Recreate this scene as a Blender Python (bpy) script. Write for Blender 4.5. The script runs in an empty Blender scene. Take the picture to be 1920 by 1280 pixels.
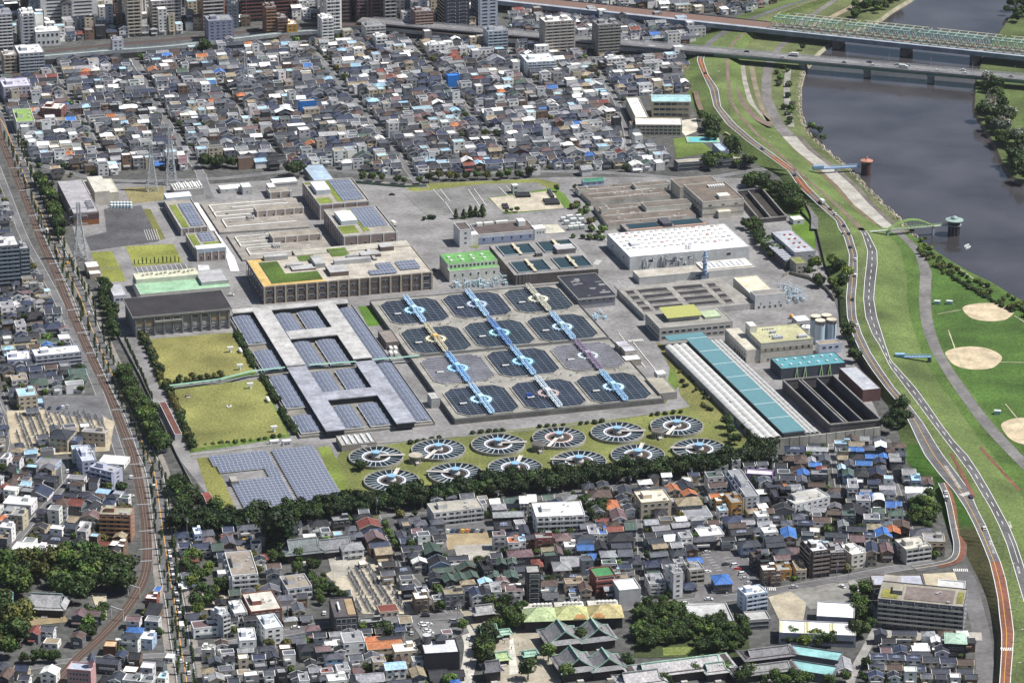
import bpy, math, random
from math import radians, sin, cos, pi
random.seed(7)
# ------------------------------------------------------------------ camera, world, sun
F = 6000.0; PITCH = radians(20.5); ROLL = radians(-0.4); HCAM = 703.0
S = bpy.context.scene
cam = bpy.data.objects.new("camera", bpy.data.cameras.new("camera")); S.collection.objects.link(cam)
cam.data.sensor_width = 36.0; cam.data.lens = F / 1920 * 36.0
cam.data.clip_start = 5; cam.data.clip_end = 20000
from mathutils import Matrix, Vector, Euler
cam.matrix_world = Matrix.Translation((0, 0, HCAM)) @ Matrix.Rotation(pi / 2 - PITCH, 4, 'X') @ Matrix.Rotation(-ROLL, 4, 'Z')
S.camera = cam
SUN_AZ, SUN_EL = 92.0, 57.0
w = bpy.data.worlds.new("World"); S.world = w; w.use_nodes = True
nt = w.node_tree; bg = nt.nodes['Background']; sky = nt.nodes.new('ShaderNodeTexSky'); sky.sky_type = 'NISHITA'
sky.sun_disc = False; sky.sun_elevation = radians(SUN_EL); sky.sun_rotation = radians(SUN_AZ); sky.air_density = 1.0; sky.dust_density = 1.2
nt.links.new(sky.outputs[0], bg.inputs[0]); bg.inputs[1].default_value = 0.062
sl = bpy.data.lights.new("sun", 'SUN'); sl.energy = 5.0; sl.angle = radians(0.5); sl.color = (1.0, 0.965, 0.91)
so = bpy.data.objects.new("sun", sl); S.collection.objects.link(so)
sd = Vector((sin(radians(SUN_AZ)) * cos(radians(SUN_EL)), cos(radians(SUN_AZ)) * cos(radians(SUN_EL)), sin(radians(SUN_EL))))
so.rotation_euler = sd.to_track_quat('Z', 'Y').to_euler()
S.view_settings.view_transform = 'Standard'; S.view_settings.look = 'None'; S.view_settings.exposure = 0.36; S.view_settings.gamma = 1.0
S.cycles.max_bounces = 5; S.cycles.diffuse_bounces = 2; S.cycles.glossy_bounces = 2; S.cycles.transparent_max_bounces = 4
# ------------------------------------------------------------------ photo pixel -> world point at height z
CP, SP, CR, SR = cos(PITCH), sin(PITCH), cos(ROLL), sin(ROLL)
def P(px, py, z=0.0):
 X, Y = px - 960.0, py - 640.0
 X, Y = CR * X - SR * Y, SR * X + CR * Y
 u = -Y / F; dx = X / F
 zz = -SP + u * CP; t = (z - HCAM) / zz
 return (dx * t, (CP + u * SP) * t)
def proj(x, y, z=0.0):
 yy, zz = y, z - HCAM
 fw = CP * yy - SP * zz; up = SP * yy + CP * zz
 X, Y = x / fw * F, -up / fw * F
 return (960 + CR * X + SR * Y, 640 - SR * X + CR * Y)
def mpp(py):
 a = P(960, py); b = P(961, py); return b[0] - a[0]
def dpp(py):
 return P(960, py)[1] - P(960, py + 1)[1]
GRID = -16.2
# ------------------------------------------------------------------ materials
MATS = {}
def mat(name, rough=.8, var=.18, scale=.6, col=None, metal=0., bump=0., bscale=2., spec=.3, big=0., bigscale=.03, det=3, coat=0.):
 """colour comes from the mesh's Col attribute (or col), broken up by noise"""
 if name in MATS: return MATS[name]
 m = bpy.data.materials.new(name); m.use_nodes = True; N = m.node_tree.nodes; L = m.node_tree.links
 b = N['Principled BSDF']; b.inputs['Roughness'].default_value = rough; b.inputs['Metallic'].default_value = metal
 b.inputs['Specular IOR Level'].default_value = spec
 if col is None:
  a = N.new('ShaderNodeVertexColor'); a.layer_name = 'Col'; src = a.outputs[0]
 else:
  a = N.new('ShaderNodeRGB'); a.outputs[0].default_value = (*col, 1); src = a.outputs[0]
 tc = N.new('ShaderNodeNewGeometry')
 def noise(sc, d):
  n = N.new('ShaderNodeTexNoise'); n.inputs['Scale'].default_value = sc; n.inputs['Detail'].default_value = d
  L.new(tc.outputs['Position'], n.inputs['Vector']); return n
 def mul(src, fac, lo, hi):
  r = N.new('ShaderNodeMapRange'); r.inputs[1].default_value = .3; r.inputs[2].default_value = .7
  r.inputs[3].default_value = lo; r.inputs[4].default_value = hi; L.new(fac, r.inputs[0])
  x = N.new('ShaderNodeVectorMath'); x.operation = 'SCALE'; L.new(src, x.inputs[0]); L.new(r.outputs[0], x.inputs['Scale']); return x.outputs[0]
 if var: src = mul(src, noise(scale, det).outputs[0], 1 - var, 1 + var)
 if big: src = mul(src, noise(bigscale, 4).outputs[0], 1 - big, 1 + big)
 L.new(src, b.inputs['Base Color'])
 if bump:
  bn = N.new('ShaderNodeBump'); bn.inputs['Strength'].default_value = 1; bn.inputs['Distance'].default_value = bump
  L.new(noise(bscale, 4).outputs[0], bn.inputs['Height']); L.new(bn.outputs[0], b.inputs['Normal'])
 m.diffuse_color = (.5, .5, .5, 1)
 MATS[name] = m; return m
def m_wall(): return mat('painted_wall', .85, .10, .35, big=.10, bigscale=.12)
def m_roof(): return mat('tiled_roof', .65, .30, .9, bump=.08, bscale=1.4, big=.22, bigscale=.2)
def m_flat(): return mat('flat_roof_membrane', .85, .16, .5, big=.22, bigscale=.12)
def m_metal(): return mat('painted_metal', .45, .08, .5, spec=.5)
def m_glass(): return mat('window_glass', .12, .35, .25, col=(.035, .045, .06), spec=.8)
def m_asph(): return mat('asphalt', .9, .2, .35, big=.30, bigscale=.045)
def m_line(): return mat('road_paint', .7, .10, 1.5)
def m_grass(): return mat('grass', .95, .36, .7, bump=.15, bscale=1.2, big=.38, bigscale=.03)
def m_leaf(): return mat('leaves', .6, .35, .35, spec=.25)
def m_conc(): return mat('concrete', .9, .16, .6, big=.25, bigscale=.1)
def m_water():
 if 'water' in MATS: return MATS['water']
 m = mat('water', .10, .0, 1, col=(.052, .049, .054), bump=.10, bscale=.22, spec=.45, big=.4, bigscale=.018); return m
def m_solar():
 if 'solar' in MATS: return MATS['solar']
 m = bpy.data.materials.new('solar_cells'); m.use_nodes = True; N = m.node_tree.nodes; L = m.node_tree.links; b = N['Principled BSDF']
 tc = N.new('ShaderNodeTexCoord'); br = N.new('ShaderNodeTexBrick')
 br.offset = 0; br.inputs['Color1'].default_value = (.10, .12, .175, 1); br.inputs['Color2'].default_value = (.13, .15, .205, 1)
 br.inputs['Mortar'].default_value = (.40, .42, .46, 1); br.inputs['Scale'].default_value = 1.0
 br.inputs['Mortar Size'].default_value = .10; br.inputs['Brick Width'].default_value = 2.4; br.inputs['Row Height'].default_value = 1.9
 L.new(tc.outputs['Object'], br.inputs['Vector']); L.new(br.outputs[0], b.inputs['Base Color'])
 b.inputs['Roughness'].default_value = .2; MATS['solar'] = m; return m
# ------------------------------------------------------------------ mesh builder
class MB:
 def __init__(s, o=(0, 0, 0), az=0.0):
  s.v = []; s.f = []; s.m = []; s.c = []; s.mats = []; s.at(o, az)
 def at(s, o=(0, 0, 0), az=0.0):
  a = radians(az); s.o = o; s.ex = (cos(a), -sin(a)); s.ey = (sin(a), cos(a)); return s
 def pt(s, p):
  return (s.o[0] + p[0] * s.ex[0] + p[1] * s.ey[0], s.o[1] + p[0] * s.ex[1] + p[1] * s.ey[1], s.o[2] + p[2])
 def poly(s, pts, m, c=(.5, .5, .5)):
  n = len(s.v); s.v += [s.pt(p) for p in pts]; s.f.append(tuple(range(n, n + len(pts))))
  if m not in s.mats: s.mats.append(m)
  s.m.append(s.mats.index(m)); s.c.append(c)
 def box(s, x0, x1, y0, y1, z0, z1, m, c=(.5, .5, .5), mt=None, ct=None, bottom=False):
  a, b, d, e = (x0, y0), (x1, y0), (x1, y1), (x0, y1)
  for p, q in ((a, b), (b, d), (d, e), (e, a)): s.poly([(*p, z0), (*q, z0), (*q, z1), (*p, z1)], m, c)
  s.poly([(*a, z1), (*b, z1), (*d, z1), (*e, z1)], mt or m, ct or c)
  if bottom: s.poly([(*e, z0), (*d, z0), (*b, z0), (*a, z0)], m, c)
 def prism(s, pts, z0, z1, m, c, mt=None, ct=None):
  n = len(pts)
  for i in range(n):
   p, q = pts[i], pts[(i + 1) % n]; s.poly([(*p, z0), (*q, z0), (*q, z1), (*p, z1)], m, c)
  s.poly([(*p, z1) for p in pts], mt or m, ct or c)
 def cyl(s, x, y, r, z0, z1, m, c, n=12, r1=None, mt=None, ct=None, cap=True, h=None):
  r1 = r if r1 is None else r1
  A = [(x + r * cos(2 * pi * i / n), y + r * sin(2 * pi * i / n)) for i in range(n)]
  B = [(x + r1 * cos(2 * pi * i / n), y + r1 * sin(2 * pi * i / n)) for i in range(n)]
  for i in range(n):
   j = (i + 1) % n; s.poly([(*A[i], z0), (*A[j], z0), (*B[j], z1), (*B[i], z1)], m, c)
  if cap and r1 > 0: s.poly([(*p, z1) for p in B], mt or m, ct or c)
 def bar(s, p, q, r, m, c):
  """square bar between two points"""
  p = Vector(p); q = Vector(q); d = (q - p)
  if d.length < 1e-6: return
  d.normalize(); u = d.cross(Vector((0, 0, 1)))
  if u.length < .05: u = d.cross(Vector((1, 0, 0)))
  u.normalize(); w_ = d.cross(u); K = [(u * a + w_ * b) * r for a, b in ((-1, -1), (1, -1), (1, 1), (-1, 1))]
  for i in range(4):
   j = (i + 1) % 4; s.poly([tuple(p + K[i]), tuple(p + K[j]), tuple(q + K[j]), tuple(q + K[i])], m, c)
  s.poly([tuple(q + k) for k in K], m, c)
 def ring(s, x, y, r0, r1, z0, z1, m, c, n=48, a0=0, a1=2 * pi):
  for i in range(n):
   a, b = a0 + (a1 - a0) * i / n, a0 + (a1 - a0) * (i + 1) / n
   p0, p1 = (x + r0 * cos(a), y + r0 * sin(a)), (x + r0 * cos(b), y + r0 * sin(b))
   q0, q1 = (x + r1 * cos(a), y + r1 * sin(a)), (x + r1 * cos(b), y + r1 * sin(b))
   s.poly([(*p0, z1), (*q0, z1), (*q1, z1), (*p1, z1)], m, c)
   if z1 > z0:
    s.poly([(*q0, z0), (*q1, z0), (*q1, z1), (*q0, z1)], m, c); s.poly([(*p1, z0), (*p0, z0), (*p0, z1), (*p1, z1)], m, c)
 def build(s, name, parent=None, smooth=False):
  me = bpy.data.meshes.new(name); me.from_pydata(s.v, [], s.f)
  for m in s.mats: me.materials.append(m)
  me.polygons.foreach_set('material_index', s.m)
  at = me.color_attributes.new('Col', 'FLOAT_COLOR', 'CORNER'); buf = []
  for f, c in zip(s.f, s.c): buf.extend((c[0], c[1], c[2], 1.0) * len(f))
  at.data.foreach_set('color', buf)
  if smooth: me.polygons.foreach_set('use_smooth', [True] * len(s.f))
  o = bpy.data.objects.new(name, me); S.collection.objects.link(o)
  if parent is not None: o.parent = parent
  return o
# ------------------------------------------------------------------ things
THINGS = []
def tag(o, label, cat=None, group=None, kind=None, share=False):
 if label: o['label'] = label
 if cat: o['category'] = cat
 if group: o['group'] = group
 if kind: o['kind'] = kind
 if cat: THINGS.append((o, share))
 return o
def thing(name, label, cat, loc, az=0., group=None, share=False):
 o = bpy.data.objects.new(name, None); S.collection.objects.link(o); o.empty_display_size = .5
 o.location = (loc[0], loc[1], loc[2] if len(loc) > 2 else 0.); o.rotation_euler = (0, 0, -radians(az))
 return tag(o, label, cat, group, None, share)
def struct(name, mb, kind='structure', label=None):
 o = mb.build(name); o['kind'] = kind
 if label: o['label'] = label
 return o
def dup(root, loc, az, label=None, group=None, share=False, scale=None):
 r = root.copy(); S.collection.objects.link(r); r.location = (loc[0], loc[1], loc[2] if len(loc) > 2 else 0.)
 r.rotation_euler = (0, 0, -radians(az))
 if scale: r.scale = scale if isinstance(scale, tuple) else (scale,) * 3
 if label: r['label'] = label
 if group: r['group'] = group
 for ch in KIDS[root.name]:
  c = ch.copy(); S.collection.objects.link(c); c.parent = r
  for g in KIDS.get(ch.name, ()):
   d = g.copy(); S.collection.objects.link(d); d.parent = c
 THINGS.append((r, share)); return r
KIDS = {}
def kids(root, lst):
 KIDS[root.name] = lst; return root
KM = m_metal(); KW = m_wall(); KC = m_conc(); KR = m_roof(); KG = m_glass(); KF = m_flat(); KL = m_grass(); KA = m_asph(); KN = m_line(); KS = m_solar();
# shared window mesh (unit: x width, z height, facing -y)
_wm = MB(); _g = KG; _fr = KM
_wm.box(-.5, .5, -.10, 0, -.5, .5, _fr, (.5, .5, .5))
_wm.poly([(-.44, -.12, -.42), (.44, -.12, -.42), (.44, -.12, .42), (-.44, -.12, .42)], _g)
_t = _wm.build('window'); WM = _t.data; bpy.data.objects.remove(_t)
WSIDE = {'f': 0, 'r': 90, 'b': 180, 'l': 270}
def win(par, side, u, z, ww, wh, box, name='window'):
 """u along the wall seen from outside, box=(x0,x1,y0,y1)"""
 x0, x1, y0, y1 = box
 o = bpy.data.objects.new(name, WM); S.collection.objects.link(o); o.parent = par
 if side == 'f': o.location = (u, y0, z); a = 0
 elif side == 'b': o.location = (u, y1, z); a = pi
 elif side == 'r': o.location = (x1, u, z); a = pi / 2
 else: o.location = (x0, u, z); a = -pi / 2
 o.rotation_euler = (0, 0, a); o.scale = (ww, 1, wh); return o
def wingrid(par, side, n, rows, ww, wh, z0, dz, box, pad=1.0):
 x0, x1, y0, y1 = box; a, b = (x0, x1) if side in 'fb' else (y0, y1)
 for r in range(rows):
  for i in range(n):
   win(par, side, a + pad + (b - a - 2 * pad) * (i + .5) / n, z0 + r * dz, ww, wh, box)
# ------------------------------------------------------------------ colours (linear albedo)
RC = dict(g=(.042, .047, .062), G=(.088, .094, .112), L=(.24, .245, .26), w=(.74, .74, .72), b=(.085, .06, .052), B=(.05, .14, .38), r=(.17, .055, .045),
  o=(.40, .15, .07), n=(.035, .045, .08), t=(.062, .092, .078), k=(.026, .027, .032), m=(.14, .095, .10), y=(.27, .225, .16), s=(.30, .47, .60))
WC = dict(w=(.74, .735, .72), L=(.54, .54, .535), g=(.15, .16, .175), y=(.50, .43, .33), b=(.19, .13, .095), k=(.05, .05, .055), n=(.09, .12, .2),
  s=(.36, .46, .60), r=(.27, .10, .075), m=(.46, .31, .30), o=(.48, .26, .07), G=(.28, .28, .28), t=(.2, .42, .38), B=(.05, .15, .45))
RW = dict(g='dark grey', G='grey', L='pale grey', w='white', b='brown', B='bright blue', r='rust red', o='orange', n='navy', t='green', k='black', m='mauve', y='tan', s='pale blue')
WW = dict(w='white', L='pale grey', g='grey', y='tan', b='brown', k='black', n='navy', s='pale blue', r='brick red', m='pinkish', o='ochre', G='grey', t='green', B='blue')
def jit(c, a=.12):
 k = 1 + random.uniform(-a, a); return tuple(min(.85, x * k * (1 + random.uniform(-.03, .03))) for x in c)
# ------------------------------------------------------------------ roofs (local coordinates, centred box x0..x1, y0..y1, eaves at z)
def gable(mb, x0, x1, y0, y1, z, h, c, cw, ov=.5, along='x'):
 R = KR; W = KW
 if along == 'x':
  ym = (y0 + y1) / 2; k = h / ((y1 - y0) / 2); e = z - ov * k
  mb.poly([(x0 - ov, y0 - ov, e), (x1 + ov, y0 - ov, e), (x1 + ov, ym, z + h), (x0 - ov, ym, z + h)], R, c)
  mb.poly([(x1 + ov, y1 + ov, e), (x0 - ov, y1 + ov, e), (x0 - ov, ym, z + h), (x1 + ov, ym, z + h)], R, c)
  for x in (x0, x1): mb.poly([(x, y0, z), (x, y1, z), (x, ym, z + h - .05)], W, cw)
  for x in (x0 - ov, x1 + ov):
   mb.bar((x, y0 - ov, e - .08), (x, ym, z + h - .08), .1, W, cw); mb.bar((x, y1 + ov, e - .08), (x, ym, z + h - .08), .1, W, cw)
  mb.bar((x0 - ov, ym, z + h + .05), (x1 + ov, ym, z + h + .05), .16, R, tuple(q * 1.25 for q in c))
  mb.box(x0 - ov, x1 + ov, y0 - ov - .06, y0 - ov, e - .2, e, W, cw)
 else:
  xm = (x0 + x1) / 2; k = h / ((x1 - x0) / 2); e = z - ov * k
  mb.poly([(x0 - ov, y1 + ov, e), (x0 - ov, y0 - ov, e), (xm, y0 - ov, z + h), (xm, y1 + ov, z + h)], R, c)
  mb.poly([(x1 + ov, y0 - ov, e), (x1 + ov, y1 + ov, e), (xm, y1 + ov, z + h), (xm, y0 - ov, z + h)], R, c)
  for y in (y0, y1): mb.poly([(x0, y, z), (x1, y, z), (xm, y, z + h - .05)], W, cw)
  for y in (y0 - ov, y1 + ov):
   mb.bar((x0 - ov, y, e - .08), (xm, y, z + h - .08), .12, W, cw); mb.bar((x1 + ov, y, e - .08), (xm, y, z + h - .08), .12, W, cw)
  mb.bar((xm, y0 - ov, z + h + .05), (xm, y1 + ov, z + h + .05), .16, R, tuple(q * 1.25 for q in c))
def hip(mb, x0, x1, y0, y1, z, h, c, ov=.5):
 R = KR; x0 -= ov; x1 += ov; y0 -= ov; y1 += ov; z -= .15; h += .15; w_, d = x1 - x0, y1 - y0; q = min(w_, d) / 2
 if w_ >= d: a, b = (x0 + q * .98, (y0 + y1) / 2, z + h), (x1 - q * .98, (y0 + y1) / 2, z + h)
 else: a, b = ((x0 + x1) / 2, y0 + q * .98, z + h), ((x0 + x1) / 2, y1 - q * .98, z + h)
 A, B, C_, D = (x0, y0, z), (x1, y0, z), (x1, y1, z), (x0, y1, z)
 if w_ >= d:
  mb.poly([A, B, b, a], R, c); mb.poly([C_, D, a, b], R, c); mb.poly([D, A, a], R, c); mb.poly([B, C_, b], R, c); E = ((A, a), (D, a), (B, b), (C_, b), (a, b))
 else:
  mb.poly([A, B, a], R, c); mb.poly([C_, D, b], R, c); mb.poly([D, A, a, b], R, c); mb.poly([B, C_, b, a], R, c); E = ((A, a), (B, a), (D, b), (C_, b), (a, b))
 cc = tuple(min(.8, q * 1.3) for q in c)
 for p, q in E: mb.bar(p, q, .11, R, cc)
 mb.box(x0 + .05, x1 - .05, y0 + .05, y1 - .05, z - .18, z - .02, KW, (.3, .29, .27), bottom=True)
def flat(mb, x0, x1, y0, y1, z, c, cw, par=.6, t=.25):
 W = KW
 mb.poly([(x0, y0, z), (x1, y0, z), (x1, y1, z), (x0, y1, z)], KF, c)
 for a in ((x0, x1, y0, y0 + t), (x0, x1, y1 - t, y1), (x0, x0 + t, y0 + t, y1 - t), (x1 - t, x1, y0 + t, y1 - t)): mb.box(*a, z - .3, z + par, W, cw, bottom=True)
def shed(mb, x0, x1, y0, y1, z, h, c, cw, ov=.3):
 W = KW; R = KR
 mb.poly([(x0 - ov, y0 - ov, z), (x1 + ov, y0 - ov, z), (x1 + ov, y1 + ov, z + h), (x0 - ov, y1 + ov, z + h)], R, c)
 mb.poly([(x0, y0, z - .3), (x0, y1, z - .3), (x0, y1, z + h - .1)], W, cw); mb.poly([(x1, y0, z - .3), (x1, y1, z - .3), (x1, y1, z + h - .1)], W, cw)
 mb.poly([(x0, y1, z - .3), (x1, y1, z - .3), (x1, y1, z + h - .1), (x0, y1, z + h - .1)], W, cw)
def house_geo(w_, d, st, rt, rc, wc, body, roof, lite=False):
 """adds walls to body and roof to roof (MB, may be the same); returns wall height"""
 x0, x1, y0, y1 = -w_ / 2, w_ / 2, -d / 2, d / 2; h = st * 2.75
 W = KW; body.box(x0, x1, y0, y1, 0, h, W, wc)
 rh = min(w_, d) * random.uniform(.2, .28)
 if rt == 'H': hip(roof, x0, x1, y0, y1, h, rh, rc)
 elif rt == 'G': gable(roof, x0, x1, y0, y1, h, d * random.uniform(.18, .25), rc, wc)
 elif rt == 'V': gable(roof, x0, x1, y0, y1, h, w_ * random.uniform(.18, .25), rc, wc, along='y')
 elif rt == 'S': shed(roof, x0, x1, y0, y1, h, 2.0, rc, wc)
 elif rt == 'A':
  n = 8
  for i in range(n):
   a, b = pi * i / n, pi * (i + 1) / n; X = lambda t: -cos(t) * (w_ / 2 + .2); Z = lambda t: h + sin(t) * w_ * .28
   roof.poly([(X(a), y0 - .3, Z(a)), (X(b), y0 - .3, Z(b)), (X(b), y1 + .3, Z(b)), (X(a), y1 + .3, Z(a))], KR, rc)
   for y in (y0, y1): roof.poly([(X(a), y, h), (X(b), y, h), (X(b), y, Z(b)), (X(a), y, Z(a))], W, wc)
 else: flat(roof, x0, x1, y0, y1, h + .04, rc, tuple(min(.8, q * 1.15) for q in wc), par=.5 if st > 1 else .25)
 return h
# ================================================================== terrain and setting
def interp(tab, y):
 if y <= tab[0][0]: return tab[0][1]
 for (a, xa), (b, xb) in zip(tab, tab[1:]):
  if y <= b: return xa + (xb - xa) * (y - a) / (b - a)
 return tab[-1][1]
# levee edges: photo row -> photo column, at the height each edge has
ROADL = [(-40,1640),(-25,1560),(0,1508),(7,1480),(30,1415),(57,1355),(80,1324),(97,1311),(113,1306),(140,1317),(167,1330),(200,1338),(233,1362),(267,1403),(293,1440),(320,1477),(350,1497),(383,1532),(413,1567),(427,1571),(444,1582),(477,1592),(517,1590),(560,1586),(594,1588),(627,1598),(660,1613),(694,1635),(727,1660),(760,1688),(794,1705),(827,1720),(853,1733),(886,1758),(920,1788),(953,1810),(986,1827),(1020,1842),(1053,1855),(1086,1863),(1120,1870),(1153,1873),(1186,1877),(1220,1877),(1253,1875),(1300,1872)]
ROADR = [(-40,1652),(-25,1572),(0,1520),(7,1494),(30,1431),(57,1370),(80,1337),(97,1324),(113,1319),(140,1328),(167,1347),(200,1352),(233,1380),(267,1420),(293,1457),(320,1493),(350,1517),(383,1550),(413,1582),(427,1590),(444,1598),(477,1608),(517,1608),(560,1604),(594,1606),(627,1617),(660,1633),(694,1655),(727,1678),(760,1707),(794,1733),(827,1753),(853,1770),(886,1795),(920,1820),(953,1833),(986,1850),(1020,1863),(1053,1877),(1086,1887),(1120,1893),(1153,1898),(1186,1902),(1220,1900),(1253,1897),(1300,1894)]
BIKEL = [(-40,1662),(0,1530),(30,1442),(57,1400),(80,1372),(107,1360),(150,1362),(190,1368),(215,1383),(250,1415),(300,1470),(340,1515),(380,1560),(415,1597),(437,1616),(470,1626),(494,1624),(527,1620),(560,1618),(594,1622),(627,1635),(644,1647),(674,1662),(687,1668),(727,1698),(760,1723),(794,1748),(827,1773),(853,1793),(886,1817),(920,1837),(953,1857),(986,1873),(1020,1887),(1053,1897),(1086,1907),(1130,1920),(1180,1932),(1300,1950)]
BIKER = [(-40,1667),(0,1535),(30,1447),(57,1405),(80,1378),(107,1366),(150,1368),(190,1374),(215,1389),(250,1421),(300,1476),(340,1521),(380,1567),(415,1606),(437,1628),(470,1645),(494,1646),(527,1642),(560,1639),(594,1645),(627,1655),(644,1660),(674,1670),(687,1682),(727,1718),(760,1742),(794,1765),(827,1790),(853,1815),(886,1837),(920,1857),(953,1875),(986,1893),(1020,1907),(1053,1918),(1086,1928),(1130,1940),(1180,1952),(1300,1970)]
TOE = [(-40,1560),(-20,1500),(7,1440),(30,1385),(57,1330),(80,1296),(113,1284),(150,1284),(185,1292),(213,1305),(233,1330),(262,1362),(290,1400),(312,1425),(325,1455),(345,1472),(370,1498),(400,1512),(427,1530),(460,1540),(497,1547),(560,1572),(607,1575),(657,1600),(687,1620),(727,1643),(760,1664),(800,1682),(832,1690),(869,1702),(897,1733),(922,1748),(946,1762),(975,1770),(1000,1780),(1020,1806),(1045,1814),(1086,1836),(1120,1850),(1153,1858),(1186,1868),(1220,1868),(1300,1864)]
TOE2 = [(-40,1700),(0,1560),(30,1480),(57,1432),(80,1405),(107,1388),(150,1392),(190,1402),(215,1425),(253,1462),(300,1510),(350,1560),(400,1612),(427,1650),(460,1685),(510,1700),(560,1700),(594,1706),(627,1716),(660,1728),(694,1745),(727,1766),(760,1792),(794,1815),(827,1840),(853,1862),(886,1885),(920,1910),(960,1935),(1020,1960),(1300,2040)]
PATHL = [(-40,1600),(0,1560),(40,1500),(70,1475),(100,1445),(123,1433),(150,1428),(183,1428),(207,1437),(233,1447),(253,1464),(283,1493),(317,1537),(350,1573),(383,1600),(427,1655),(440,1683),(460,1703),(477,1717),(510,1725),(560,1723),(594,1725),(627,1733),(660,1747),(694,1767),(727,1788),(760,1812),(794,1837),(827,1867),(854,1893),(900,1938)]
PATHR = [(-40,1612),(0,1572),(40,1512),(70,1488),(100,1458),(123,1450),(150,1446),(183,1447),(207,1457),(233,1470),(253,1490),(283,1517),(317,1563),(350,1600),(383,1630),(427,1677),(440,1697),(460,1720),(477,1733),(510,1747),(560,1745),(594,1747),(627,1755),(660,1768),(694,1788),(727,1812),(760,1835),(794,1862),(827,1892),(854,1918),(900,1963)]
BANK = [(-40,1755),(0,1703),(20,1668),(37,1648),(60,1590),(78,1558),(100,1530),(133,1505),(160,1498),(207,1498),(233,1505),(257,1520),(283,1548),(320,1592),(363,1632),(413,1685),(437,1704),(448,1722),(473,1758),(493,1790),(512,1822),(527,1856),(564,1916),(600,1975),(700,2140)]
EAST = [(-40,1960),(0,1925),(33,1893),(53,1880),(80,1860),(110,1843),(140,1834),(160,1830),(207,1827),(240,1847),(273,1867),(300,1878),(323,1890),(343,1918),(370,1990)]
ZR, ZB, ZF = 5.0, 5.3, .9
A_ASPH, A_ASPH2, A_GR, A_GR2 = (.095, .092, .098), (.13, .128, .132), (.096, .134, .040), (.108, .142, .048)
ys = list(range(-40, 1301, 8))
def col3(tab, y, z): return (*P(interp(tab, y), y, z), z)
# ground: one sheet under everything, dropping to a river bed between the banks
g = MB()
far = P(960, -170)
BED = -4.0
g.poly([(-3000, 300, BED - 1), (3500, 300, BED - 1), (3500, 9000, BED - 1), (-3000, 9000, BED - 1)], KA, (.10, .10, .10))
bankw = [(*P(interp(BANK, y), y, 0), 0) for y in range(-40, 701, 10)]
land = [(*P(2140, 700, 0), 0), (900, 650, 0), (900, 300, 0), (-3000, 300, 0), (-3000, 9000, 0), (bankw[0][0] + 900, 9000, 0)] + bankw[:-1]
GROUND_C = (.082, .083, .080)
g.poly(list(reversed(land)), mat('town_ground', .95, .35, .25, big=.25, bigscale=.04), GROUND_C)
for a, b in zip(bankw, bankw[1:]): g.poly([a, b, (b[0] + 3.5, b[1], BED), (a[0] + 3.5, a[1], BED)], KC, (.16, .14, .11))
eastw = [(*P(interp(EAST, y), y, .4), .4) for y in range(-40, 371, 10)]
g.poly(eastw + [(*P(2400, 420, .4), .4), (3500, 2000, .4), (3500, 9000, .4), (eastw[0][0] + 300, 9000, .4)], KL, (.075, .10, .034))
for a, b in zip(eastw, eastw[1:]): g.poly([b, a, (a[0] - 4, a[1], BED), (b[0] - 4, b[1], BED)], KC, (.13, .10, .075))
struct('ground', g)
r = MB(); r.poly([(-100, 900, -1.6), (3500, 900, -1.6), (3500, 9000, -1.6), (-100, 9000, -1.6)], m_water()); struct('river_water', r)
# levee and flood plain
lv = MB(); G_ = KL
cols = [(TOE, .06, A_GR), (ROADL, ZR, A_GR), (ROADR, ZR, A_GR), (BIKEL, ZB, A_GR), (BIKER, ZB, A_GR), (TOE2, ZF, (.085, .11, .033)), (BANK, ZF, A_GR2)]
for y0, y1 in zip(ys, ys[1:]):
 for (ta, za, ca), (tb, zb, cb) in zip(cols, cols[1:]):
  a0, b0, a1, b1 = col3(ta, y0, za), col3(tb, y0, zb), col3(ta, y1, za), col3(tb, y1, zb)
  c = A_GR if ta in (TOE, BIKER) else A_GR2
  if ta is TOE and 830 < y0 < 980: c = (.058, .135, .018)
  if ta is TOE and y0 > 985: c = (.09, .085, .035)
  if ta is TOE2: c = (.105, .125, .05) if y0 < 430 else (.072, .125, .026)
  lv.poly([a0, a1, b1, b0], G_, c)
 a, b = col3(BANK, y0, ZF), col3(BANK, y1, ZF)
 lv.poly([a, b, (b[0] + 3, b[1], -2.2), (a[0] + 3, a[1], -2.2)], KC, (.25, .23, .17))
struct('levee', lv)
def edge_strip(name, ta, tb, z, m, c, y0=-40, y1=1300, step=8, fa=0., fb=1., label=None, mb=None):
 b = mb or MB(); rows = [y for y in range(int(y0), int(y1), step)] + [y1]
 for p, q in zip(rows, rows[1:]):
  def e(y, f): return (*P(interp(ta, y) * (1 - f) + interp(tb, y) * f, y, z), z)
  b.poly([e(p, fa), e(q, fa), e(q, fb), e(p, fb)], m, c)
 return b if mb is not None else struct(name, b, label=label)
edge_strip('levee_road', ROADL, ROADR, ZR + .06, KA, (.115, .113, .118))
edge_strip('cycle_road', BIKEL, BIKER, ZB + .06, KA, (.105, .104, .108), 427, 1300)
edge_strip('levee_footpath', BIKEL, BIKER, ZB + .06, KC, (.17, .125, .10), -40, 432)
edge_strip('riverside_path', PATHL, PATHR, ZF + .06, KA, (.16, .15, .145), -40, 256)
edge_strip('riverside_terrace', PATHL, PATHR, ZF + .06, KC, (.36, .345, .31), 256, 428)
edge_strip('riverside_terrace_edge', PATHR, PATHR, ZF + .05, KA, (.15, .135, .12), 256, 428) if 0 else None
PR2 = [(y, x + 11) for y, x in PATHR]
edge_strip('riverside_service_strip', PATHR, PR2, ZF + .05, KA, (.14, .125, .11), 256, 436)
PL2 = [(y, x - 9) for y, x in PATHL]
edge_strip('worn_verge', PL2, PATHL, ZF + .04, KC, (.16, .12, .075), 262, 420)
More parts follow.
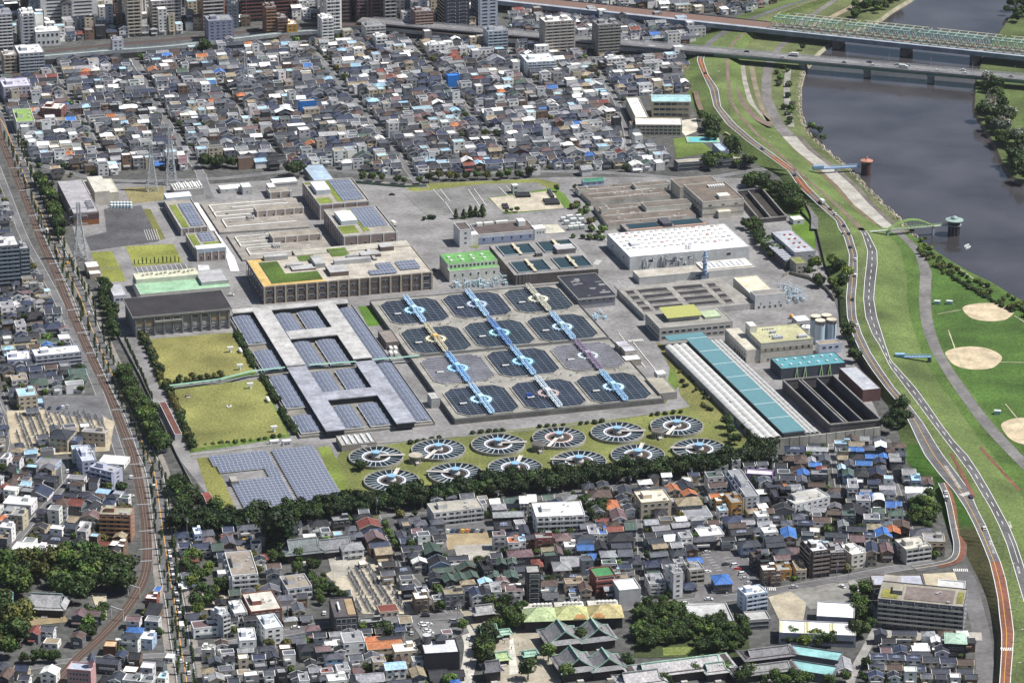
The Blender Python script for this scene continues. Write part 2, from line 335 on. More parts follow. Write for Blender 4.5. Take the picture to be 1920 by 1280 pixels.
edge_strip('riverside_track', PATHL, PATHR, ZF + .06, KA, (.165, .158, .155), 430, 900)
# brown forked footpaths high on the flood plain near the road bridge
def ribbon(mb, pts, wd, z, m, c, close=False):
 """flat ribbon following world points [(x,y[,z])] with width wd"""
 n = len(pts); L = []
 for i, p in enumerate(pts):
  a = pts[max(0, i - 1)]; b = pts[min(n - 1, i + 1)]; dx, dy = b[0] - a[0], b[1] - a[1]; k = math.hypot(dx, dy) or 1
  zz = z + (p[2] if len(p) > 2 else 0)
  L.append(((p[0] + dy / k * wd / 2, p[1] - dx / k * wd / 2, zz), (p[0] - dy / k * wd / 2, p[1] + dx / k * wd / 2, zz)))
 for (a, b), (c_, d) in zip(L, L[1:]): mb.poly([a, c_, d, b], m, c)
def smooth(pts, k=4):
 if len(pts) < 3: return pts
 out = []
 for i in range(len(pts) - 1):
  p0, p1, p2, p3 = pts[max(0, i - 1)], pts[i], pts[i + 1], pts[min(len(pts) - 1, i + 2)]
  for j in range(k):
   t = j / k; out.append(tuple(.5 * (2 * b + (c - a) * t + (2 * a - 5 * b + 4 * c - d) * t * t + (3 * b - a - 3 * c + d) * t ** 3) for a, b, c, d in zip(p0, p1, p2, p3)))
 return out + [pts[-1]]
def W(pts, z=0): return [P(x, y, z) for x, y in pts]
def offset(pts, d):
 out = []; n = len(pts)
 for i, p in enumerate(pts):
  a = pts[max(0, i - 1)]; b = pts[min(n - 1, i + 1)]; dx, dy = b[0] - a[0], b[1] - a[1]; k = math.hypot(dx, dy) or 1
  out.append((p[0] + dy / k * d, p[1] - dx / k * d, *p[2:]))
 return out
def dashes(mb, pts, wd, z, m, c, on, off, phase=0):
 d = phase; seg = [];
 for a, b in zip(pts, pts[1:]):
  L = math.hypot(b[0] - a[0], b[1] - a[1]); t = 0
  while t < L:
   ph = d % (on + off); rem = (on - ph) if ph < on else (on + off - ph); s = min(rem, L - t)
   if ph < on:
    p = tuple(a[i] + (b[i] - a[i]) * t / L for i in range(len(a))); q = tuple(a[i] + (b[i] - a[i]) * (t + s) / L for i in range(len(a)))
    ribbon(mb, [p, q], wd, z, m, c)
   t += s + 1e-6; d += s + 1e-6
fp = MB()
ribbon(fp, smooth(W([(1362,107),(1366,140),(1390,190),(1420,222),(1447,236)], ZF + 2.6)), 6, ZF + 2.6, KC, (.16, .12, .10))
ribbon(fp, smooth(W([(1390,120),(1397,160),(1412,200),(1440,228)], ZF)), 5, ZF + .08, KC, (.30, .28, .25))
ribbon(fp, smooth(W([(1408,118),(1416,160),(1430,205),(1446,234)], ZF)), 4, ZF + .08, KC, (.20, .17, .12))
ribbon(fp, smooth(W([(1478,128),(1475,170),(1479,215),(1484,238)], ZF)), 5, ZF + .08, KC, (.25, .24, .22))
ribbon(fp, smooth(W([(1304,172),(1310,195),(1318,213)], 2)), 4, 2.4, KC, (.17, .12, .09))
ribbon(fp, smooth(W([(1360,250),(1390,265),(1425,278)], 1.5)), 2.5, 2.6, KC, (.30, .27, .20))
ribbon(fp, smooth(W([(1527,430),(1527,405),(1518,385),(1512,372)], 1.5)), 5, 1.9, KA, (.14, .14, .14))
ribbon(fp, W([(1640,-10),(1600,12),(1560,32),(1500,60)], ZF), 6, ZF + .1, KC, (.27, .22, .16))
struct('flood_plain_paths', fp)
# -------- painted lines on levee roads
WH, YE = (.72, .72, .68), (.62, .33, .07)
ln = MB()
def edgeline(ta, tb, z, f, wd, c, y0, y1, dash=None):
 pts = [P(interp(ta, y) * (1 - f) + interp(tb, y) * f, y, z) for y in range(y0, y1, 6)]
 if dash: dashes(ln, pts, wd, z, KN, c, *dash)
 else: ribbon(ln, pts, wd, z, KN, c)
for ta, tb, z, ylo, yhi in ((ROADL, ROADR, ZR + .12, 97, 1300), (BIKEL, BIKER, ZB + .12, 432, 1130)):
 edgeline(ta, tb, z, .05, .32, WH, ylo, yhi); edgeline(ta, tb, z, .95, .32, WH, ylo, yhi)
edgeline(ROADL, ROADR, ZR + .12, .5, .3, YE, 97, 905); edgeline(ROADL, ROADR, ZR + .12, .42, .3, YE, 905, 1300)
edgeline(BIKEL, BIKER, ZB + .12, .5, .35, WH, 436, 985, (6, 7)); edgeline(BIKEL, BIKER, ZB + .12, .6, .25, WH, 1000, 1055)
red = MB(); RED = (.175, .075, .052)
for a, b in ((112, 148), (293, 318), (333, 362), (1052, 1300)): edge_strip('', ROADL, ROADR, ZR + .09, KA, RED, a, b, fa=.1 if b < 400 else .06, fb=.9 if b < 400 else .94, mb=red)
ribbon(red, smooth(W([(1783,850),(1797,875),(1812,905),(1826,932)], ZR)), 2.2, ZR + .22, KA, RED)
def slope_pt(x, y):
 f = (x - interp(BIKER, y)) / (interp(TOE2, y) - interp(BIKER, y)); z = ZB + (ZF - ZB) * f; return (*P(x, y, z), z)
ribbon(red, smooth([slope_pt(*q) for q in ((1838,838),(1850,853),(1875,880),(1898,905),(1912,920))]), 2.0, .25, KA, RED)
RAMP = [(1770,905,4.9),(1779,925,4.2),(1786,950,3.2),(1791,975,2.4),(1796,1000,1.7),(1800,1022,1.0),(1797,1042,.45),(1784,1053,.2),(1755,1060,.1),(1715,1066,.1)]
rw = [(*P(x, y, z), z) for x, y, z in RAMP]
rp_ = MB(); ribbon(rp_, smooth(rw), 7.2, .10, KA, (.12, .12, .125)); struct('ramp_road', rp_)
ribbon(red, offset(smooth(rw[:-1]), -1.8), 3.0, .16, KA, RED)
ribbon(ln, offset(smooth(rw), .1), .3, .2, KN, (.75, .62, .42)); ribbon(ln, offset(smooth(rw), 3.3), .25, .2, KN, WH)
struct('red_road_surfacing', red)
def crosswalk(mb, px, py, z, az, wd, ln_, n, c=WH):
 x, y = P(px, py, z); mb.at((x, y, 0), az)
 for i in range(n):
  u = -wd / 2 + wd * (i + .25) / n; mb.poly([(u, -ln_ / 2, z), (u + wd / n * .5, -ln_ / 2, z), (u + wd / n * .5, ln_ / 2, z), (u, ln_ / 2, z)], KN, c)
 mb.at()
crosswalk(ln, 1812, 925, ZR + .14, -35, 8.5, 3.5, 8); crosswalk(ln, 1888, 1216, ZR + .14, 0, 6.5, 3.5, 7); crosswalk(ln, 1801, 1068, .25, 0, 8, 3.5, 8)
for i in range(16):
 t = i / 15; x, y = P(1773 + 27 * t, 874 + 40 * t, ZR); ribbon(ln, [(x - 1.0, y + .7), (x + .9, y - .7)], .5, ZR + .16, KN, WH)
struct('road_markings', ln)
# road lettering (flat text lying on the carriageway)
def road_text(body, px, py, z, size, az, stretch=1.8, col=WH, tilt=0, name='road_lettering', label=None):
 cu = bpy.data.curves.new(name, 'FONT'); cu.body = body; cu.size = size; cu.align_x = 'CENTER'; cu.align_y = 'CENTER'; cu.space_line = .95; cu.extrude = .005
 cu.materials.append(mat('lettering_' + ('w' if col == WH else 'y' if col == YE else 'd'), .7, .05, 1, col=col))
 o = bpy.data.objects.new(name, cu); S.collection.objects.link(o); o.location = (*P(px, py, z), z); o.rotation_euler = (tilt, 0, -radians(az)); o.scale = (1, stretch, 1)
 o['kind'] = 'structure'; return o
def hd(a, b, z=0):
 p, q = P(*a, z), P(*b, z); return math.degrees(math.atan2(q[0] - p[0], q[1] - p[1]))
road_text('ゾ\nー\nン\n30', 1792, 985, 2.45, 1.6, hd((1797, 1005), (1787, 960), 2), 1.7)
road_text('区域\nここ\nまで', 1788, 961, 3.35, .9, hd((1797, 1005), (1787, 960), 2), 1.6, YE)
road_text('学\n校\nゾ\nー\nン\n内', 1860, 1025, ZR + .16, 1.7, hd((1867, 1045), (1856, 1008), 5), 1.75)
road_text('歩\n行\n者\n優', 1894, 983, ZB + .16, 1.5, hd((1898, 1000), (1890, 970), 5), 1.6)
road_text('徐\n行\n注\n意', 1910, 1068, ZB + .16, 1.5, hd((1912, 1080), (1907, 1060), 5), 1.6)
# -------- town streets
STREETS = [
([(120,545),(150,557+30),(160,584)], 0),
]
def street(pts, wd, c=A_ASPH2, z=.05, edge=True, mb=None):
 z += .004 * len(ROADS)
 p = smooth(W(pts)); ribbon(st_mb, p, wd, z, KA, c); ROADS.append((p, wd / 2))
 if edge:
  for s in (-1, 1): ribbon(lines_mb, offset(p, s * (wd / 2 - .5)), .16, z + .02, KN, (.55, .55, .52))
 return p
ROADS = []; st_mb = MB(); lines_mb = MB()
# railway-side avenue, railway bed and the lane west of it
AVE = [(-30,190),(0,222),(20,262),(50,340),(80,405),(100,452),(127,510),(150,556),(172,615),(207,694),(230,742),(253,788),(273,845),(290,888),(302,970),(311,1030),(321,1093),(330,1143),(338,1203),(348,1262),(352,1300)]
ave = smooth(W(AVE)); ribbon(st_mb, ave, 10.5, .05, KA, (.115, .114, .118)); ROADS.append((ave, 8))
ribbon(st_mb, offset(ave, 7), 3.0, .06, KC, (.22, .20, .18)); ribbon(st_mb, offset(ave, -7), 3.0, .06, KC, (.22, .20, .18))
ribbon(lines_mb, ave, .4, .08, KN, YE)
for s in (-1, 1): dashes(lines_mb, offset(ave, s * 4.6), .2, .08, KN, WH, 30, .5)
RAIL = [(-40,140),(-10,210),(0,255),(30,330),(57,397),(77,452),(107,517),(133,584),(173,674),(207,745),(230,803),(249,853),(264,920),(272,970),(276,1020),(275,1062),(263,1100),(233,1146),(187,1196),(143,1236),(105,1280),(80,1310)]
rail = smooth(W(RAIL)); rb = MB(); ribbon(rb, rail, 5.0, .10, mat('ballast', .95, .3, 1.2, bump=.05), (.080, .054, .044)); ribbon(rb, rail, 7, .04, KC, (.10, .095, .085)); struct('railway_bed', rb); ROADS.append((rail, 8))
LANE = [(-15,290),(20,380),(45,445),(75,500),(107,560),(131,612),(180,720),(208,800),(224,850),(232,870)]
street(LANE, 6)
street([(0,735),(15,770),(38,800),(60,802),(85,805),(130,790),(170,786),(195,800)], 5)
street([(5,760),(25,830),(0,880)], 5)
street([(215,880),(150,878),(125,905),(80,955),(40,1002),(10,1045),(-10,1060)], 5)
street([(120,860),(124,905)], 5)
street([(-20,1262),(60,1250),(130,1238),(230,1232),(300,1228),(345,1226)], 5.5)
MAIN = [(345,1226),(432,1206),(557,1181),(620,1169),(700,1163),(770,1158),(860,1153),(930,1150),(1020,1146),(1120,1141),(1225,1134),(1320,1125),(1400,1116),(1460,1106),(1530,1093),(1591,1082),(1685,1064),(1755,1056)]
mp = street(MAIN, 8); ribbon(lines_mb, mp, .2, .08, KN, (.5, .32, .12))
street([(1197,945),(1199,1000),(1203,1060),(1209,1140)], 4)
street([(1300,880),(1345,958),(1380,1015),(1411,1074),(1428,1108)], 4)
street([(1556,822),(1564,870),(1574,930)], 4)
street([(1668,880),(1687,930),(1706,990),(1722,1030)], 4)
street([(1196,948),(1300,893),(1440,862),(1560,836),(1670,826)], 4.5)
street([(700,955),(742,1030),(765,1075),(822,1128),(845,1150)], 4)
street([(330,990),(430,1000),(560,985),(700,968),(850,958),(1000,935),(1196,905),(1300,893)], 4)
st = smooth(W([(1592,1084),(1622,1120),(1645,1165),(1632,1200),(1600,1260),(1590,1300)])); ribbon(st_mb, st, 4.5, .05, KC, (.25, .24, .23)); ROADS.append((st, 3))
st = smooth(W([(862,1162),(882,1200),(880,1240),(868,1290)])); ribbon(st_mb, st, 7, .05, KC, (.42, .40, .36)); ROADS.append((st, 4))
ESIDE = [(1795,1060),(1813,1085),(1827,1136),(1840,1186),(1846,1240),(1850,1300)]
st = smooth(W(ESIDE)); ribbon(st_mb, st, 9, .06, KA, (.125, .122, .125)); ROADS.append((st, 5))
# far town streets (along the plant grid)
FARST = [([(240,95),(262,130),(283,173),(300,210),(340,270),(377,327)], 7), ([(560,72),(600,112),(640,160),(700,232),(777,333)], 7), ([(760,75),(800,118),(840,163),(895,225),(955,300)], 5),
([(945,75),(957,95),(990,147),(1010,172)], 5), ([(1100,95),(1110,115),(1140,165),(1160,200),(1175,250),(1180,300)], 5), ([(100,120),(150,215),(195,300)], 5), ([(410,160),(470,235),(540,320)], 4),
([(60,305),(200,338),(410,335),(590,318),(770,335),(960,322),(1150,325),(1300,335),(1400,322),(1480,310)], 6), ([(377,327),(384,350),(395,372)], 8), ([(777,333),(795,352)], 8)]
for p, wd in FARST: street(p, wd, (.14, .14, .145))
struct('streets', st_mb); struct('street_markings', lines_mb)
# plant grounds
ZI = [0]
def area(name, pts, z, m, c, kind='structure', label=None, mb=None):
 ZI[0] += 1; z += .004 * ZI[0]
 b = mb or MB(); b.poly([(*P(x, y, z), z) for x, y in pts], m, c);
 return None if mb is not None else struct(name, b, kind, label)
PLANT = [(112,348),(150,335),(205,345),(300,342),(400,345),(590,332),(780,345),(1050,332),(1180,332),(1290,332),(1420,335),(1497,370),(1515,430),(1545,500),(1575,600),(1605,690),(1648,780),(1645,797),(1440,835),(1400,862),(1250,880),(900,915),(640,950),(420,968),(330,852),(262,705),(205,610),(196,555),(150,470)]
area('plant_forecourt', PLANT, .04, KA, (.205, .20, .20))
lawn = MB()
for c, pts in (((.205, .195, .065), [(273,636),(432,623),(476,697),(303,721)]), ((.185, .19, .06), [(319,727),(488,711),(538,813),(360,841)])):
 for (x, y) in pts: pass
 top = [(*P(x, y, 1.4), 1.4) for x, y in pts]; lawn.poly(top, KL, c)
 cx = sum(p[0] for p in top) / 4; cy = sum(p[1] for p in top) / 4
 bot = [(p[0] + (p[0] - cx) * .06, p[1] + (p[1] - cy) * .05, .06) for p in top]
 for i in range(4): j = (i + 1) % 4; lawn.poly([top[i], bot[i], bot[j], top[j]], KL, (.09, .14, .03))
GRN, DRY = (.15, .165, .05), (.21, .185, .09)
for c, pts in ((GRN, [(640,842),(700,836),(900,812),(1230,775),(1300,760),(1370,800),(1440,835),(1400,862),(1250,880),(900,915),(660,930),(625,870)]), ((.17, .17, .05), [(368,858),(400,856),(445,960),(405,968)]),
((.15, .19, .04), [(595,838),(618,836),(665,930),(640,940)]), ((.07, .14, .02), [(670,574),(700,574),(726,608),(690,612)]), ((.20, .215, .05), [(235,462),(325,457),(343,492),(252,500)]),
((.20, .215, .05), [(170,473),(210,471),(225,501),(182,503)]), ((.20, .215, .05), [(188,504),(226,502),(237,527),(195,529)]), (DRY, [(232,352),(306,349),(312,375),(246,382)]), ((.15, .15, .05), [(268,392),(282,392),(310,447),(298,450)]),
((.16, .17, .05), [(780,345),(1010,335),(1050,345),(1045,360),(1005,342),(800,362),(760,356)]), ((.10, .17, .03), [(910,368),(1040,352),(1060,365),(1075,388),(950,402)]), ((.10, .15, .03), [(1245,758),(1300,690),(1275,660),(1262,655)]),
((.15, .15, .05), [(1262,665),(1290,690),(1360,775),(1345,795),(1320,790),(1275,740)]), ((.09, .16, .02), [(1478,395),(1512,385),(1525,420),(1530,470),(1500,500)]), ((.09, .13, .03), [(1430,335),(1495,368),(1500,395),(1470,400),(1420,352)]),
((.12, .14, .04), [(850,420),(862,418),(905,450),(895,466),(868,460)]), ((.15, .14, .05), [(1230,640),(1262,655),(1262,700)])):
 ZI[0] += 1; lawn.poly([(*P(x, y, .07), .07 + .004 * ZI[0]) for x, y in pts], KL, c)
struct('lawn', lawn)
pv = MB()
area('', [(195,392),(265,385),(298,452),(170,470),(160,445),(200,435)], .09, KA, (.085, .083, .09), mb=pv)
area('', [(755,362),(905,345),(1005,342),(1020,355),(905,372),(840,402),(800,405)], .10, KA, (.17, .168, .165), mb=pv)
area('', [(918,371),(1035,357),(1058,390),(960,398),(940,395)], .12, KC, (.42, .38, .30), mb=pv)
area('', [(1010,422),(1045,420),(1060,435),(1024,438)], .12, KC, (.48, .46, .38), mb=pv)
area('', [(250,502),(345,495),(356,512),(260,517)], .10, KA, (.14, .138, .145), mb=pv)
area('', [(1262,160+100),(1300,255),(1340,285),(1268,297)], .10, KL, (.12, .17, .04), mb=pv)
area('', [(1262,228),(1305,222),(1310,245),(1285,255)], .10, KC, (.48, .45, .38), mb=pv)
area('', [(1478,1106),(1590,1090),(1600,1130),(1520,1142)], .10, KA, (.20, .195, .18), mb=pv); area('', [(1440,1118),(1482,1108),(1512,1130),(1506,1163),(1462,1164)], .12, KC, (.36, .32, .24), mb=pv)
area('', [(1730,1075),(1790,1072),(1800,1100),(1740,1110)], .10, KC, (.42, .37, .27), mb=pv)
area('', [(610,1075),(690,1040),(720,1060),(785,1130),(780,1150),(680,1150)], .09, KC, (.40, .36, .28), mb=pv)
area('', [(700,960),(715,950),(690,1050)], .09, KL, (.1, .1, .05), mb=pv)
area('', [(830,1000),(920,995),(925,1020),(840,1030)], .09, KC, (.30, .24, .15), mb=pv)
area('', [(850,1022),(925,1018),(940,1045),(860,1052)], .10, KC, (.33, .31, .28), mb=pv)
area('', [(860,1140),(1000,1150),(1060,1250),(1050,1285),(930,1285),(905,1200)], .09, KC, (.32, .29, .23), mb=pv)
area('', [(1185,1140),(1240,1126),(1290,1175),(1400,1170),(1408,1232),(1190,1232)], .09, KL, (.045,.06,.022), mb=pv); area('', [(1242,1213),(1305,1211),(1308,1226),(1244,1228)], .12, KL, (.13,.16,.045), mb=pv)
area('', [(955,1200),(962,1195),(972,1262),(955,1264)], .12, KC, (.52, .50, .45), mb=pv)
area('', [(12,770),(160,765),(215,790),(205,845),(60,855),(20,830)], .09, KC, (.38, .33, .24), mb=pv)
area('', [(80,740),(185,742),(195,790),(85,772)], .09, KA, (.13, .13, .14), mb=pv)
area('', [(1315,1035),(1380,1030),(1425,1095),(1300,1130),(1310,1080)], .10, KA, (.13, .125, .13), mb=pv)
area('', [(1280,1130),(1358,1130),(1378,1165),(1310,1175)], .10, KC, (.30, .30, .29), mb=pv)
area('', [(820,985),(925,978),(925,996),(826,1002)], .11, KA, (.12, .12, .12), mb=pv)
area('', [(765,1160),(870,1165),(880,1185),(850,1195),(790,1195)], .10, KA, (.15, .15, .15), mb=pv)
area('', [(380,1110),(410,1105),(430,1125),(400,1145),(372,1140)], .09, KC, (.38, .34, .27), mb=pv)
area('', [(615,1045),(680,1040),(690,1060),(625,1085)], .10, KC, (.34, .32, .28), mb=pv)
area('', [(1640,1180),(1840,1185),(1842,1200),(1640,1200)], .10, KC, (.33, .31, .28), mb=pv)
area('', [(30,1145),(110,1140),(130,1165),(30,1175)], .09, KC, (.25, .20, .12), mb=pv)
area('', [(170,1110),(200,1112),(200,1160),(188,1160)], .11, KC, (.42, .38, .28), mb=pv)
struct('paved_yards', pv)
gr = MB()
for pts, c in (([(1742,505),(1800,508),(1925,575),(1925,850),(1850,770),(1790,690),(1752,610)], (.055, .108, .020)), ([(1860,170),(1925,162),(1925,330),(1880,290),(1868,230)], (.075, .105, .032))):
 z = ZF + .05 if pts[0][0] == 1742 else .5
 gr.poly([(*P(x, y, z), z) for x, y in pts], KL, c)
struct('sports_ground', gr)
inf = MB()
for px, py, a, b in ((1853, 585, 16, 18), (1826, 671, 17, 21), (1925, 808, 14, 22)):
 cx, cy = P(px, py, ZF); n = 40
 inf.poly([(cx + a * (1 + .06 * sin(3 * t) + .03 * cos(5 * t)) * cos(t), cy + b * (1 + .05 * sin(2 * t + 1)) * sin(t), ZF + .12) for t in (2 * pi * i / n for i in range(n))], KC, (.47, .39, .27))
for a, b_ in (((1758,589),(1802,581)), ((1902,592),(1930,610)), ((1778,619),(1803,688)), ((1875,679),(1925,680)), ((1885,757),(1920,800)), ((1800,505),(1850,540))): ribbon(inf, W([a, b_], ZF), .7, ZF + .2, KC, (.40, .38, .26))
struct('baseball_infield', inf)
def blk(poly_px):  # polygon in world for tests
 return [P(x, y) for x, y in poly_px]
def inside(x, y, poly):
 c = False; n = len(poly)
 for i in range(n):
  a, b = poly[i], poly[i - 1]
  if (a[1] > y) != (b[1] > y) and x < (b[0] - a[0]) * (y - a[1]) / (b[1] - a[1]) + a[0]: c = not c
 return c
OCC = {}
def occ_add(x, y, r):
 k = int(max(1, r) // 8) + 1; OCC.setdefault((int(x // 24), int(y // 24)), []).append((x, y, r))
def occ_hit(x, y, r):
 i, j = int(x // 24), int(y // 24)
 for a in range(i - 2, i + 3):
  for b in range(j - 2, j + 3):
   for (u, v, q) in OCC.get((a, b), ()):
    if (x - u) ** 2 + (y - v) ** 2 < (r + q) ** 2: return True
 return False
def occ_box(x, y, az, w_, d):
 a = radians(az); ex = (cos(a), -sin(a)); ey = (sin(a), cos(a)); r = min(w_, d) / 2; n = max(1, int(max(w_, d) / (r * 1.2 + .01)))
 for i in range(n):
  t = ((i + .5) / n - .5) * (max(w_, d) - r) if n > 1 else 0; e = ex if w_ >= d else ey
  occ_add(x + e[0] * t, y + e[1] * t, r)
def near_road(x, y, r):
 for p, hw in ROADS:
  for a, b in zip(p, p[1:]):
   dx, dy = b[0] - a[0], b[1] - a[1]; L = dx * dx + dy * dy or 1; t = max(0, min(1, ((x - a[0]) * dx + (y - a[1]) * dy) / L))
   if (x - a[0] - t * dx) ** 2 + (y - a[1] - t * dy) ** 2 < (r + hw) ** 2: return True
 return False
# ================================================================== purification plant
def frame3(FL, FR, BL, H, az=GRID, z0=0.):
 """front-left, front-right, back-left roof corners in the photo (at height z0+H) -> origin (front-left on the base), az, width, depth"""
 a, b, c = P(*FL, z0 + H), P(*FR, z0 + H), P(*BL, z0 + H)
 if az is None: az = math.degrees(math.atan2(b[0] - a[0], b[1] - a[1])) - 90
 t = radians(az); ex = (cos(t), -sin(t)); ey = (sin(t), cos(t))
 w_ = (b[0] - a[0]) * ex[0] + (b[1] - a[1]) * ex[1]; d = (c[0] - a[0]) * ey[0] + (c[1] - a[1]) * ey[1]
 return (a[0], a[1], z0), az, w_, abs(d)
def hgt(px, py, n): return n * mpp(py) / .93
def bld(name, label, cat, FL, FR, BL, H, wall=(.5, .5, .5), roof=(.3, .3, .3), az=GRID, z0=0., par=.7, rt='flat', wins=(), ov=0., group=None, mroof=None, wname='wall', parc=None):
 o, az, w_, d = frame3(FL, FR, BL, H, az, z0); T = thing(name, label, cat, o, az, group)
 b = MB(); b.box(0, w_, 0, d, 0, H, KW, wall); b.build(wname, T); r = MB(); pc = parc or tuple(min(.75, q * 1.15) for q in wall)
 if rt == 'flat':
  r.at((0, 0, .02)); flat(r, -ov, w_ + ov, -ov, d + ov, H, roof, pc, par=par)
  if ov: r.box(-ov, w_ + ov, -ov, d + ov, H - .7, H - .31, KW, pc, bottom=True)
 elif rt == 'gable': gable(r, 0, w_, 0, d, H, par, roof, wall, ov=.4)
 elif rt == 'hip': hip(r, 0, w_, 0, d, H, par, roof)
 r.build('roof', T)
 box = (0, w_, 0, d)
 for side, n, rows, ww, wh, zz, dz in wins: wingrid(T, side, n, rows, ww, wh, zz, dz, box)
 occ_box(o[0] + (w_ * cos(radians(az)) + d * sin(radians(az))) / 2, o[1] + (-w_ * sin(radians(az)) + d * cos(radians(az))) / 2, az, w_, d)
 return T, w_, d
def pipe_unit(T, name, boxes, m=None, c=(.5, .5, .5)):
 b = MB()
 for q in boxes: b.box(*q, m or KM, c)
 return b.build(name, T)
LG, WHT, DK = (.42, .42, .41), (.68, .68, .66), (.06, .06, .065)
# ---- black-roofed hall
T, w_, d = bld('assembly_hall', 'long hall with black flat roof and beige upper wall panels facing the mown lawns', 'hall', (251, 594), (431, 577.5), (236, 561), 13.5, (.26, .25, .25), (.035, .032, .036), par=.35, ov=1.2, parc=(.30, .30, .29))
for (u0, u1) in ((1, 12), (w_ - 12, w_ - 1)):
 b = MB(); b.box(u0, u1, -.35, 0, 6.5, 10.5, KW, (.30, .24, .17)); b.build('beige_panel', T)
for i in range(11): b = MB(); u = 1 + (w_ - 2) * i / 10; b.box(u - .35, u + .35, -.9, 0, 0, 12.8, KC, (.24, .24, .235)); b.build('pillar', T)
for i, u in enumerate([15, 21, 27, 39, 45]): win(T, 'f', u, 10.6, 4.6, 2.6, (0, w_, 0, d))
for i in range(10):
 u = 1 + (w_ - 2) * (i + .5) / 10; win(T, 'f', u, 2.0, 4.6, 1.5, (0, w_, 0, d))
 b = MB(); b.box(u - 2.2, u + 2.2, -.15, 0, 4.2, 6.2, KW, (.33, .33, .33)); b.build('panel', T)
b = MB(); b.box(13, 30, -1.4, -.2, 8.8, 9.9, KC, (.3, .29, .27), bottom=True); b.build('balcony', T)
# ---- pale green building behind it
T, w_, d = bld('green_roofed_workshop', 'pale building with mint green lean-to roof behind the black-roofed hall', 'building', (263, 552), (434, 541), (253, 524), 6, (.5, .5, .46), (.26, .42, .28), par=.2)
b = MB(); b.box(1, w_ * .72, d - 9, d + 4, 0, 9, KW, (.55, .55, .47), KF, (.5, .5, .38)); b.build('upper_block', T)
for i in range(12):
 b = MB(); u = 6 + i * 3; b.box(u, u + 1.3, d - 4 + (i % 3), d - 2.6 + (i % 3), 9, 10.3, KM, (.4, .38, .33)); b.build('roof_vent', T)
T, w_, d = bld('grey_annex', 'grey flat-roofed annex at the right end of the mint green roofed building', 'building', (378, 530), (428, 524), (370, 508), 8.2, (.40, .42, .40), (.36, .36, .37), par=.3, wins=[('f', 4, 1, 2, 1.2, 5, 0)])
bld('grey_depot', 'small white and grey depot left of the black-roofed hall, ribbed roof', 'building', (213, 555), (235, 550), (203, 535), 5, (.45, .47, .52), (.38, .39, .41), par=.2, wins=[('f', 2, 1, 2.5, 1.6, 2.4, 0)])
T, w_, d = bld('gatehouse', 'tan two-box gatehouse with white roofs beside the small lawns', 'building', (163, 502), (187, 500), (160, 492), 6.0, (.30, .24, .19), (.68, .68, .67), par=.25, wins=[('r', 2, 1, 1.2, 1, 3, 0)])
b = MB(); b.box(1, 8, -6, 0, 0, 3.6, KW, (.34, .28, .22), KF, WHT); b.build('porch', T)
# ---- brick and tan buildings upper left
T, w_, d = bld('pump_house', 'long pump house with streaked grey roof and rust-brown front, beside the tall pylon', 'building', (138, 401), (185, 396), (116, 340), 8.8, (.30, .27, .26), (.32, .31, .33), par=.4)
b = MB(); b.box(.3, w_ - .3, -.25, 0, 0, 4, KW, (.28, .12, .05)); b.box(.3, w_ - .3, -.3, 0, 4, 8, KW, (.11, .07, .07)); b.build('front_panel', T)
for i in range(5): pipe_unit(T, 'roof_unit', [(w_ - 6, w_ - 2, 8 + i * 3.4, 10 + i * 3.4, 8.8, 10.4)], c=(.25, .25, .27))
for i in range(6): pipe_unit(T, 'awning', [(-5, -1, 2 + i * 4.5, 4.6 + i * 4.5, 1.2, 1.5)], c=(.55, .42, .33))
T, w_, d = bld('cream_block', 'cream flat-roofed block stepped in three, left of the lattice pylons', 'building', (153, 366), (224, 362), (148, 340), 6.5, (.50, .47, .40), (.50, .48, .42), par=.3)
b = MB(); b.box(w_ * .32, w_ * .72, -6, d - 2, 0, 10, KW, (.52, .49, .43), KF, (.52, .50, .44)); b.build('tall_block', T)
for i in range(14):
 u, v = i % 7, i // 7; x, y = P(209 + u * 6, 383 + v * 5, 1)
 if i == 0:
  tk0 = thing('chemical_tank', 'small pale blue dome tank in the two rows below the cream block', 'tank', (x, y, 0), GRID, 'pale blue dome tanks', share=True); b = MB()
  b.cyl(0, 0, 1.1, 0, 2.6, KM, (.5, .62, .66), 10, cap=False); b1 = b.build('shell', tk0); b = MB(); b.cyl(0, 0, 1.1, 2.6, 3.1, KM, (.66, .7, .7), 10, r1=.2); b2 = b.build('lid', tk0); kids(tk0, [b1, b2])
 else: dup(tk0, (x, y, 0), GRID, share=True)
T, w_, d = bld('substation_hut', 'low concrete compound with white pipework on its roof, right of the pylons', 'building', (327, 358), (381, 353), (322, 345), 5, (.42, .41, .39), (.5, .49, .46), par=.4)
for i in range(12): pipe_unit(T, 'roof_pipe', [(2 + i * 1.6, 3 + i * 1.6, 2, d - 2, 5, 5.8 + (i % 3) * .5)], c=WHT)
for i, (q, wd_) in enumerate((((414, 356), 41), ((455, 352), 18), ((504, 352), 14), ((512, 344), 48))):
 bld('service_hut', ['long low white equipment shed behind the tan filter decks', 'cubic cream hut with rooftop boxes behind the tan filter decks', 'slim grey hut between the white sheds', 'long white shed with a row of small windows behind the filter decks'][i], 'shed', q, (q[0] + wd_, q[1] - wd_ * .05), (q[0] - 3, q[1] - 8), [3, 5.5, 6, 3.5][i], (.5, .5, .49), WHT, par=.2, wins=[('f', [2, 1, 1, 12][i], 1, .8, .8, 2.2, 0)])
T, w_, d = bld('blue_roofed_store', 'store with plain pale blue metal roof beside the crossing, behind the first solar roof', 'building', (590, 340), (627, 338), (573, 311), 5, (.35, .36, .38), (.33, .42, .52), par=.15)
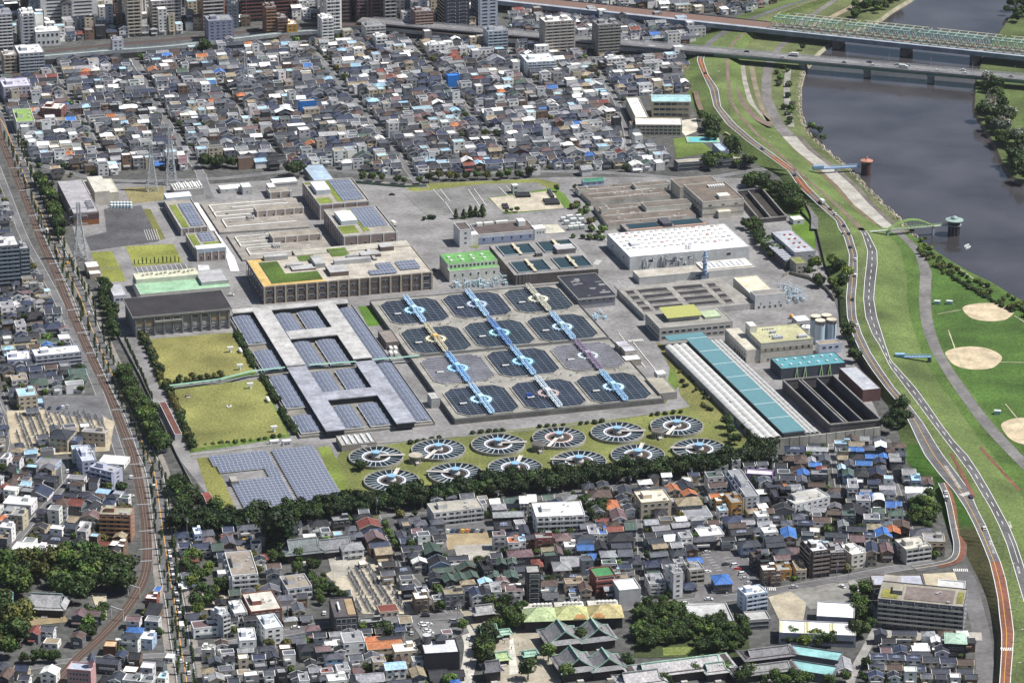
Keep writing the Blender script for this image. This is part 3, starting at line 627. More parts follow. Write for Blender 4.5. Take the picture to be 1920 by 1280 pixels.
# ---- solar panels
def solar(par, x0, x1, y0, y1, z, tilt=.6, name='solar_panel'):
 b = MB(); b.poly([(x0, y0, z), (x1, y0, z), (x1, y1, z + tilt), (x0, y1, z + tilt)], KS); b.box(x0, x1, y1 - .1, y1, z - .3, z + tilt - .02, KM, (.4, .4, .42)); return b.build(name, par)
def solar_roof(T, x0, x1, y0, y1, z, n):
 for i in range(n):
  a = y0 + (y1 - y0) * i / n; solar(T, x0, x1, a, a + (y1 - y0) / n * .82, z + .3, .5)
BR = (.27, .21, .19)
def brownbld(lab, FL, FR, BL, H, nr, solarx, n, pent, grass, name='filter_hall'):
 T, w_, d = bld(name, lab, 'building', FL, FR, BL, H, BR, (.30, .28, .25), par=.9, parc=(.55, .54, .52))
 for i in range(nr):
  v = d * (i + .5) / nr; win(T, 'l', v, H * .55, 1.6, H * .5, (0, w_, 0, d)); b = MB(); b.box(-.2, 0, v - 2.1, v - 1.3, 0, H, KW, (.55, .54, .52)); b.build('pilaster', T)
 for i in range(5): u = .2 + (w_ - 1.2) * i / 4; b = MB(); b.box(u, u + .8, -.22, 0, 0, H + .6, KW, (.58, .57, .55)); b.build('pilaster', T)
 for i in range(4): win(T, 'f', w_ * (i + .62) / 4, H * .4, 1, H * .5, (0, w_, 0, d))
 if solarx: solar_roof(T, w_ * solarx[0], w_ * solarx[1], d * solarx[2], d * solarx[3], H, n)
 for q in grass: b = MB(); b.box(w_ * q[0], w_ * q[1], d * q[2], d * q[3], H, H + .25, KL, (.16, .20, .04)); b.build('roof_lawn', T)
 if pent: a = pent; b = MB(); b.box(w_ * a[0], w_ * a[1], d * a[2], d * a[3], H, H + a[4], KW, (.5, .55, .6), KF, (.72, .72, .72)); b.build('penthouse', T)
 return T, w_, d
brownbld('brown hall with roof lawn, white penthouse and solar panels, farther of the twins', (599, 386), (694, 379), (567.5, 342.5), 10.5, 9, (.50, .93, .12, .97), 11, (.1, .38, .45, .82, 3.2), [(.40, .52, .1, .98), (.03, .3, .08, .3), (.02, .2, .9, .97)])
T, w_, d = brownbld('brown hall with roof lawn, white penthouse and solar panels, nearer of the twins', (644, 445), (748, 440), (606, 395), 10.5, 9, (.48, .93, .28, .97), 11, (.12, .42, .42, .78, 3.2), [(.43, .55, .15, .98), (.03, .34, .12, .38)])
brownbld('long low brown hall with solar panels, farther of the two left ones', (339, 430), (390, 425), (307.5, 378), 5, 10, (.42, .9, .06, .86), 12, None, [(.1, .33, .05, .85)], 'valve_house')
T, w_, d = bld('end_block', 'pale blue end block with slatted front on the far left low hall', 'building', (312, 372), (361, 369), (308, 363), 7, (.5, .55, .6), (.66, .68, .70), par=.2)
T, w_, d = brownbld('short brown hall with solar panels and a blue-fronted entrance block', (369, 475), (424, 470), (344, 440), 6, 6, (.38, .85, .55, .98), 6, None, [(.06, .28, .35, .95), (.4, .95, .3, .5)], 'valve_house')
b = MB(); b.box(0, w_, -.05, 8, 6, 8.8, KW, (.36, .42, .48), KF, (.62, .64, .68)); b.build('entrance_block', T)
wh = MB()
for pts in ([(362, 381), (371, 380), (405, 432), (395, 433)], [(395, 434), (405, 433), (440, 482), (424, 482)], [(424, 482), (440, 482), (449, 508), (432, 509)], [(371, 497), (391, 497), (394, 507), (372, 507)]): wh.poly([(*P(x, y, .3), .3) for x, y in pts], KC, (.62, .61, .62))
struct('white_paving', wh)
# ---- tan filter decks with white kerbs and pipes
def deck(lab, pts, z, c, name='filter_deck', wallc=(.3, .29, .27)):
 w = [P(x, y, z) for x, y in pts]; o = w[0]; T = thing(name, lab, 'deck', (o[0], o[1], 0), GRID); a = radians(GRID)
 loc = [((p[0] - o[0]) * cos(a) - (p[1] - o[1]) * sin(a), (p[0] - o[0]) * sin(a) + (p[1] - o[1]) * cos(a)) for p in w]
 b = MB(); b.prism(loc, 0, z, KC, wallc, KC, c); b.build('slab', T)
 cx = sum(p[0] for p in w) / len(w); cy = sum(p[1] for p in w) / len(w); xs = [p[0] for p in loc]; yy = [p[1] for p in loc]
 occ_box(cx, cy, GRID, max(xs) - min(xs), max(yy) - min(yy)); return T, loc
TAN = (.265, .245, .22)
T1, L1 = deck('tan filter deck with white kerbs, farther of the pair between the brown halls', [(412, 436), (580, 425), (555, 371), (376, 381)], 1.4, TAN)
T2, L2 = deck('tan filter deck with white kerbs, nearer of the pair between the brown halls', [(455, 487), (632, 478), (598, 432), (425, 441)], 1.4, TAN)
for T_, L_ in ((T1, L1), (T2, L2)):
 w_ = L_[1][0]; d = L_[3][1]
 for (a, b_, c, e) in ((.06, .95, .86, .88), (.06, .075, .5, .86), (.06, .95, .62, .64), (.06, .5, .48, .5), (.1, .9, .12, .14), (.1, .115, .14, .4), (.1, .45, .38, .4), (.3, .95, .74, .76)):
  q = MB(); q.box(w_ * a, w_ * b_, d * c, d * e, 1.4, 2.3, KW, (.6, .59, .56)); q.build('kerb', T_)
 for i in range(10): q = MB(); q.cyl(w_ * (.4 + .02 * (i % 4)), d * (.34 + .04 * (i // 4)), .9, 1.4, 3.4, KM, (.42, .41, .40), 8); q.build('valve', T_)
 for i in range(26):
  u, v = random.uniform(.1, .95), random.choice((.2, .3, .56, .7, .8, .92)); q = MB(); q.box(w_ * u, w_ * u + random.uniform(1, 3.5), d * v, d * v + .8, 1.4, 2.0, KC, jit((.45, .43, .38), .3)); q.build('hatch', T_)
for i, (FL, FR, BL, H) in enumerate((((505.5, 362), (547, 359), (500, 355), 4.4), ((481, 397), (571, 391), (473.5, 388.5), 5.4), ((511, 446.5), (604.5, 440.5), (504.5, 436), 5.4))):
 T, w_, d = bld('control_room', ['small tan control room with pale pilasters at the back of the far filter deck', 'long tan control room with pale pilasters on the far filter deck', 'long tan control room with pale pilasters on the near filter deck'][i], 'building', FL, FR, BL, H, (.36, .30, .26), (.27, .24, .20), par=.5, parc=(.6, .6, .58))
 for k in range([3, 6, 5][i]):
  u = .3 + (w_ - 1.5) * k / ([3, 6, 5][i] - 1); b = MB(); b.box(u, u + .9, -.2, 0, 0, H + .3, KW, (.6, .6, .6)); b.build('pilaster', T)
  if k: win(T, 'f', u - 1.2, H * .4, 1.1, 2.2, (0, w_, 0, d))
# ---- office with lawn roof
o, az, w_, d = frame3((494, 539), (811, 511), (464, 488), 11.5)
T = thing('office_building', 'long dark brick office with beige pilasters, green lawn roof and black solar panels', 'office', o, az); occ_box(*P(640, 520), GRID, w_, d); H = 11.5
b = MB(); b.box(0, w_, 0, d, 0, H, KW, (.12, .095, .09), KF, (.40, .37, .32)); b.build('wall', T)
b = MB(); b.box(w_ * .30, w_, d, d + 14, 0, H - .4, KW, (.14, .11, .10), KF, (.38, .36, .31)); b.build('rear_wing', T)
r = MB(); flat(r, 0, w_, 0, d, H + .02, (.39, .36, .31), (.38, .35, .30), par=.6); r.build('roof', T)
for q, c in (((.005, .37, 0.01, .09), 1), ((.005, .055, .09, .97), 1), ((.055, .22, .9, .98), 1)):
 b = MB(); b.box(w_ * q[0], w_ * q[1], d * q[2], d * q[3], H, H + .3, KF, (.52, .36, .13)); b.build('ochre_walkway', T)
for q in ((.06, .36, .10, .40), (.06, .17, .40, .86)): b = MB(); b.box(w_ * q[0], w_ * q[1], d * q[2], d * q[3], H, H + .35, KL, (.07, .12, .02)); b.build('roof_lawn', T)
for q in ((.30, .40, .80, .98), (.50, .61, .86, 1.15)): b = MB(); b.box(w_ * q[0], w_ * q[1], d * q[2], d * q[3], H, H + .3, KL, (.08, .13, .025)); b.build('roof_lawn', T)
for q in ((.2, .3, .60, .66, 2), (.22, .36, .46, .62, 1.2), (.36, .42, .5, .8, 3.2), (.41, .52, .16, .42, 3.0), (.48, .7, .55, .63, 3.0), (.8, .88, .9, 1.05, 3), (.1, .24, .9, 1.0, 3), (.66, .78, .72, .86, 2), (.58, .66, .78, .82, 1.5), (.72, .74, .6, 1.0, 1.2)):
 b = MB(); b.box(w_ * q[0], w_ * q[1], d * q[2], d * q[3], H, H + q[4], KW, random.choice(((.14, .11, .10), (.36, .36, .36), (.42, .42, .43))), KF, (.36, .36, .36)); b.build('roof_block', T)
for q, n in (((.64, .80, .07, .22), 3), ((.71, .80, .22, .45), 4), ((.83, .95, .16, .46), 6)): solar_roof(T, w_ * q[0], w_ * q[1], d * q[2], d * q[3], H + .4, n)
for i in range(17):
 u = (w_ - 1.0) * i / 16; b = MB(); b.box(u, u + 1.1, -.5, 0, 0, H + .3, KW, (.40, .36, .28)); b.build('pilaster', T)
 if i < 16:
  wd = (w_ - 1) / 16
  for k, zz in enumerate((3.2, 8.0)):
   if i < 8: win(T, 'f', u + 1 + wd * .42, zz, wd * .62, 1.9, (0, w_, 0, d))
   elif i in (15,): win(T, 'f', u + 1 + wd * .42, zz, wd * .75, 3.6, (0, w_, 0, d))
   else:
    for e in (.3, .62): win(T, 'f', u + 1 + wd * e, zz + (.8 if i % 2 else 0), 1.1 + .5 * (i % 3), 1.5, (0, w_, 0, d))
for i in range(7): win(T, 'l', d * (i + .5) / 7, 6, 5, 8, (0, w_, 0, d))
# ---- white building with brown roof and tower
T, w_, d = bld('white_control_block', 'white and blue block with a dark brown roof behind the open water tanks', 'building', (897, 441), (1006, 433), (890, 421), 7, (.55, .56, .58), (.10, .08, .075), par=.5, parc=(.65, .65, .65))
b = MB(); b.box(.5, w_ - 1, -.15, 0, .8, 5, KW, (.26, .31, .44)); b.build('blue_panel', T)
for i in range(6): win(T, 'f', 4 + (w_ - 8) * i / 5, 3.6, 1.2, 2.4, (0, w_, -.15, d))
b = MB(); b.box(w_ - 1, w_ + 7, -.3, 8, 0, 8, KW, WHT, KF, (.7, .7, .7)); b.build('end_block', T)
for i in range(3): win(T, 'f', w_ + 1.2 + i * 2, 5.5, .8, 1.3, (0, w_, -.3, d))
for q in ((.78, .9, .5, .8, 3.5), (.1, .2, .8, .95, 2), (.24, .4, .88, .98, 1.5), (.45, .66, .9, 1, 1.5)): b = MB(); b.box(w_ * q[0], w_ * q[1], d * q[2], d * q[3], 7, 7 + q[4], KW, WHT); b.build('roof_block', T)
T, w_, d = bld('white_tower_block', 'plain white stair tower standing at the left end of the brown-roofed block', 'building', (862, 432.5), (884, 430.5), (847.5, 419), 12, (.64, .64, .63), (.10, .085, .08), par=.6, wins=[('f', 1, 3, 1.6, 1.2, 3, 3.5)])
b = MB(); b.box(w_, w_ + 5, 1, 8, 0, 8, KW, (.64, .64, .63)); b.build('low_block', T)
# containers beside it
for i, (x, y, w1, h1) in enumerate(((1068, 407, 12, 3), (1085, 406, 10, 3), (1075, 414, 12, 3.5), (1090, 414, 10, 3.5), (1056, 411, 9, 3), (1062, 417, 9, 3), (1070, 427, 9, 3), (1080, 426, 10, 3), (1091, 425, 9, 3), (1074, 421, 10, 2.6), (1085, 420, 9, 2.6))):
 T = thing('equipment_container', 'white box container in the yard right of the brown-roofed block', 'container', (*P(x, y + 4), 0), GRID, 'white equipment containers', share=True)
 q = w1 * mpp(y) / 2; b = MB(); b.box(-q, q, -1.3, 1.3, .3, h1, KM, (.5, .53, .52), KM, (.68, .68, .66)); b.build('body', T); b = MB(); b.box(-q * .8, q * .8, -1.4, -1.3, .8, h1 - .8, KM, (.33, .38, .38)); b.build('louvre', T)
# ---- green roofed building
T, w_, d = bld('green_roofed_hall', 'white hall with bright green flat roofs on two levels and a row of dark windows', 'building', (843, 509), (937, 501), (835, 485), 7.6, (.60, .60, .54), (.13, .30, .10), par=.25, wins=[('f', 6, 1, 1.1, 2, 4.6, 0)])
b = MB(); b.box(0, w_, 5, d, 7.6, 11, KW, (.60, .60, .55), KF, (.13, .31, .10)); b.build('upper_storey', T)
for i in range(12): win(T, 'f', 2.5 + (w_ - 5) * i / 11, 9.2, 1.5, 1.9, (0, w_, 5, d))
for i in range(8): b = MB(); u = 3 + (i // 2) * 7.6; v = 9 + (i % 2) * 7; b.box(u, u + 1.8, v, v + 1.8, 11, 12, KM, WHT); b.build('roof_vent', T)
# substation gear in front
def gear(lab, pts_px, n, c, name='switchgear', cat='switchgear', hmax=4, grp=None):
 (x0, y0), (x1, y1), (x2, y2) = pts_px; T = thing(name, lab, cat, (*P(x0, y0), 0), GRID); A, B_, C_ = P(x0, y0), P(x1, y1), P(x2, y2)
 a = radians(GRID)
 for i in range(n):
  s, t = random.random(), random.random(); X = (B_[0] - A[0]) * s + (C_[0] - A[0]) * t; Y = (B_[1] - A[1]) * s + (C_[1] - A[1]) * t
  lx, ly = X * cos(a) - Y * sin(a), X * sin(a) + Y * cos(a); h = random.uniform(1.2, hmax); b = MB(); k = random.random()
  if k < .35: b.cyl(lx, ly, random.uniform(.15, .8), 0, h, KM, jit(c), 8); nm = 'vessel'
  elif k < .7: L_ = random.uniform(2, 9); b.box(lx, lx + (L_ if i % 2 else .4), ly, ly + (.4 if i % 2 else L_), h - .4, h, KM, jit(c), bottom=True); b.box(lx, lx + .25, ly, ly + .25, 0, h, KM, c); nm = 'pipe'
  else: b.box(lx, lx + random.uniform(.8, 2.5), ly, ly + random.uniform(.8, 2), 0, h * .8, KM, jit(c)); nm = 'cabinet'
  b.build(nm, T)
 return T
gear('pale blue substation switchgear frames in front of the green-roofed hall', ((850, 545), (948, 537), (845, 532)), 70, (.42, .52, .56), hmax=4.5)
# ---- four open water basins on a tall concrete tank
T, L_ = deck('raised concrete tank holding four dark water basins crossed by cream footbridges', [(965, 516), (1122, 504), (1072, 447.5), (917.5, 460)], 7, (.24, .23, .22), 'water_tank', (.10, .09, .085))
w_ = L_[1][0]; d = L_[3][1]
def lc(px, py, z, T=T):
 p = P(px, py, z); a = radians(GRID); X, Y = p[0] - T.location[0], p[1] - T.location[1]; return (X * cos(a) - Y * sin(a), X * sin(a) + Y * cos(a))
for q in (((745, 721), (985, 700), (930, 630), (682, 652)), ((1052, 695), (1290, 672), (1215, 600), (985, 622)), ((850, 850), (1098, 830), (1025, 750), (787, 772)), ((1165, 818), (1400, 797), (1340, 727), (1103, 742))):
 pp = [lc(760 + x / 4, 300 + y / 4, 7) for x, y in q]; x0, x1, y0, y1 = pp[0][0], pp[1][0], pp[0][1], pp[3][1]; y0, y1 = min(y0, y1), max(y0, y1)
 b = MB(); b.box(x0, x1, y0, y1, 6.9, 7.06, m_water()); b.poly([(x0, y0, 7.08), (x1, y0, 7.08), (x1, y1, 7.08), (x0, y1, 7.08)], mat('basin_water', .08, .15, .1, col=(.018, .04, .045), spec=.6)); b.build('water', T)
 b = MB();
 for e in ((x0 - .5, x1 + .5, y0 - .5, y0), (x0 - .5, x1 + .5, y1, y1 + .5), (x0 - .5, x0, y0, y1), (x1, x1 + .5, y0, y1)): b.box(*e, 7, 7.9, KC, (.33, .35, .37))
 b.build('rim', T); xm = (x0 + x1) / 2
 b = MB(); b.box(xm - 1, xm + 1, y0 - 1.5, y1 + 1.5, 7.9, 8.4, KC, (.52, .46, .33), bottom=True); b.cyl(xm, (y0 + y1) / 2, 2.0, 7.9, 8.6, KC, (.50, .46, .36)); b.build('footbridge', T)
for i in range(24): b = MB(); u = 1 + (w_ - 2) * i / 23; b.box(u - .25, u + .25, -.4, 0, 0, 6.8, KC, (.16, .15, .14)); b.build('buttress', T)
b = MB(); b.box(w_ - 18, w_ - 5, d * .52, d * .68, 7, 10.5, KW, (.16, .15, .16), KF, (.4, .4, .4)); b.build('machine_hut', T)
b = MB(); b.box(w_ * .42, w_ * .5, d * .5, d * .56, 7, 9.5, KW, (.10, .09, .09), KF, (.2, .2, .2)); b.build('machine_hut', T)
# ---- black flat roof building
T, w_, d = bld('black_roofed_building', 'grey building with a weathered black flat roof at the corner of the clarifier basins', 'building', (1085, 560), (1154, 554), (1046, 519), 7, (.28, .28, .31), (.028, .030, .042), par=.3, ov=.8, parc=(.45, .44, .42), wins=[('f', 5, 1, 2.4, 1.2, 5, 0), ('l', 8, 1, 2, 1.2, 5, 0)])
for i in range(16): b = MB(); u, v = random.uniform(.05, .85), random.uniform(.05, .9); b.box(w_ * u, w_ * u + random.uniform(1, 5), d * v, d * v + random.uniform(.6, 4), 7.03, 7.05 + .003 * i, KF, (.20, .20, .21)); b.build('roof_patch', T)
T = gear('pale blue pump units on a concrete plinth below the black-roofed building', ((1112, 603), (1142, 598), (1106, 592)), 14, (.45, .6, .7), 'pump_unit', 'pumps', 2.5)
# ---- clarifier basins
AQ, BLU, CRM, PIPE = (.42, .60, .78), (.18, .32, .60), (.62, .60, .50), (.20, .24, .38)
def deckblock(lab, c0, c1, rows):
 pass
CL = [(777,584),(894,572.5),(1009,562.5),(817,637.5),(936,626),(1054,615),(858,692.5),(980,680),(1102,669),(902,751),(1028,739.5),(1150,727.5)]
ZC = 3.0
cw = [P(x, y, ZC) for x, y in CL]; a_ = radians(GRID)
def uv(p): return (p[0] * cos(a_) - p[1] * sin(a_), p[0] * sin(a_) + p[1] * cos(a_))
def xy(u, v): return (u * cos(a_) + v * sin(a_), -u * sin(a_) + v * cos(a_))
CU = [uv(p) for p in cw]
PU = ((CU[2][0] - CU[0][0]) + (CU[11][0] - CU[9][0])) / 4; PV = (CU[0][1] - CU[9][1]) / 3
print('clarifier pitch', PU, PV)
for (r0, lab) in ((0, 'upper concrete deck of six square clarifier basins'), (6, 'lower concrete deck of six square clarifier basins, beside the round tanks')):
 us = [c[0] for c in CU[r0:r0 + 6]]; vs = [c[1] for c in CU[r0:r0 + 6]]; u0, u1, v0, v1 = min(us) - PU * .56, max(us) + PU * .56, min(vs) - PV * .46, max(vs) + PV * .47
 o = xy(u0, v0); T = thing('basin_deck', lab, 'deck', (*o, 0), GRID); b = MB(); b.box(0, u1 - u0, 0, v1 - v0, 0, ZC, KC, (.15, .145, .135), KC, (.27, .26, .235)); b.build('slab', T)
 for i in range(34):
  u = random.uniform(.03, .97) * (u1 - u0); v = (v1 - v0) * .5 + random.uniform(-3.2, 3.2); q = MB(); s = random.uniform(.3, .9); q.box(u, u + s * 1.5, v, v + s, ZC, ZC + random.uniform(.3, 1.6), KM, jit(random.choice(((.5, .5, .48), (.3, .28, .25))), .2)); q.build('hatch', T)
 b = MB()
 for e in ((0, u1 - u0, 0, .15), (0, u1 - u0, v1 - v0 - .15, v1 - v0), (0, .15, 0, v1 - v0), (u1 - u0 - .15, u1 - u0, 0, v1 - v0)): b.box(*e, ZC, ZC + .9, KM, (.25, .25, .24))
 b.build('railing', T); occ_box(*xy((u0 + u1) / 2, (v0 + v1) / 2), GRID, u1 - u0, v1 - v0)
def octo(hu, hv, c):
 return [(-hu + c, -hv), (hu - c, -hv), (hu, -hv + c * 1.1), (hu, hv - c * 1.1), (hu - c, hv), (-hu + c, hv), (-hu, hv - c * 1.1), (-hu, -hv + c * 1.1)]
DESC = ['pale blue bridge and ring', 'pale blue bridge and rust-flecked ring', 'cream bridge and ring', 'rusty cream bridge and cream ring', 'deep blue bridge and turquoise ring', 'pale blue bridge and open ring', 'bright blue bridge over drained grey troughs', 'long blue bridge linked to the row behind', 'rusty red bridge over drained grey troughs', 'sky blue bridge, leftmost in the nearest row', 'white bridge with a rusty ring and a blue tarp', 'blue bridge, rightmost in the nearest row']
BC = [AQ, AQ, CRM, (.6, .55, .42), BLU, AQ, (.28, .50, .78), (.36, .56, .76), (.30, .24, .34), AQ, (.6, .68, .74), (.34, .55, .76)]
RGC = [(.40, .66, .88), (.42, .50, .62), (.66, .66, .54), (.60, .57, .42), (.36, .62, .68), (.46, .58, .68), (.34, .6, .85), (.34, .62, .82), (.5, .55, .58), (.45, .68, .85), (.42, .34, .34), (.45, .62, .76)]
WC_ = [(.012, .016, .026), (.012, .017, .034), (.014, .022, .020), (.014, .022, .020), (.012, .024, .026), (.012, .020, .024), (.16, .16, .18), (.010, .016, .026), (.22, .22, .22), (.011, .017, .026), (.010, .015, .030), (.010, .018, .024)]
for i, (px, py) in enumerate(CL):
 dry = i in (6, 8); o = cw[i]; T = thing('clarifier_basin', 'square clarifier basin with ' + DESC[i], 'basin', (o[0], o[1], ZC), GRID, 'square clarifier basins')
 hu, hv = PU * .462, PV * .425; O8 = octo(hu, hv, 6)
 b = MB(); b.poly([(*p, .04) for p in O8], mat('clarifier_water', .12, .15, .1, spec=.5) if not dry else KC, WC_[i]); b.build('water', T)
 b = MB()
 for k in range(8): p, q = O8[k], O8[(k + 1) % 8]; b.bar((*p, .25), (*q, .25), .3, KC, (.34, .32, .28))
 b.build('rim', T)
 # troughs across (A direction): dark launders with pale lips
 n = 15
 for k in range(n):
  v = -hv + 2 * hv * (k + .6) / n; e = max(0, abs(v) - (hv - 6)) * .9; hx = hu - e
  b = MB(); tc = (.085, .105, .15) if not dry else (.30, .30, .33)
  b.box(-hx, hx, v - .42, v + .42, .1, .32 if not dry else .9, KC, tc, KC, tc if not dry else (.26, .26, .3)); b.build('trough', T)
 for k in range(8):
  u = -hu + 2 * hu * (k + .5) / 8; e = max(0, abs(u) - (hu - 5.5)); b = MB(); b.box(u - .09, u + .09, -hv + e, hv - e, .35, .5, KM, (.22, .27, .29)); b.build('cross_rail', T)
 b = MB(); b.ring(0, 0, 4.6, 6.4, .5, 1.3, KM, RGC[i], 36); b.build('ring_launder', T)
 b = MB()
 for k in range(20): t = 2 * pi * k / 20; b.bar((6.4 * cos(t), 6.4 * sin(t), 1.0), (7.5 * cos(t), 7.5 * sin(t), .8), .12, KM, RGC[i])
 for k in range(8): t = 2 * pi * k / 8 + .2; b.bar((0, 0, 1.2), (4.8 * cos(t), 4.8 * sin(t), 1.0), .18, KM, RGC[i])
 b.build('ring_spoke', T)
 # truss bridge along B
 bc = BC[i]; L1, L2 = -hv - 2, hv + 2; b = MB()
 b.box(-.9, .9, L1, L2, 1.5, 1.75, KM, tuple(q * .9 for q in bc), bottom=True)
 nb = 12
 for s in (-1.3, 1.3):
  b.bar((s, L1, 3.0), (s, L2, 3.0), .20, KM, bc); b.bar((s, L1, 1.4), (s, L2, 1.4), .20, KM, bc)
  for k in range(nb):
   y0, y1 = L1 + (L2 - L1) * k / nb, L1 + (L2 - L1) * (k + 1) / nb; b.bar((s, y0, 1.4), (s, y1, 3.0) if k % 2 else (s, y1, 1.4), .10, KM, bc); b.bar((s, y0, 1.4), (s, y0, 3), .12, KM, bc); b.bar((s, y0, 3.0 if k % 2 else 1.4), (s, y1, 1.4 if k % 2 else 3.0), .12, KM, bc)
 for k in range(nb + 1): y0 = L1 + (L2 - L1) * k / nb; b.bar((-1.3, y0, 3), (1.3, y0, 3), .12, KM, bc)
 b.build('bridge_truss', T)
 b = MB(); b.box(-1.6, 1.6, -1.5, 2.6, 1.8, 3.6, KM, tuple(min(.7, q * 1.15) for q in (BC[i] if i != 3 else (.6, .36, .12)))); b.build('drive_unit', T)
 b = MB(); b.box(-hu + 5, -hu + 9.5, -4, -2.4, .7, 1.0, KM, (.6, .6, .6), bottom=True); b.box(-hu + 5, -hu + 5.1, -4, -2.4, 1, 1.9, KM, (.5, .5, .5)); b.build('landing', T)
 if i == 10: b = MB(); b.box(-hu + 5, -hu + 8, -3, -1, .8, 2.6, KM, (.02, .06, .3)); b.build('blue_tarp', T)
# ---- round tanks
RT = [(705,855.5),(822,842),(934,832),(1048,819.5),(1157.5,809.5),(1269,797.5),(734,900),(854,887),(966,876),(1086,864),(1196,852),(1311,841)]
RD = ['with a blue octagonal hut at its hub, leftmost of the back row', 'second in the back row, bridge pointing to the lower left', 'third in the back row, below the short hedge of round bushes', 'fourth in the back row, with a pinkish inner ring', 'fifth in the back row, bridge pointing to the right', 'sixth and rightmost of the back row', 'leftmost of the front row by the trees', 'second of the front row half behind trees', 'third of the front row half behind trees', 'fourth of the front row half behind trees', 'fifth of the front row half behind trees', 'rightmost of the front row half behind trees']
for i, (px, py) in enumerate(RT):
 o = P(px, py, 1.6); R0 = 51 * mpp(845); T = thing('round_settling_tank', 'round settling tank ' + RD[i], 'round tank', (o[0], o[1], 0), GRID, 'round settling tanks'); occ_add(o[0], o[1], R0)
 b = MB(); b.ring(0, 0, R0 - .5, R0, 0, 1.9, KC, (.30, .29, .26), 64); b.build('tank_wall', T)
 b = MB(); n = 48; b.poly([((R0 - .5) * cos(2 * pi * k / n), (R0 - .5) * sin(2 * pi * k / n), 1.1) for k in range(n)], mat('clarifier_water', .12, .15, .1, spec=.5), jit((.011, .018, .025), .4)); b.build('water', T)
 b = MB(); b.poly([(7.6 * cos(2 * pi * k / n), 7.6 * sin(2 * pi * k / n), 1.25) for k in range(n)], KC, jit((.050, .038, .031), .35)); b.build('sludge_well', T)
 b = MB(); pk = (.66, .52, .50) if i == 3 else (.66, .70, .78); b.ring(0, 0, 7.3, 8.2, 1.3, 1.8, KM, pk, 48); b.ring(0, 0, 6.5, 6.7, 1.3, 1.5, KM, pk, 48); b.build('inner_ring', T)
 for k in range(24):
  t = 2 * pi * k / 24; b = MB(); c_, s_ = cos(t), sin(t); b.bar((8.2 * c_, 8.2 * s_, 1.35), ((R0 - .6) * c_, (R0 - .6) * s_, 1.35), .22, KM, (.38, .43, .45)); b.build('radial_launder', T)
 b = MB(); b.cyl(0, 0, 2.7, 1.3, 2.2, KC, (.5, .48, .45), 12); b.cyl(0, 0, 1.9, 2.2, 4.4, KW, (.36, .40, .45), 8); b.build('hub_hut', T)
 b = MB(); b.cyl(0, 0, 2.7, 4.4, 4.7, KM, (.22, .38, .52) if py < 850 or i % 2 else (.28, .48, .66), 8, mt=KM, ct=(.24, .42, .58)); b.build('hut_roof', T)
 ang = radians([-12, -130, -10, -128, -14, -128, 62, 160, 62, 160, 62, 165][i]); b = MB(); L2 = R0 + 1; c_, s_ = cos(ang), sin(ang)
 b.poly([(2 * c_ - .9 * s_, 2 * s_ + .9 * c_, 2.3), (2 * c_ + .9 * s_, 2 * s_ - .9 * c_, 2.3), (L2 * c_ + .9 * s_, L2 * s_ - .9 * c_, 2.3), (L2 * c_ - .9 * s_, L2 * s_ + .9 * c_, 2.3)], KC, (.55, .50, .46))
 for s in (-.95, .95): b.bar((2 * c_ - s * s_, 2 * s_ + s * c_, 2.5), (L2 * c_ - s * s_, L2 * s_ + s * c_, 2.5), .14, KM, (.6, .58, .55))
 b.build('walkway', T)
for i, (px, py, c) in enumerate(((779, 866, (.38, .34, .28)), (1009, 844, (.10, .095, .09)), (1233, 819, (.13, .12, .11)))):
 o = P(px, py); T = thing('round_valve_house', ['round valve house with a tan top between the first four tanks', 'round dark-topped valve house between the middle tanks', 'round dark-topped valve house between the right-hand tanks'][i], 'valve house', (*o, 0), GRID)
 b = MB(); b.cyl(0, 0, 3.6, 0, 3.9, KC, (.36, .34, .30), 20); b.build('wall', T); b = MB(); b.cyl(0, 0, 4.0, 3.9, 4.5, KC, (.33, .31, .27), 24, mt=KF, ct=c); b.build('roof', T)
 for k in range(8): t = -pi / 2 + (k - 3.5) * .35; b = MB(); b.at((3.65 * cos(t), 3.65 * sin(t), 0), -math.degrees(t) - 90); b.box(-.35, .35, -.05, .05, .8, 3.2, KG); b.build('window', T)
 b = MB(); b.box(-1, 1, -6, -3.4, 0, 1.6, KC, (.4, .38, .34)); b.build('steps', T)
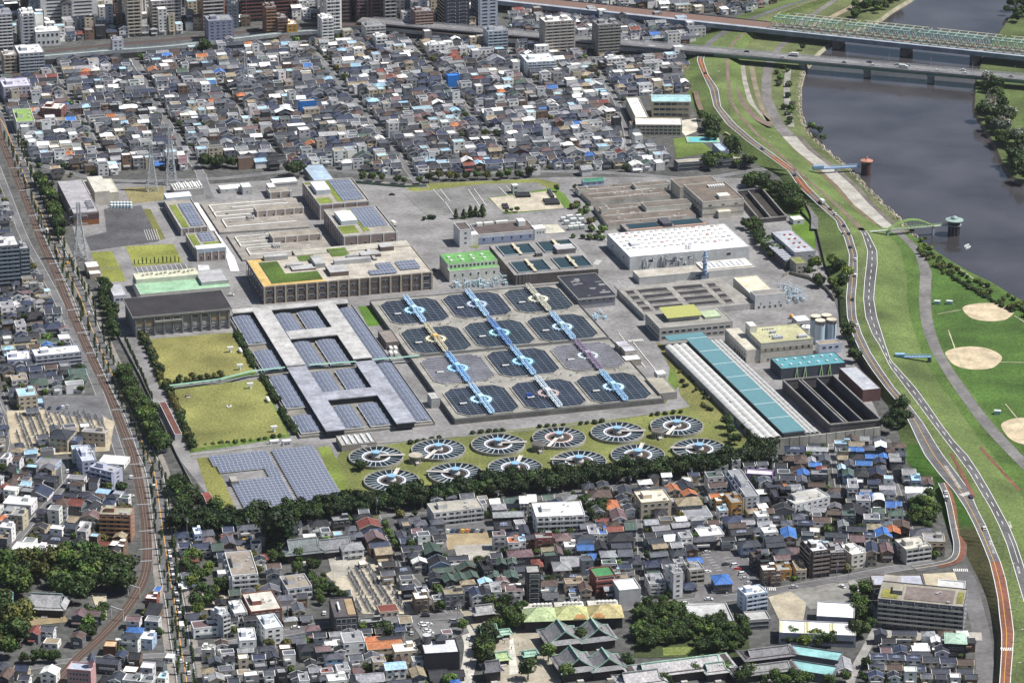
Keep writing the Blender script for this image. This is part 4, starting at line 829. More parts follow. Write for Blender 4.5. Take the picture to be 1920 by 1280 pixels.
# ---- solar reservoir deck with H-shaped roofs
o, az, w_, d = frame3((562, 819), (817, 795), (434, 592), 1.2); T = thing('reservoir_deck', 'low tan reservoir deck carrying rows of solar panels', 'deck', o, az); b = MB(); b.box(0, w_, 0, d, 0, 1.2, KC, (.25, .24, .22), KC, (.19, .18, .16)); b.build('slab', T)
b = MB()
for x in (0, w_ - .15): b.box(x, x + .15, 0, d, 1.2, 2.0, KM, (.5, .5, .5))
b.build('railing', T); occ_box(*xy(*[sum(q) for q in zip(uv(o[:2]), (w_ / 2, d / 2))]), GRID, w_, d)
DO, DW, DD = o, w_, d
def dl(px, py, z):
 p = P(px, py, z); X, Y = p[0] - DO[0], p[1] - DO[1]; return (X * cos(a_) - Y * sin(a_), X * sin(a_) + Y * cos(a_))
def hroof(lab, c, quads, z):
 T = thing('inspection_gallery', lab, 'roofed gallery', (DO[0], DO[1], 1.2), GRID)
 rects = []
 for q in quads:
  pp = [dl(*p, z + 1.2) for p in q]; x0 = (pp[0][0] + pp[3][0]) / 2; x1 = (pp[1][0] + pp[2][0]) / 2; y1 = (pp[0][1] + pp[1][1]) / 2; y0 = (pp[2][1] + pp[3][1]) / 2; rects.append((x0, x1, y0, y1))
 for i, (x0, x1, y0, y1) in enumerate(rects):
  dz = .03 * i; b = MB(); b.box(x0, x1, y0, y1, z - .6 - dz, z - dz, mat('gallery_roof', .8, .18, .5, big=.26, bigscale=.12), c, bottom=True); b.build('roof_slab', T)
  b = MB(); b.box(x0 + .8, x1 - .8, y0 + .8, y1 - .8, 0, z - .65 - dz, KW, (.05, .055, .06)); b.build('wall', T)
 return rects
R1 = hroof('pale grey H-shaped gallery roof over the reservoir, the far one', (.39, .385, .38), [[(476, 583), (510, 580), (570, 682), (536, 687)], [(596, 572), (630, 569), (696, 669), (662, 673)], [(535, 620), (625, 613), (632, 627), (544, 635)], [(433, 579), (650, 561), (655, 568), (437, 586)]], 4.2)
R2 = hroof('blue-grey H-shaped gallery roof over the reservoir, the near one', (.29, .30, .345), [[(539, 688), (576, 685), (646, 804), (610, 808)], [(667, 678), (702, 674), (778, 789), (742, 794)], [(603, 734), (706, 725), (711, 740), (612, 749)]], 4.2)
legs = R1[:2] + R2[:2]; bars = R1[2:3] + R2[2:3]
xs_l1, xs_r0 = max(R1[0][1], R2[0][1]) , min(R1[1][0], R2[1][0])
strips = [(1.5, min(R1[0][0], R2[0][0]) - 1.2), (xs_l1 + 1.2, xs_l1 + 1.2 + (xs_r0 - xs_l1 - 2.4) * .42), (xs_l1 + 1.2 + (xs_r0 - xs_l1 - 2.4) * .55, xs_r0 - 1.2), (max(R1[1][1], R2[1][1]) + 1.2, DW - 1.5)]
print('deck', DW, DD, 'legs', legs, 'bars', bars, 'strips', strips)
mid = (R1[0][2] + R2[0][3]) / 2; nsol = 0
SOLN = MB()
for si, (x0, x1) in enumerate(strips):
 v = 3.0; k = 0
 while v < DD - 12:
  hit = any(y0 - 3.2 < v + 4 and v < y1 + 2.0 for _, _, y0, y1 in bars) if si in (1, 2) else False
  if si == 0: hit = any(abs(v + 4 - q) < 6 for q in (R1[2][2], R2[2][2] - 4))
  if abs(v + 4 - mid) < 5: hit = True
  if not hit:
   nsol += 1; T = thing('solar_array', f'arched block of dark solar panels on the reservoir deck', 'solar array', (*[sum(q) for q in zip(DO[:2], xy(x0, v))], 1.2), GRID, 'solar arrays on the reservoir deck', share=True); wd = x1 - x0
   b = MB(); m = 6
   for j in range(m):
    a0, a1 = j / m, (j + 1) / m; za, zb = .9 + .9 * sin(pi * a0), .9 + .9 * sin(pi * a1)
    b.poly([(wd * a0, 0, za), (wd * a1, 0, zb), (wd * a1, 7.6, zb + .5), (wd * a0, 7.6, za + .5)], KS)
   b.build('panel', T)
   b = MB()
   for j in range(4): x = wd * j / 3; b.bar((x, 0, 0), (x, 0, .9 + .9 * sin(pi * j / 3)), .08, KM, (.6, .6, .6))
   b.bar((0, -.2, .8), (wd, -.2, .8), .26, KM, (.62, .62, .62)); b.bar((0, 0, .9), (0, 7.6, 1.4), .12, KM, (.55, .55, .58)); b.build('frame', T)
  v += 8.9 if not hit else 4.5
print('solar', nsol)
T = thing('covered_walkway', 'thin pale green covered walkway running between the two mown lawns', 'walkway', (*P(318, 727), 0), GRID); A0 = Vector((*P(318, 727), 0)); b = MB(); a = radians(GRID)
for seg in (((318, 727), (412, 715)), ((412, 715), (470, 700)), ((470, 700), (540, 692)), ((580, 688), (668, 682)), ((700, 678), (786, 671))):
 q = [P(*s, 2.6) for s in seg]; q = [((x - A0.x) * cos(a) - (y - A0.y) * sin(a), (x - A0.x) * sin(a) + (y - A0.y) * cos(a), 0) for x, y in q]; ribbon(b, q, 2.0, 4.2, KM, (.26, .45, .36)); ribbon(b, q, 1.6, 2.2, KM, (.15, .2, .18))
b.build('canopy', T)
# ---- corner solar field
FO, az, FW, FD = frame3((441, 962), (640, 926), (398, 857), 1.0); k = 0
rows = 23
for i in range(rows):
 v = FD * (i + .5) / rows
 for (f0, f1) in ((.10, .565), (.61, 1.0)):
  a0 = f0 + .0 * i
  if f0 < .2 and 12 <= i <= 15: segs = [(.46, .565)]
  elif f0 < .2 and i < 12: segs = [(.10, .565)]
  elif f0 < .2: segs = [(.02, .565)] if i > 18 else [(.05, .565)]
  else: segs = [(f0, f1)]
  for s0, s1 in segs:
   T = thing('solar_row', 'long row of solar panels in the corner field beside the round tanks', 'solar row', (*[sum(q) for q in zip(FO[:2], xy(FW * s0, v))], 0), GRID, 'solar rows in the corner field', share=True)
   wd = FW * (s1 - s0); dd = FD / rows * .72; b = MB(); b.poly([(0, 0, .8), (wd, 0, .8), (wd, dd, 1.7), (0, dd, 1.7)], KS); b.build('panel', T)
   b = MB(); b.box(0, wd, dd, dd + .12, 0, 1.68, KM, (.3, .3, .32)); b.bar((0, 0, .75), (wd, 0, .75), .08, KM, (.6, .6, .6)); b.build('frame', T)
occ_box(*P(520, 905), GRID, FW, FD)
for i, (x, y) in enumerate(((432, 655), (450, 688), (469, 723), (514, 804))):
 p = P(x, y + 5, 1.4); T = thing('vent_stack', ['white T-shaped vent on the far lawn, upper one', 'white T-shaped vent on the far lawn, lower one', 'white T-shaped vent near the back edge of the near lawn', 'white T-shaped vent at the front right corner of the near lawn'][i], 'vent', (*p, 1.4), GRID); b = MB(); b.cyl(0, 0, .9, 0, 2.2, KM, WHT, 10); b.build('post', T); b = MB(); b.box(-1.9, 1.9, -.8, .8, 2.2, 3.6, KM, (.72, .72, .72), bottom=True); b.build('hood', T)
for i, (x, y) in enumerate(((450.5, 660), (502, 752))):
 p = P(x, y, 1.4); T = thing('gas_tank', ['white capsule tank at the right edge of the far lawn', 'white capsule tank at the right edge of the near lawn'][i], 'tank', (*p, 1.4), GRID); b = MB(); b.at((0, 0, 0)); n = 8
 for k in range(n):
  t0, t1 = 2 * pi * k / n, 2 * pi * (k + 1) / n; b.poly([(cos(t0) * 1.1, -2.5, 1.3 + sin(t0) * 1.1), (cos(t1) * 1.1, -2.5, 1.3 + sin(t1) * 1.1), (cos(t1) * 1.1, 2.5, 1.3 + sin(t1) * 1.1), (cos(t0) * 1.1, 2.5, 1.3 + sin(t0) * 1.1)], KM, WHT)
  for s in (-1, 1): b.poly([(cos(t0) * 1.1, 2.5 * s, 1.3 + sin(t0) * 1.1), (cos(t1) * 1.1, 2.5 * s, 1.3 + sin(t1) * 1.1), (0, 3.3 * s, 1.3)], KM, WHT)
 b.build('shell', T)
p = P(429.5, 762, 1.4); T = thing('hatch_cover', 'white square hatch in the middle of the near lawn', 'hatch', (*p, 1.4), GRID); b = MB(); b.box(-1.4, 1.4, -1.4, 1.4, 0, .5, KC, (.66, .66, .63)); b.box(-.5, .5, -.5, .5, .5, .9, KM, (.05, .05, .05)); b.build('cover', T)
p = P(352, 743, 1.4); T = thing('well_head', 'small dark well head at the back left of the near lawn', 'well head', (*p, 1.4), GRID); b = MB(); b.cyl(0, 0, 1.4, 0, .9, KC, (.14, .10, .09), 10); b.box(-1.2, 1.2, -2.2, -1.4, 0, .4, KC, (.5, .5, .48)); b.build('head', T)
T, w_, d = bld('bicycle_shed', 'long narrow shed with rusty brown roof and white striped side beside the near lawn', 'shed', (328, 815), (342, 815), (300, 754), 3.6, (.5, .5, .5), (.13, .055, .045), par=.2)
for i in range(20): b = MB(); v = d * (i + .3) / 20; b.box(-.08, 0, v, v + d / 42, .2, 3.3, KW, (.12, .15, .25)); b.build('side_panel', T)
# ---- white factory
T, w_, d = bld('white_factory', 'big white factory hall with rows of square skylights', 'factory', (1181, 482.5), (1406, 463), (1140, 439), 9, (.55, .56, .56), (.66, .67, .70), par=.35, parc=(.66, .66, .66), wins=[('f', 3, 1, 3, 1.8, 5.4, 0), ('l', 2, 1, 3, 1.5, 5, 0)])
for r in range(5):
 for c in range(18):
  u = w_ * (.04 + .88 * c / 17); v = d * (.30 + .62 * r / 4) + (1.5 if c % 2 else 0); b = MB(); k = random.random(); b.box(u, u + 2, v, v + 2, 9.02, 9.6, KM, (.42, .25, .20) if k < .06 else (.40, .40, .42) if k < .2 else (.52, .51, .47)); b.build('skylight', T)
b = MB(); b.box(8, 14, d * .42, d * .55, 9, 10.8, KW, (.66, .66, .68)); b.build('roof_block', T)
T, w_, d = bld('cream_annex', 'low white annex with pipe-covered roof in front of the white factory', 'building', (1199, 521), (1425, 508), (1188, 508), 4.5, (.52, .52, .50), (.42, .39, .34), par=.4, wins=[('f', 1, 1, 4, 1.6, 2.4, 0)])
b = MB(); b.box(w_ * .55, w_ * .98, 2, d + 3, 4.5, 5.6, KW, (.6, .58, .54), KF, (.6, .58, .52)); b.build('upper_slab', T)
for i in range(9): b = MB(); u = w_ * (.58 + .042 * i); b.box(u, u + w_ * .03, 4, d + 1 - (i % 2) * 4, 5.6, 6.0, KW, (.60, .62, .68)); b.build('roof_panel', T)
gear('tangle of grey process pipes and vessels between the white factory and its annex', ((1205, 512), (1310, 500), (1198, 494)), 90, (.42, .44, .45), 'pipe_rack', 'pipework', 9)
for i in range(4):
 x, y = P(1284 + i * 3, 491); T = thing('vent_pipe', 'slim grey vent pipe in the group of four by the white factory wall', 'vent pipe', (x, y, 0), GRID, 'slim vent pipes', share=True); b = MB(); b.cyl(0, 0, .35, 0, 12, KM, (.35, .36, .37), 8); b.build('pipe', T)
T = thing('chimney', 'tall pale blue chimney with a white banded top in front of the white factory', 'chimney', (*P(1321, 524), 0), GRID); b = MB(); b.box(-2.6, 2.6, -1.2, 1.2, 0, 5, KC, (.22, .26, .34)); b.build('base', T)
b = MB(); b.cyl(0, 0, 1.5, 4, 18, KM, (.26, .36, .50), 14, r1=1.3); b.build('shaft', T); b = MB(); b.cyl(0, 0, 1.42, 13.5, 15.5, KM, (.6, .64, .68), 14); b.cyl(0, 0, .9, 18, 20, KM, (.3, .4, .55), 14); b.build('band', T)
b = MB()
for z in (7, 12, 16): b.ring(0, 0, 1.5, 2.2, z, z + .2, KM, (.3, .4, .5), 16)
b.build('gallery', T)
# ---- cream buildings to the north east
CR_ = (.52, .49, .42)
T, w_, d = bld('cream_hall', 'large cream hall with brown roof and a dark band round its walls', 'building', (1317.5, 380), (1395.5, 374), (1280.5, 348), 11.5, CR_, (.15, .125, .105), par=.6, parc=(.6, .58, .53), wins=[('f', 3, 1, 2.5, 1, 9, 0), ('l', 7, 2, 1.6, 1.6, 3.5, 5)])
b = MB(); b.box(-.12, w_ + .12, -.12, d, 6.8, 8.2, KW, (.30, .28, .26)); b.box(-.12, w_ + .12, -.12, d, 2.4, 3.4, KW, (.36, .34, .31)); b.build('wall_band', T)
b = MB(); b.box(w_ * .45, w_ * .72, d * .1, d * .28, 11.5, 13.8, KW, (.58, .56, .5)); b.build('roof_block', T)
for i in range(7): b = MB(); b.box(w_ * .5 + i * 1.8, w_ * .5 + i * 1.8 + 1.1, d * .75, d * .85, 11.5, 12.8, KM, WHT); b.build('roof_unit', T)
b = MB(); b.box(w_ * .35, w_ * .65, -4, 0, 0, 5, KW, CR_); b.build('porch', T)
T, w_, d = bld('cream_hall', 'lower cream hall with brown roof half hidden behind the big cream hall', 'building', (1275, 352), (1350, 346), (1258, 336), 9, CR_, (.16, .135, .115), par=.5)
for lab, pts in (('brown filter deck with white pipes, far one by the green-roofed hut', [(1108, 378), (1257, 366), (1228, 341), (1078, 351)]), ('brown filter deck with white pipes, near one behind the white factory', [(1140, 423), (1305, 404), (1292, 375), (1113, 386)])):
 T, L_ = deck(lab, pts, 3.5, (.15, .125, .11), 'filter_deck', (.42, .41, .37)); w_, d = L_[1][0], L_[3][1]
 for v in (.15, .45, .75): b = MB(); b.box(w_ * .05, w_ * .9, d * v, d * v + .5, 3.5, 4.0, KM, (.55, .55, .52)); b.build('pipe', T)
 for i in range(30): u, v = random.uniform(.05, .9), random.uniform(.08, .92); b = MB(); b.box(w_ * u, w_ * u + random.uniform(1, 3), d * v, d * v + .8, 3.5, 3.5 + random.uniform(.3, 1.4), KM, jit((.5, .48, .42), .25)); b.build('hatch', T)
for i, (FL, FR, BL, H) in enumerate((((1192, 351), (1256, 346), (1186, 344), 4.5), ((1212, 390), (1297, 383), (1204, 380), 5.2), ((1085, 357), (1103, 355), (1083, 351), 4), ((1128, 394), (1142, 393), (1126, 389), 5))):
 bld('control_room', ['cream control room with small blue doors on the far brown filter deck', 'cream control room with small blue doors on the near brown filter deck', 'tiny cream hut on the far brown filter deck', 'tiny cream hut with a gabled frame on the near brown filter deck'][i], 'building', FL, FR, BL, H, (.55, .53, .47), (.15, .13, .115), par=.4, z0=1.5, wins=[('f', [5, 6, 1, 1][i], 1, 1, 1.8, 1.6, 0)])
T, L_ = deck('low tank with two long pools and orange rails behind the white factory', [(1178, 435), (1332, 423), (1322, 408), (1163, 420)], 4, (.2, .19, .18), 'water_tank', (.12, .11, .11)); w_, d = L_[1][0], L_[3][1]
for q in ((.05, .42), (.6, .96)):
 b = MB(); b.poly([(w_ * q[0], d * .25, 4.05), (w_ * q[1], d * .25, 4.05), (w_ * q[1], d * .9, 4.05), (w_ * q[0], d * .9, 4.05)], mat('basin_water'), (0, 0, 0)); b.build('water', T); b = MB(); b.box(w_ * q[0] - 1, w_ * q[1] + 1, d * .1, d * .2, 4, 4.6, KM, (.5, .32, .24)); b.build('rail', T)
b = MB(); b.box(w_ * .45, w_ * .56, d * .2, d * .9, 4, 6.5, KW, (.08, .08, .1)); b.build('hut', T)
bld('green_roofed_hut', 'small pale blue hut with a green roof at the plant back gate', 'shed', (1095, 341), (1133, 338), (1093, 336), 4, (.4, .48, .6), (.05, .2, .13), par=1.0, rt='gable', wins=[('f', 3, 1, 1.5, 1, 2.2, 0)])
# sunken tanks
def pit(lab, pts, name, fr, depth=0., z=4.5, wc=(.10, .095, .10), fl=(.045, .04, .035), rim=(.22, .21, .20)):
 """open-topped tank: outer wall to z, floor at .3"""
 w = [P(x, y, z) for x, y in pts]; o = w[0]; T = thing(name, lab, 'open tank', (o[0], o[1], 0), GRID); a = radians(GRID)
 L_ = [((p[0] - o[0]) * cos(a) - (p[1] - o[1]) * sin(a), (p[0] - o[0]) * sin(a) + (p[1] - o[1]) * cos(a)) for p in w]
 b = MB(); b.poly([(*p, .3) for p in L_], KC, fl); b.build('floor', T)
 n = len(L_)
 for i in range(n): b = MB(); p, q = L_[i], L_[(i + 1) % n]; b.bar((*p, z - .25), (*q, z - .25), .45, KC, rim); dx, dy = q[0] - p[0], q[1] - p[1]; k = math.hypot(dx, dy); nx, ny = -dy / k * .25, dx / k * .25; b.prism([(p[0] - nx, p[1] - ny), (q[0] - nx, q[1] - ny), (q[0] + nx, q[1] + ny), (p[0] + nx, p[1] + ny)], 0, z - .3, KC, wc); b.build('side_wall', T)
 def at(s, t): return tuple((1 - t) * ((1 - s) * L_[0][k] + s * L_[1][k]) + t * ((1 - s) * L_[3][k] + s * L_[2][k]) for k in (0, 1))
 for f in fr:
  b = MB(); p, q = at(f, .02), at(f, .98); b.bar((*p, z - .6), (*q, z - .6), .4, KC, rim); dx, dy = q[0] - p[0], q[1] - p[1]; k = math.hypot(dx, dy); nx, ny = -dy / k * .3, dx / k * .3; b.prism([(p[0] - nx, p[1] - ny), (q[0] - nx, q[1] - ny), (q[0] + nx, q[1] + ny), (p[0] + nx, p[1] + ny)], .3, z - .9, KC, (.07, .08, .12)); b.build('divider', T)
 return T, L_
pit('pair of long empty concrete tanks with dark walls beside the blue-green shed', [(1556, 795), (1652, 786), (1562, 703), (1468, 712)], 'sludge_tank', (.30, .36, .66), z=6.5)
pit('dark open tanks below the riverside trees behind the cream hall', [(1423, 410), (1474, 405), (1428, 352), (1380, 358)], 'sludge_tank', (.45,), z=3.5)
T, w_, d = bld('vented_hall', 'grey hall with four pairs of red vents on its roof by the levee', 'building', (1490, 474), (1529, 470), (1448, 435), 9, (.34, .35, .37), (.37, .385, .42), par=.3, wins=[('f', 2, 2, 1.6, 1.3, 3, 3.2), ('r', 2, 1, 2, 1.2, 6, 0)])
for i in range(8): b = MB(); u = w_ * (.42 + .28 * (i % 2)); v = d * (.2 + .2 * (i // 2)); b.cyl(u, v, .9, 9, 9.8, KM, (.35, .08, .05), 8); b.build('roof_vent', T)
b = MB(); b.box(-9, 0, -6, d - 4, 0, 6.2, KW, (.08, .08, .09), KM, (.36, .38, .42)); b.build('louvred_wing', T)
for i in range(10): b = MB(); v = -5 + (d - 1) * i / 10; b.box(-9.1, .1, v, v + .3, 6.2, 6.5, KM, (.15, .15, .17)); b.build('roof_rib', T)
bld('stair_house', 'small tan house with lawn roof against the grey vented hall', 'building', (1493, 495), (1514, 493), (1488, 483), 7.5, (.34, .32, .27), (.20, .22, .08), par=.4, wins=[('f', 2, 2, 1.5, 1.2, 2, 3), ('l', 1, 2, 1.2, 1.2, 2, 3)])
bld('guard_hut', 'little white hut with flat roof near the dark open tanks', 'shed', (1488, 413), (1508, 411), (1482, 406), 3.5, (.55, .55, .55), WHT, par=.2, wins=[('f', 1, 1, 2, 1.2, 2, 0)])
# ---- channels and the yellow-roofed office
T, L_ = deck('long concrete channel tank with rows of dark open slots', [(1207, 590), (1414, 568), (1350, 520), (1157, 541)], 4.2, (.26, .25, .23), 'channel_tank', (.38, .37, .36)); w_, d = L_[1][0], L_[3][1]
for (a0, a1, n) in ((.03, .10, 4), (.14, .40, 4), (.46, .72, 4), (.77, .84, 4)):
 for i in range(n):
  v = d * (.12 + .82 * i / n); q = MB(); q.box(w_ * a0, w_ * a1, v, v + d * .13, 4.2, 4.25, KC, (.035, .033, .036)); q.build('slot', T)
  q = MB(); q.box(w_ * a0 - .3, w_ * a1 + .3, v - .7, v - .2, 4.2, 5.0, KC, (.34, .33, .31)); q.box(w_ * a0 - .3, w_ * a1 + .3, v + d * .13, v + d * .13 + .3, 4.2, 4.8, KC, (.30, .29, .28)); q.build('coping', T)
gear('row of small white valves along the edge of the channel tank', ((1165, 548), (1172, 547), (1162, 541)), 4, WHT, 'valve_row', 'valves', 5)
T, w_, d = bld('cream_store', 'store with big plain cream roof right of the channel tank', 'building', (1412, 556), (1446, 541), (1374, 521), 7, (.5, .48, .42), (.58, .55, .42), par=.3)
T, w_, d = bld('white_block', 'white block with small grey roof in front of the cream-roofed store', 'building', (1416, 555), (1472, 549), (1410, 546), 9.3, (.56, .56, .55), (.22, .21, .20), par=.4, wins=[('f', 5, 1, 1.4, 1.6, 1.4, 0), ('f', 3, 1, .6, 1.4, 3.8, 0)])
gear('cluster of pale blue and white process columns right of the white block', ((1478, 573), (1512, 568), (1455, 545)), 60, (.45, .52, .58), 'process_unit', 'process plant', 5)
T, w_, d = bld('plant_office', 'grey office with ribbon windows and a yellow-green panelled rooftop shelter', 'office', (1237, 616), (1373, 602), (1208, 588), 8.5, (.42, .41, .38), (.27, .26, .24), par=.4, parc=(.5, .49, .45), wins=[('f', 11, 2, 3.2, 1.6, 2.3, 3.6), ('l', 7, 2, 3, 1.6, 2.3, 3.6)])
b = MB(); b.box(w_ * .2, w_ * .62, d * .35, d * .75, 8.5, 11.5, KW, (.33, .33, .31)); b.build('rooftop_room', T)
for i in range(4): b = MB(); v = d * (.3 + .14 * i); b.poly([(w_ * .16, v, 11.6 + i * .25), (w_ * .64, v, 11.6 + i * .25), (w_ * .64, v + d * .15, 12.5 + i * .25), (w_ * .16, v + d * .15, 12.5 + i * .25)], KM, (.36, .37, .12)); b.build('shelter_panel', T)
b = MB(); b.box(w_ * .68, w_ * .9, d * .3, d * .7, 8.5, 10, KW, (.36, .42, .32), KF, (.38, .46, .30)); b.build('roof_block', T)
T, w_, d = bld('cream_office', 'large cream building with pale yellow-green flat roof beside the silos', 'building', (1427, 645), (1526, 636), (1400, 616), 12.5, (.52, .49, .43), (.42, .41, .25), par=.5, parc=(.40, .39, .33), wins=[('f', 8, 1, 1.5, 2.2, 8.2, 0), ('f', 4, 1, 1.4, 1.4, 2, 0)])
b = MB(); b.box(-9, 0, 1, d + 12, 0, 9, KW, (.54, .51, .45), KF, (.46, .43, .36)); b.build('side_wing', T)
for i in range(9): win(T, 'l', 4 + (d + 6) * i / 8, 5.5, 1.1, 1.2, (-9, w_, 0, d)); win(T, 'l', 4 + (d + 6) * i / 8, 2, 2, 2.6, (-9, w_, 0, d)) if i < 5 else None
b = MB(); b.box(-.1, w_ * .99, -.12, 0, 7.2, 9.4, KW, (.36, .33, .27)); b.build('wall_band', T)
for q in ((.35, .45, .55, .62), (.3, .48, .2, .28), (.75, .92, .12, .22)): b = MB(); b.box(w_ * q[0], w_ * q[1], d * q[2], d * q[3], 12.5, 14, KW, (.36, .38, .44)); b.build('roof_unit', T)
for i in range(9): b = MB(); u = w_ * .28 + i * 1.6; b.box(u - (8 if i > 4 else 0), u + 1 - (8 if i > 4 else 0), d * (.35 if i > 4 else .8), d * (.42 if i > 4 else .86), 12.5, 13.5, KM, (.55, .55, .5)); b.build('roof_unit', T)
b = MB(); b.box(0, 4.5, d - 8, d, 12.5, 17, KW, (.58, .57, .53)); b.build('stair_tower', T)
T, w_, d = bld('blue_trimmed_annex', 'low annex with brown roof and pale blue trim below the silos', 'building', (1537, 647), (1578, 643), (1528, 640), 6.5, (.45, .5, .6), (.25, .21, .16), par=.4, wins=[('f', 3, 1, 2.4, 1.6, 4.6, 0)])
SL = [(1529.5, 591.6), (1550, 590), (1538, 599.8), (1559.3, 598)]
for i in (0, 1, 2, 3):
 H = 15.5; o = P(*SL[i], H); T = thing('silo', ['pale blue silo, back left of the four', 'pale blue silo, back right of the four', 'pale blue silo, front left of the four', 'pale blue silo with a column of dark lettering, front right of the four'][i], 'silo', (*o, 0), GRID, 'chemical silos')
 R_ = 9.6 * mpp(620); b = MB(); b.cyl(0, 0, R_, 0, H - 2.4, KM, (.42, .52, .60), 32, cap=False); b.build('shell', T); b = MB(); b.cyl(0, 0, R_ + .05, H - 2.4, H, KM, (.17, .15, .15), 32, mt=KC, ct=(.50, .46, .37)); b.build('cap', T)
 b = MB(); b.box(.8, 1.8, -R_ - .25, -R_ + .3, H - 2.2, H - 1.0, KM, (.03, .03, .03)); b.build('hatch', T)
 if i == 3:
  cu = bpy.data.curves.new('silo_lettering', 'FONT'); cu.body = '\n'.join('東京都水道局金町浄水場'); cu.size = 1.05; cu.space_line = .84; cu.align_x = 'CENTER'; cu.extrude = .04; cu.materials.append(mat('lettering_d', .7, .05, 1, col=(.03, .05, .10)))
  lo = bpy.data.objects.new('silo_lettering', cu); S.collection.objects.link(lo); lo.parent = T; t = radians(-72); lo.location = ((R_ + .08) * cos(t), (R_ + .08) * sin(t), H - 3.6); lo.rotation_euler = (pi / 2, 0, t + pi / 2)
  lo['label'] = 'column of small dark characters'
T = thing('domed_tank', 'white round tank with domed cap tucked behind the silos', 'tank', (*P(1513, 620), 0), GRID); b = MB(); b.cyl(0, 0, 3.5, 0, 3, KM, WHT, 24); b.cyl(0, 0, 2, 3, 4, KM, WHT, 24, r1=1); b.build('shell', T)
T = thing('buoy_tank', 'small bright orange ball tank beside the white shed by the silos', 'tank', (*P(1484, 597), 0), GRID); b = MB()
for i in range(6):
 t0, t1 = -pi / 2 + pi * i / 6, -pi / 2 + pi * (i + 1) / 6; b.cyl(0, 0, 1.5 * cos(t0) + .01, 1.6 + 1.5 * sin(t0), 1.6 + 1.5 * sin(t1), KM, (.75, .28, .02), 12, r1=1.5 * cos(t1) + .01, cap=False)
b.build('shell', T)
bld('white_shed', 'white shed with ribbed roof and half-open front behind the silos', 'shed', (1495, 603), (1520, 600), (1488, 593), 4.5, (.45, .45, .46), (.68, .68, .68), par=.25, wins=[('f', 2, 1, 2, 1.8, 2, 0)])
for i, (q, wd_) in enumerate((((1161, 650), 22), ((1172, 659), 22), ((1173, 676), 30))): bld('grey_shed', ['tan shed with pale lilac roof beside the drained basin, farthest of three', 'tan shed with pale lilac roof beside the drained basin, middle of three', 'low white-roofed shed beside the drained basin, nearest of three'][i], 'shed', q, (q[0] + wd_, q[1] - 2.5), (q[0] - 9, q[1] - 9), [7, 7, 4][i], (.33, .29, .25), [(.42, .42, .47), (.42, .42, .47), (.6, .62, .68)][i], par=.2, wins=[('f', 1, 1, 2.5, .7, 5.2, 0)] if i < 2 else ())
bld('concrete_valve_block', 'bare concrete block with white cabins on top at the corner of the lower basins', 'building', (1237, 738), (1270, 735), (1218, 708), 4.5, (.30, .29, .27), (.30, .28, .23), par=.3)
bld('portable_cabin', 'stack of white portable cabins on the concrete block by the basins', 'cabin', (1233, 702), (1250, 700), (1226, 695), 5.5, (.55, .55, .56), (.66, .66, .66), par=.1, wins=[('f', 3, 2, 1, .9, 1.4, 2.5)], z0=1)
bld('stair_cabin', 'white box cabin above an outside stair left of the lower basins', 'cabin', (809, 748), (825, 746), (803, 737), 6, (.42, .41, .4), (.4, .39, .38), par=.3)
bld('brown_pump_hut', 'brown boxy hut with a pipe-covered roof left of the upper basins', 'building', (724, 643), (750, 641), (712, 621), 4.5, (.16, .14, .13), (.24, .21, .19), par=.4)
for i in range(4): T = thing('white_tank', 'white capsule tank in the set of four beside the brown pump hut', 'tank', (*P(733 + (i % 2) * 9, 657 + (i // 2) * 9), 0), GRID, 'white capsule tanks', share=True); b = MB(); b.box(-.9, .9, -2.5, 2.5, .4, 2.4, KM, WHT); b.build('shell', T); b = MB(); b.box(-.7, .7, -2, 2, 0, .4, KM, (.2, .2, .2)); b.build('cradle', T)
T, w_, d = bld('outlet_house', 'tan-walled outlet house with pipes on its roof in front of the solar deck', 'building', (641, 836), (706, 829), (633, 818), 3.6, (.34, .30, .27), (.36, .35, .32), par=.5); b = MB(); b.box(w_ * .55, w_ * .72, -.1, 0, 0, 2.8, KW, WHT); b.build('door', T)
for i in range(5): pipe_unit(T, 'roof_pipe', [(3 + i * 3.6, 4.2 + i * 3.6, 1, d - 1, 3.6, 4.4)], c=(.55, .58, .62))
for i, x in enumerate((507, 530)): bld('site_cabin', ['white site cabin below the near lawn, left of the pair', 'white site cabin below the near lawn, right of the pair'][i], 'cabin', (x, 828), (x + 17, 826), (x - 1, 824), 2.8, (.55, .55, .56), (.6, .6, .62), par=.1, wins=[('f', 2, 1, 1.4, .9, 1.6, 0)])
bld('guard_box', 'small grey guard hut with flat roof by the left plant drive', 'shed', (298, 835), (312, 834), (293, 827), 4.2, (.42, .46, .5), (.42, .41, .38), par=.2, wins=[('f', 1, 1, 2.4, 1, 2.4, 0)])
bld('brick_kiosk', 'tall narrow kiosk with rust-red roof at the corner of the solar field', 'shed', (389, 943), (401, 942), (379, 924), 5, (.46, .46, .47), (.22, .06, .05), par=.6, rt='gable')
bld('field_hut', 'small grey hut inside the notch of the corner solar field', 'shed', (434, 903), (449, 902), (432, 893), 3, (.28, .27, .27), (.30, .28, .26), par=.2)
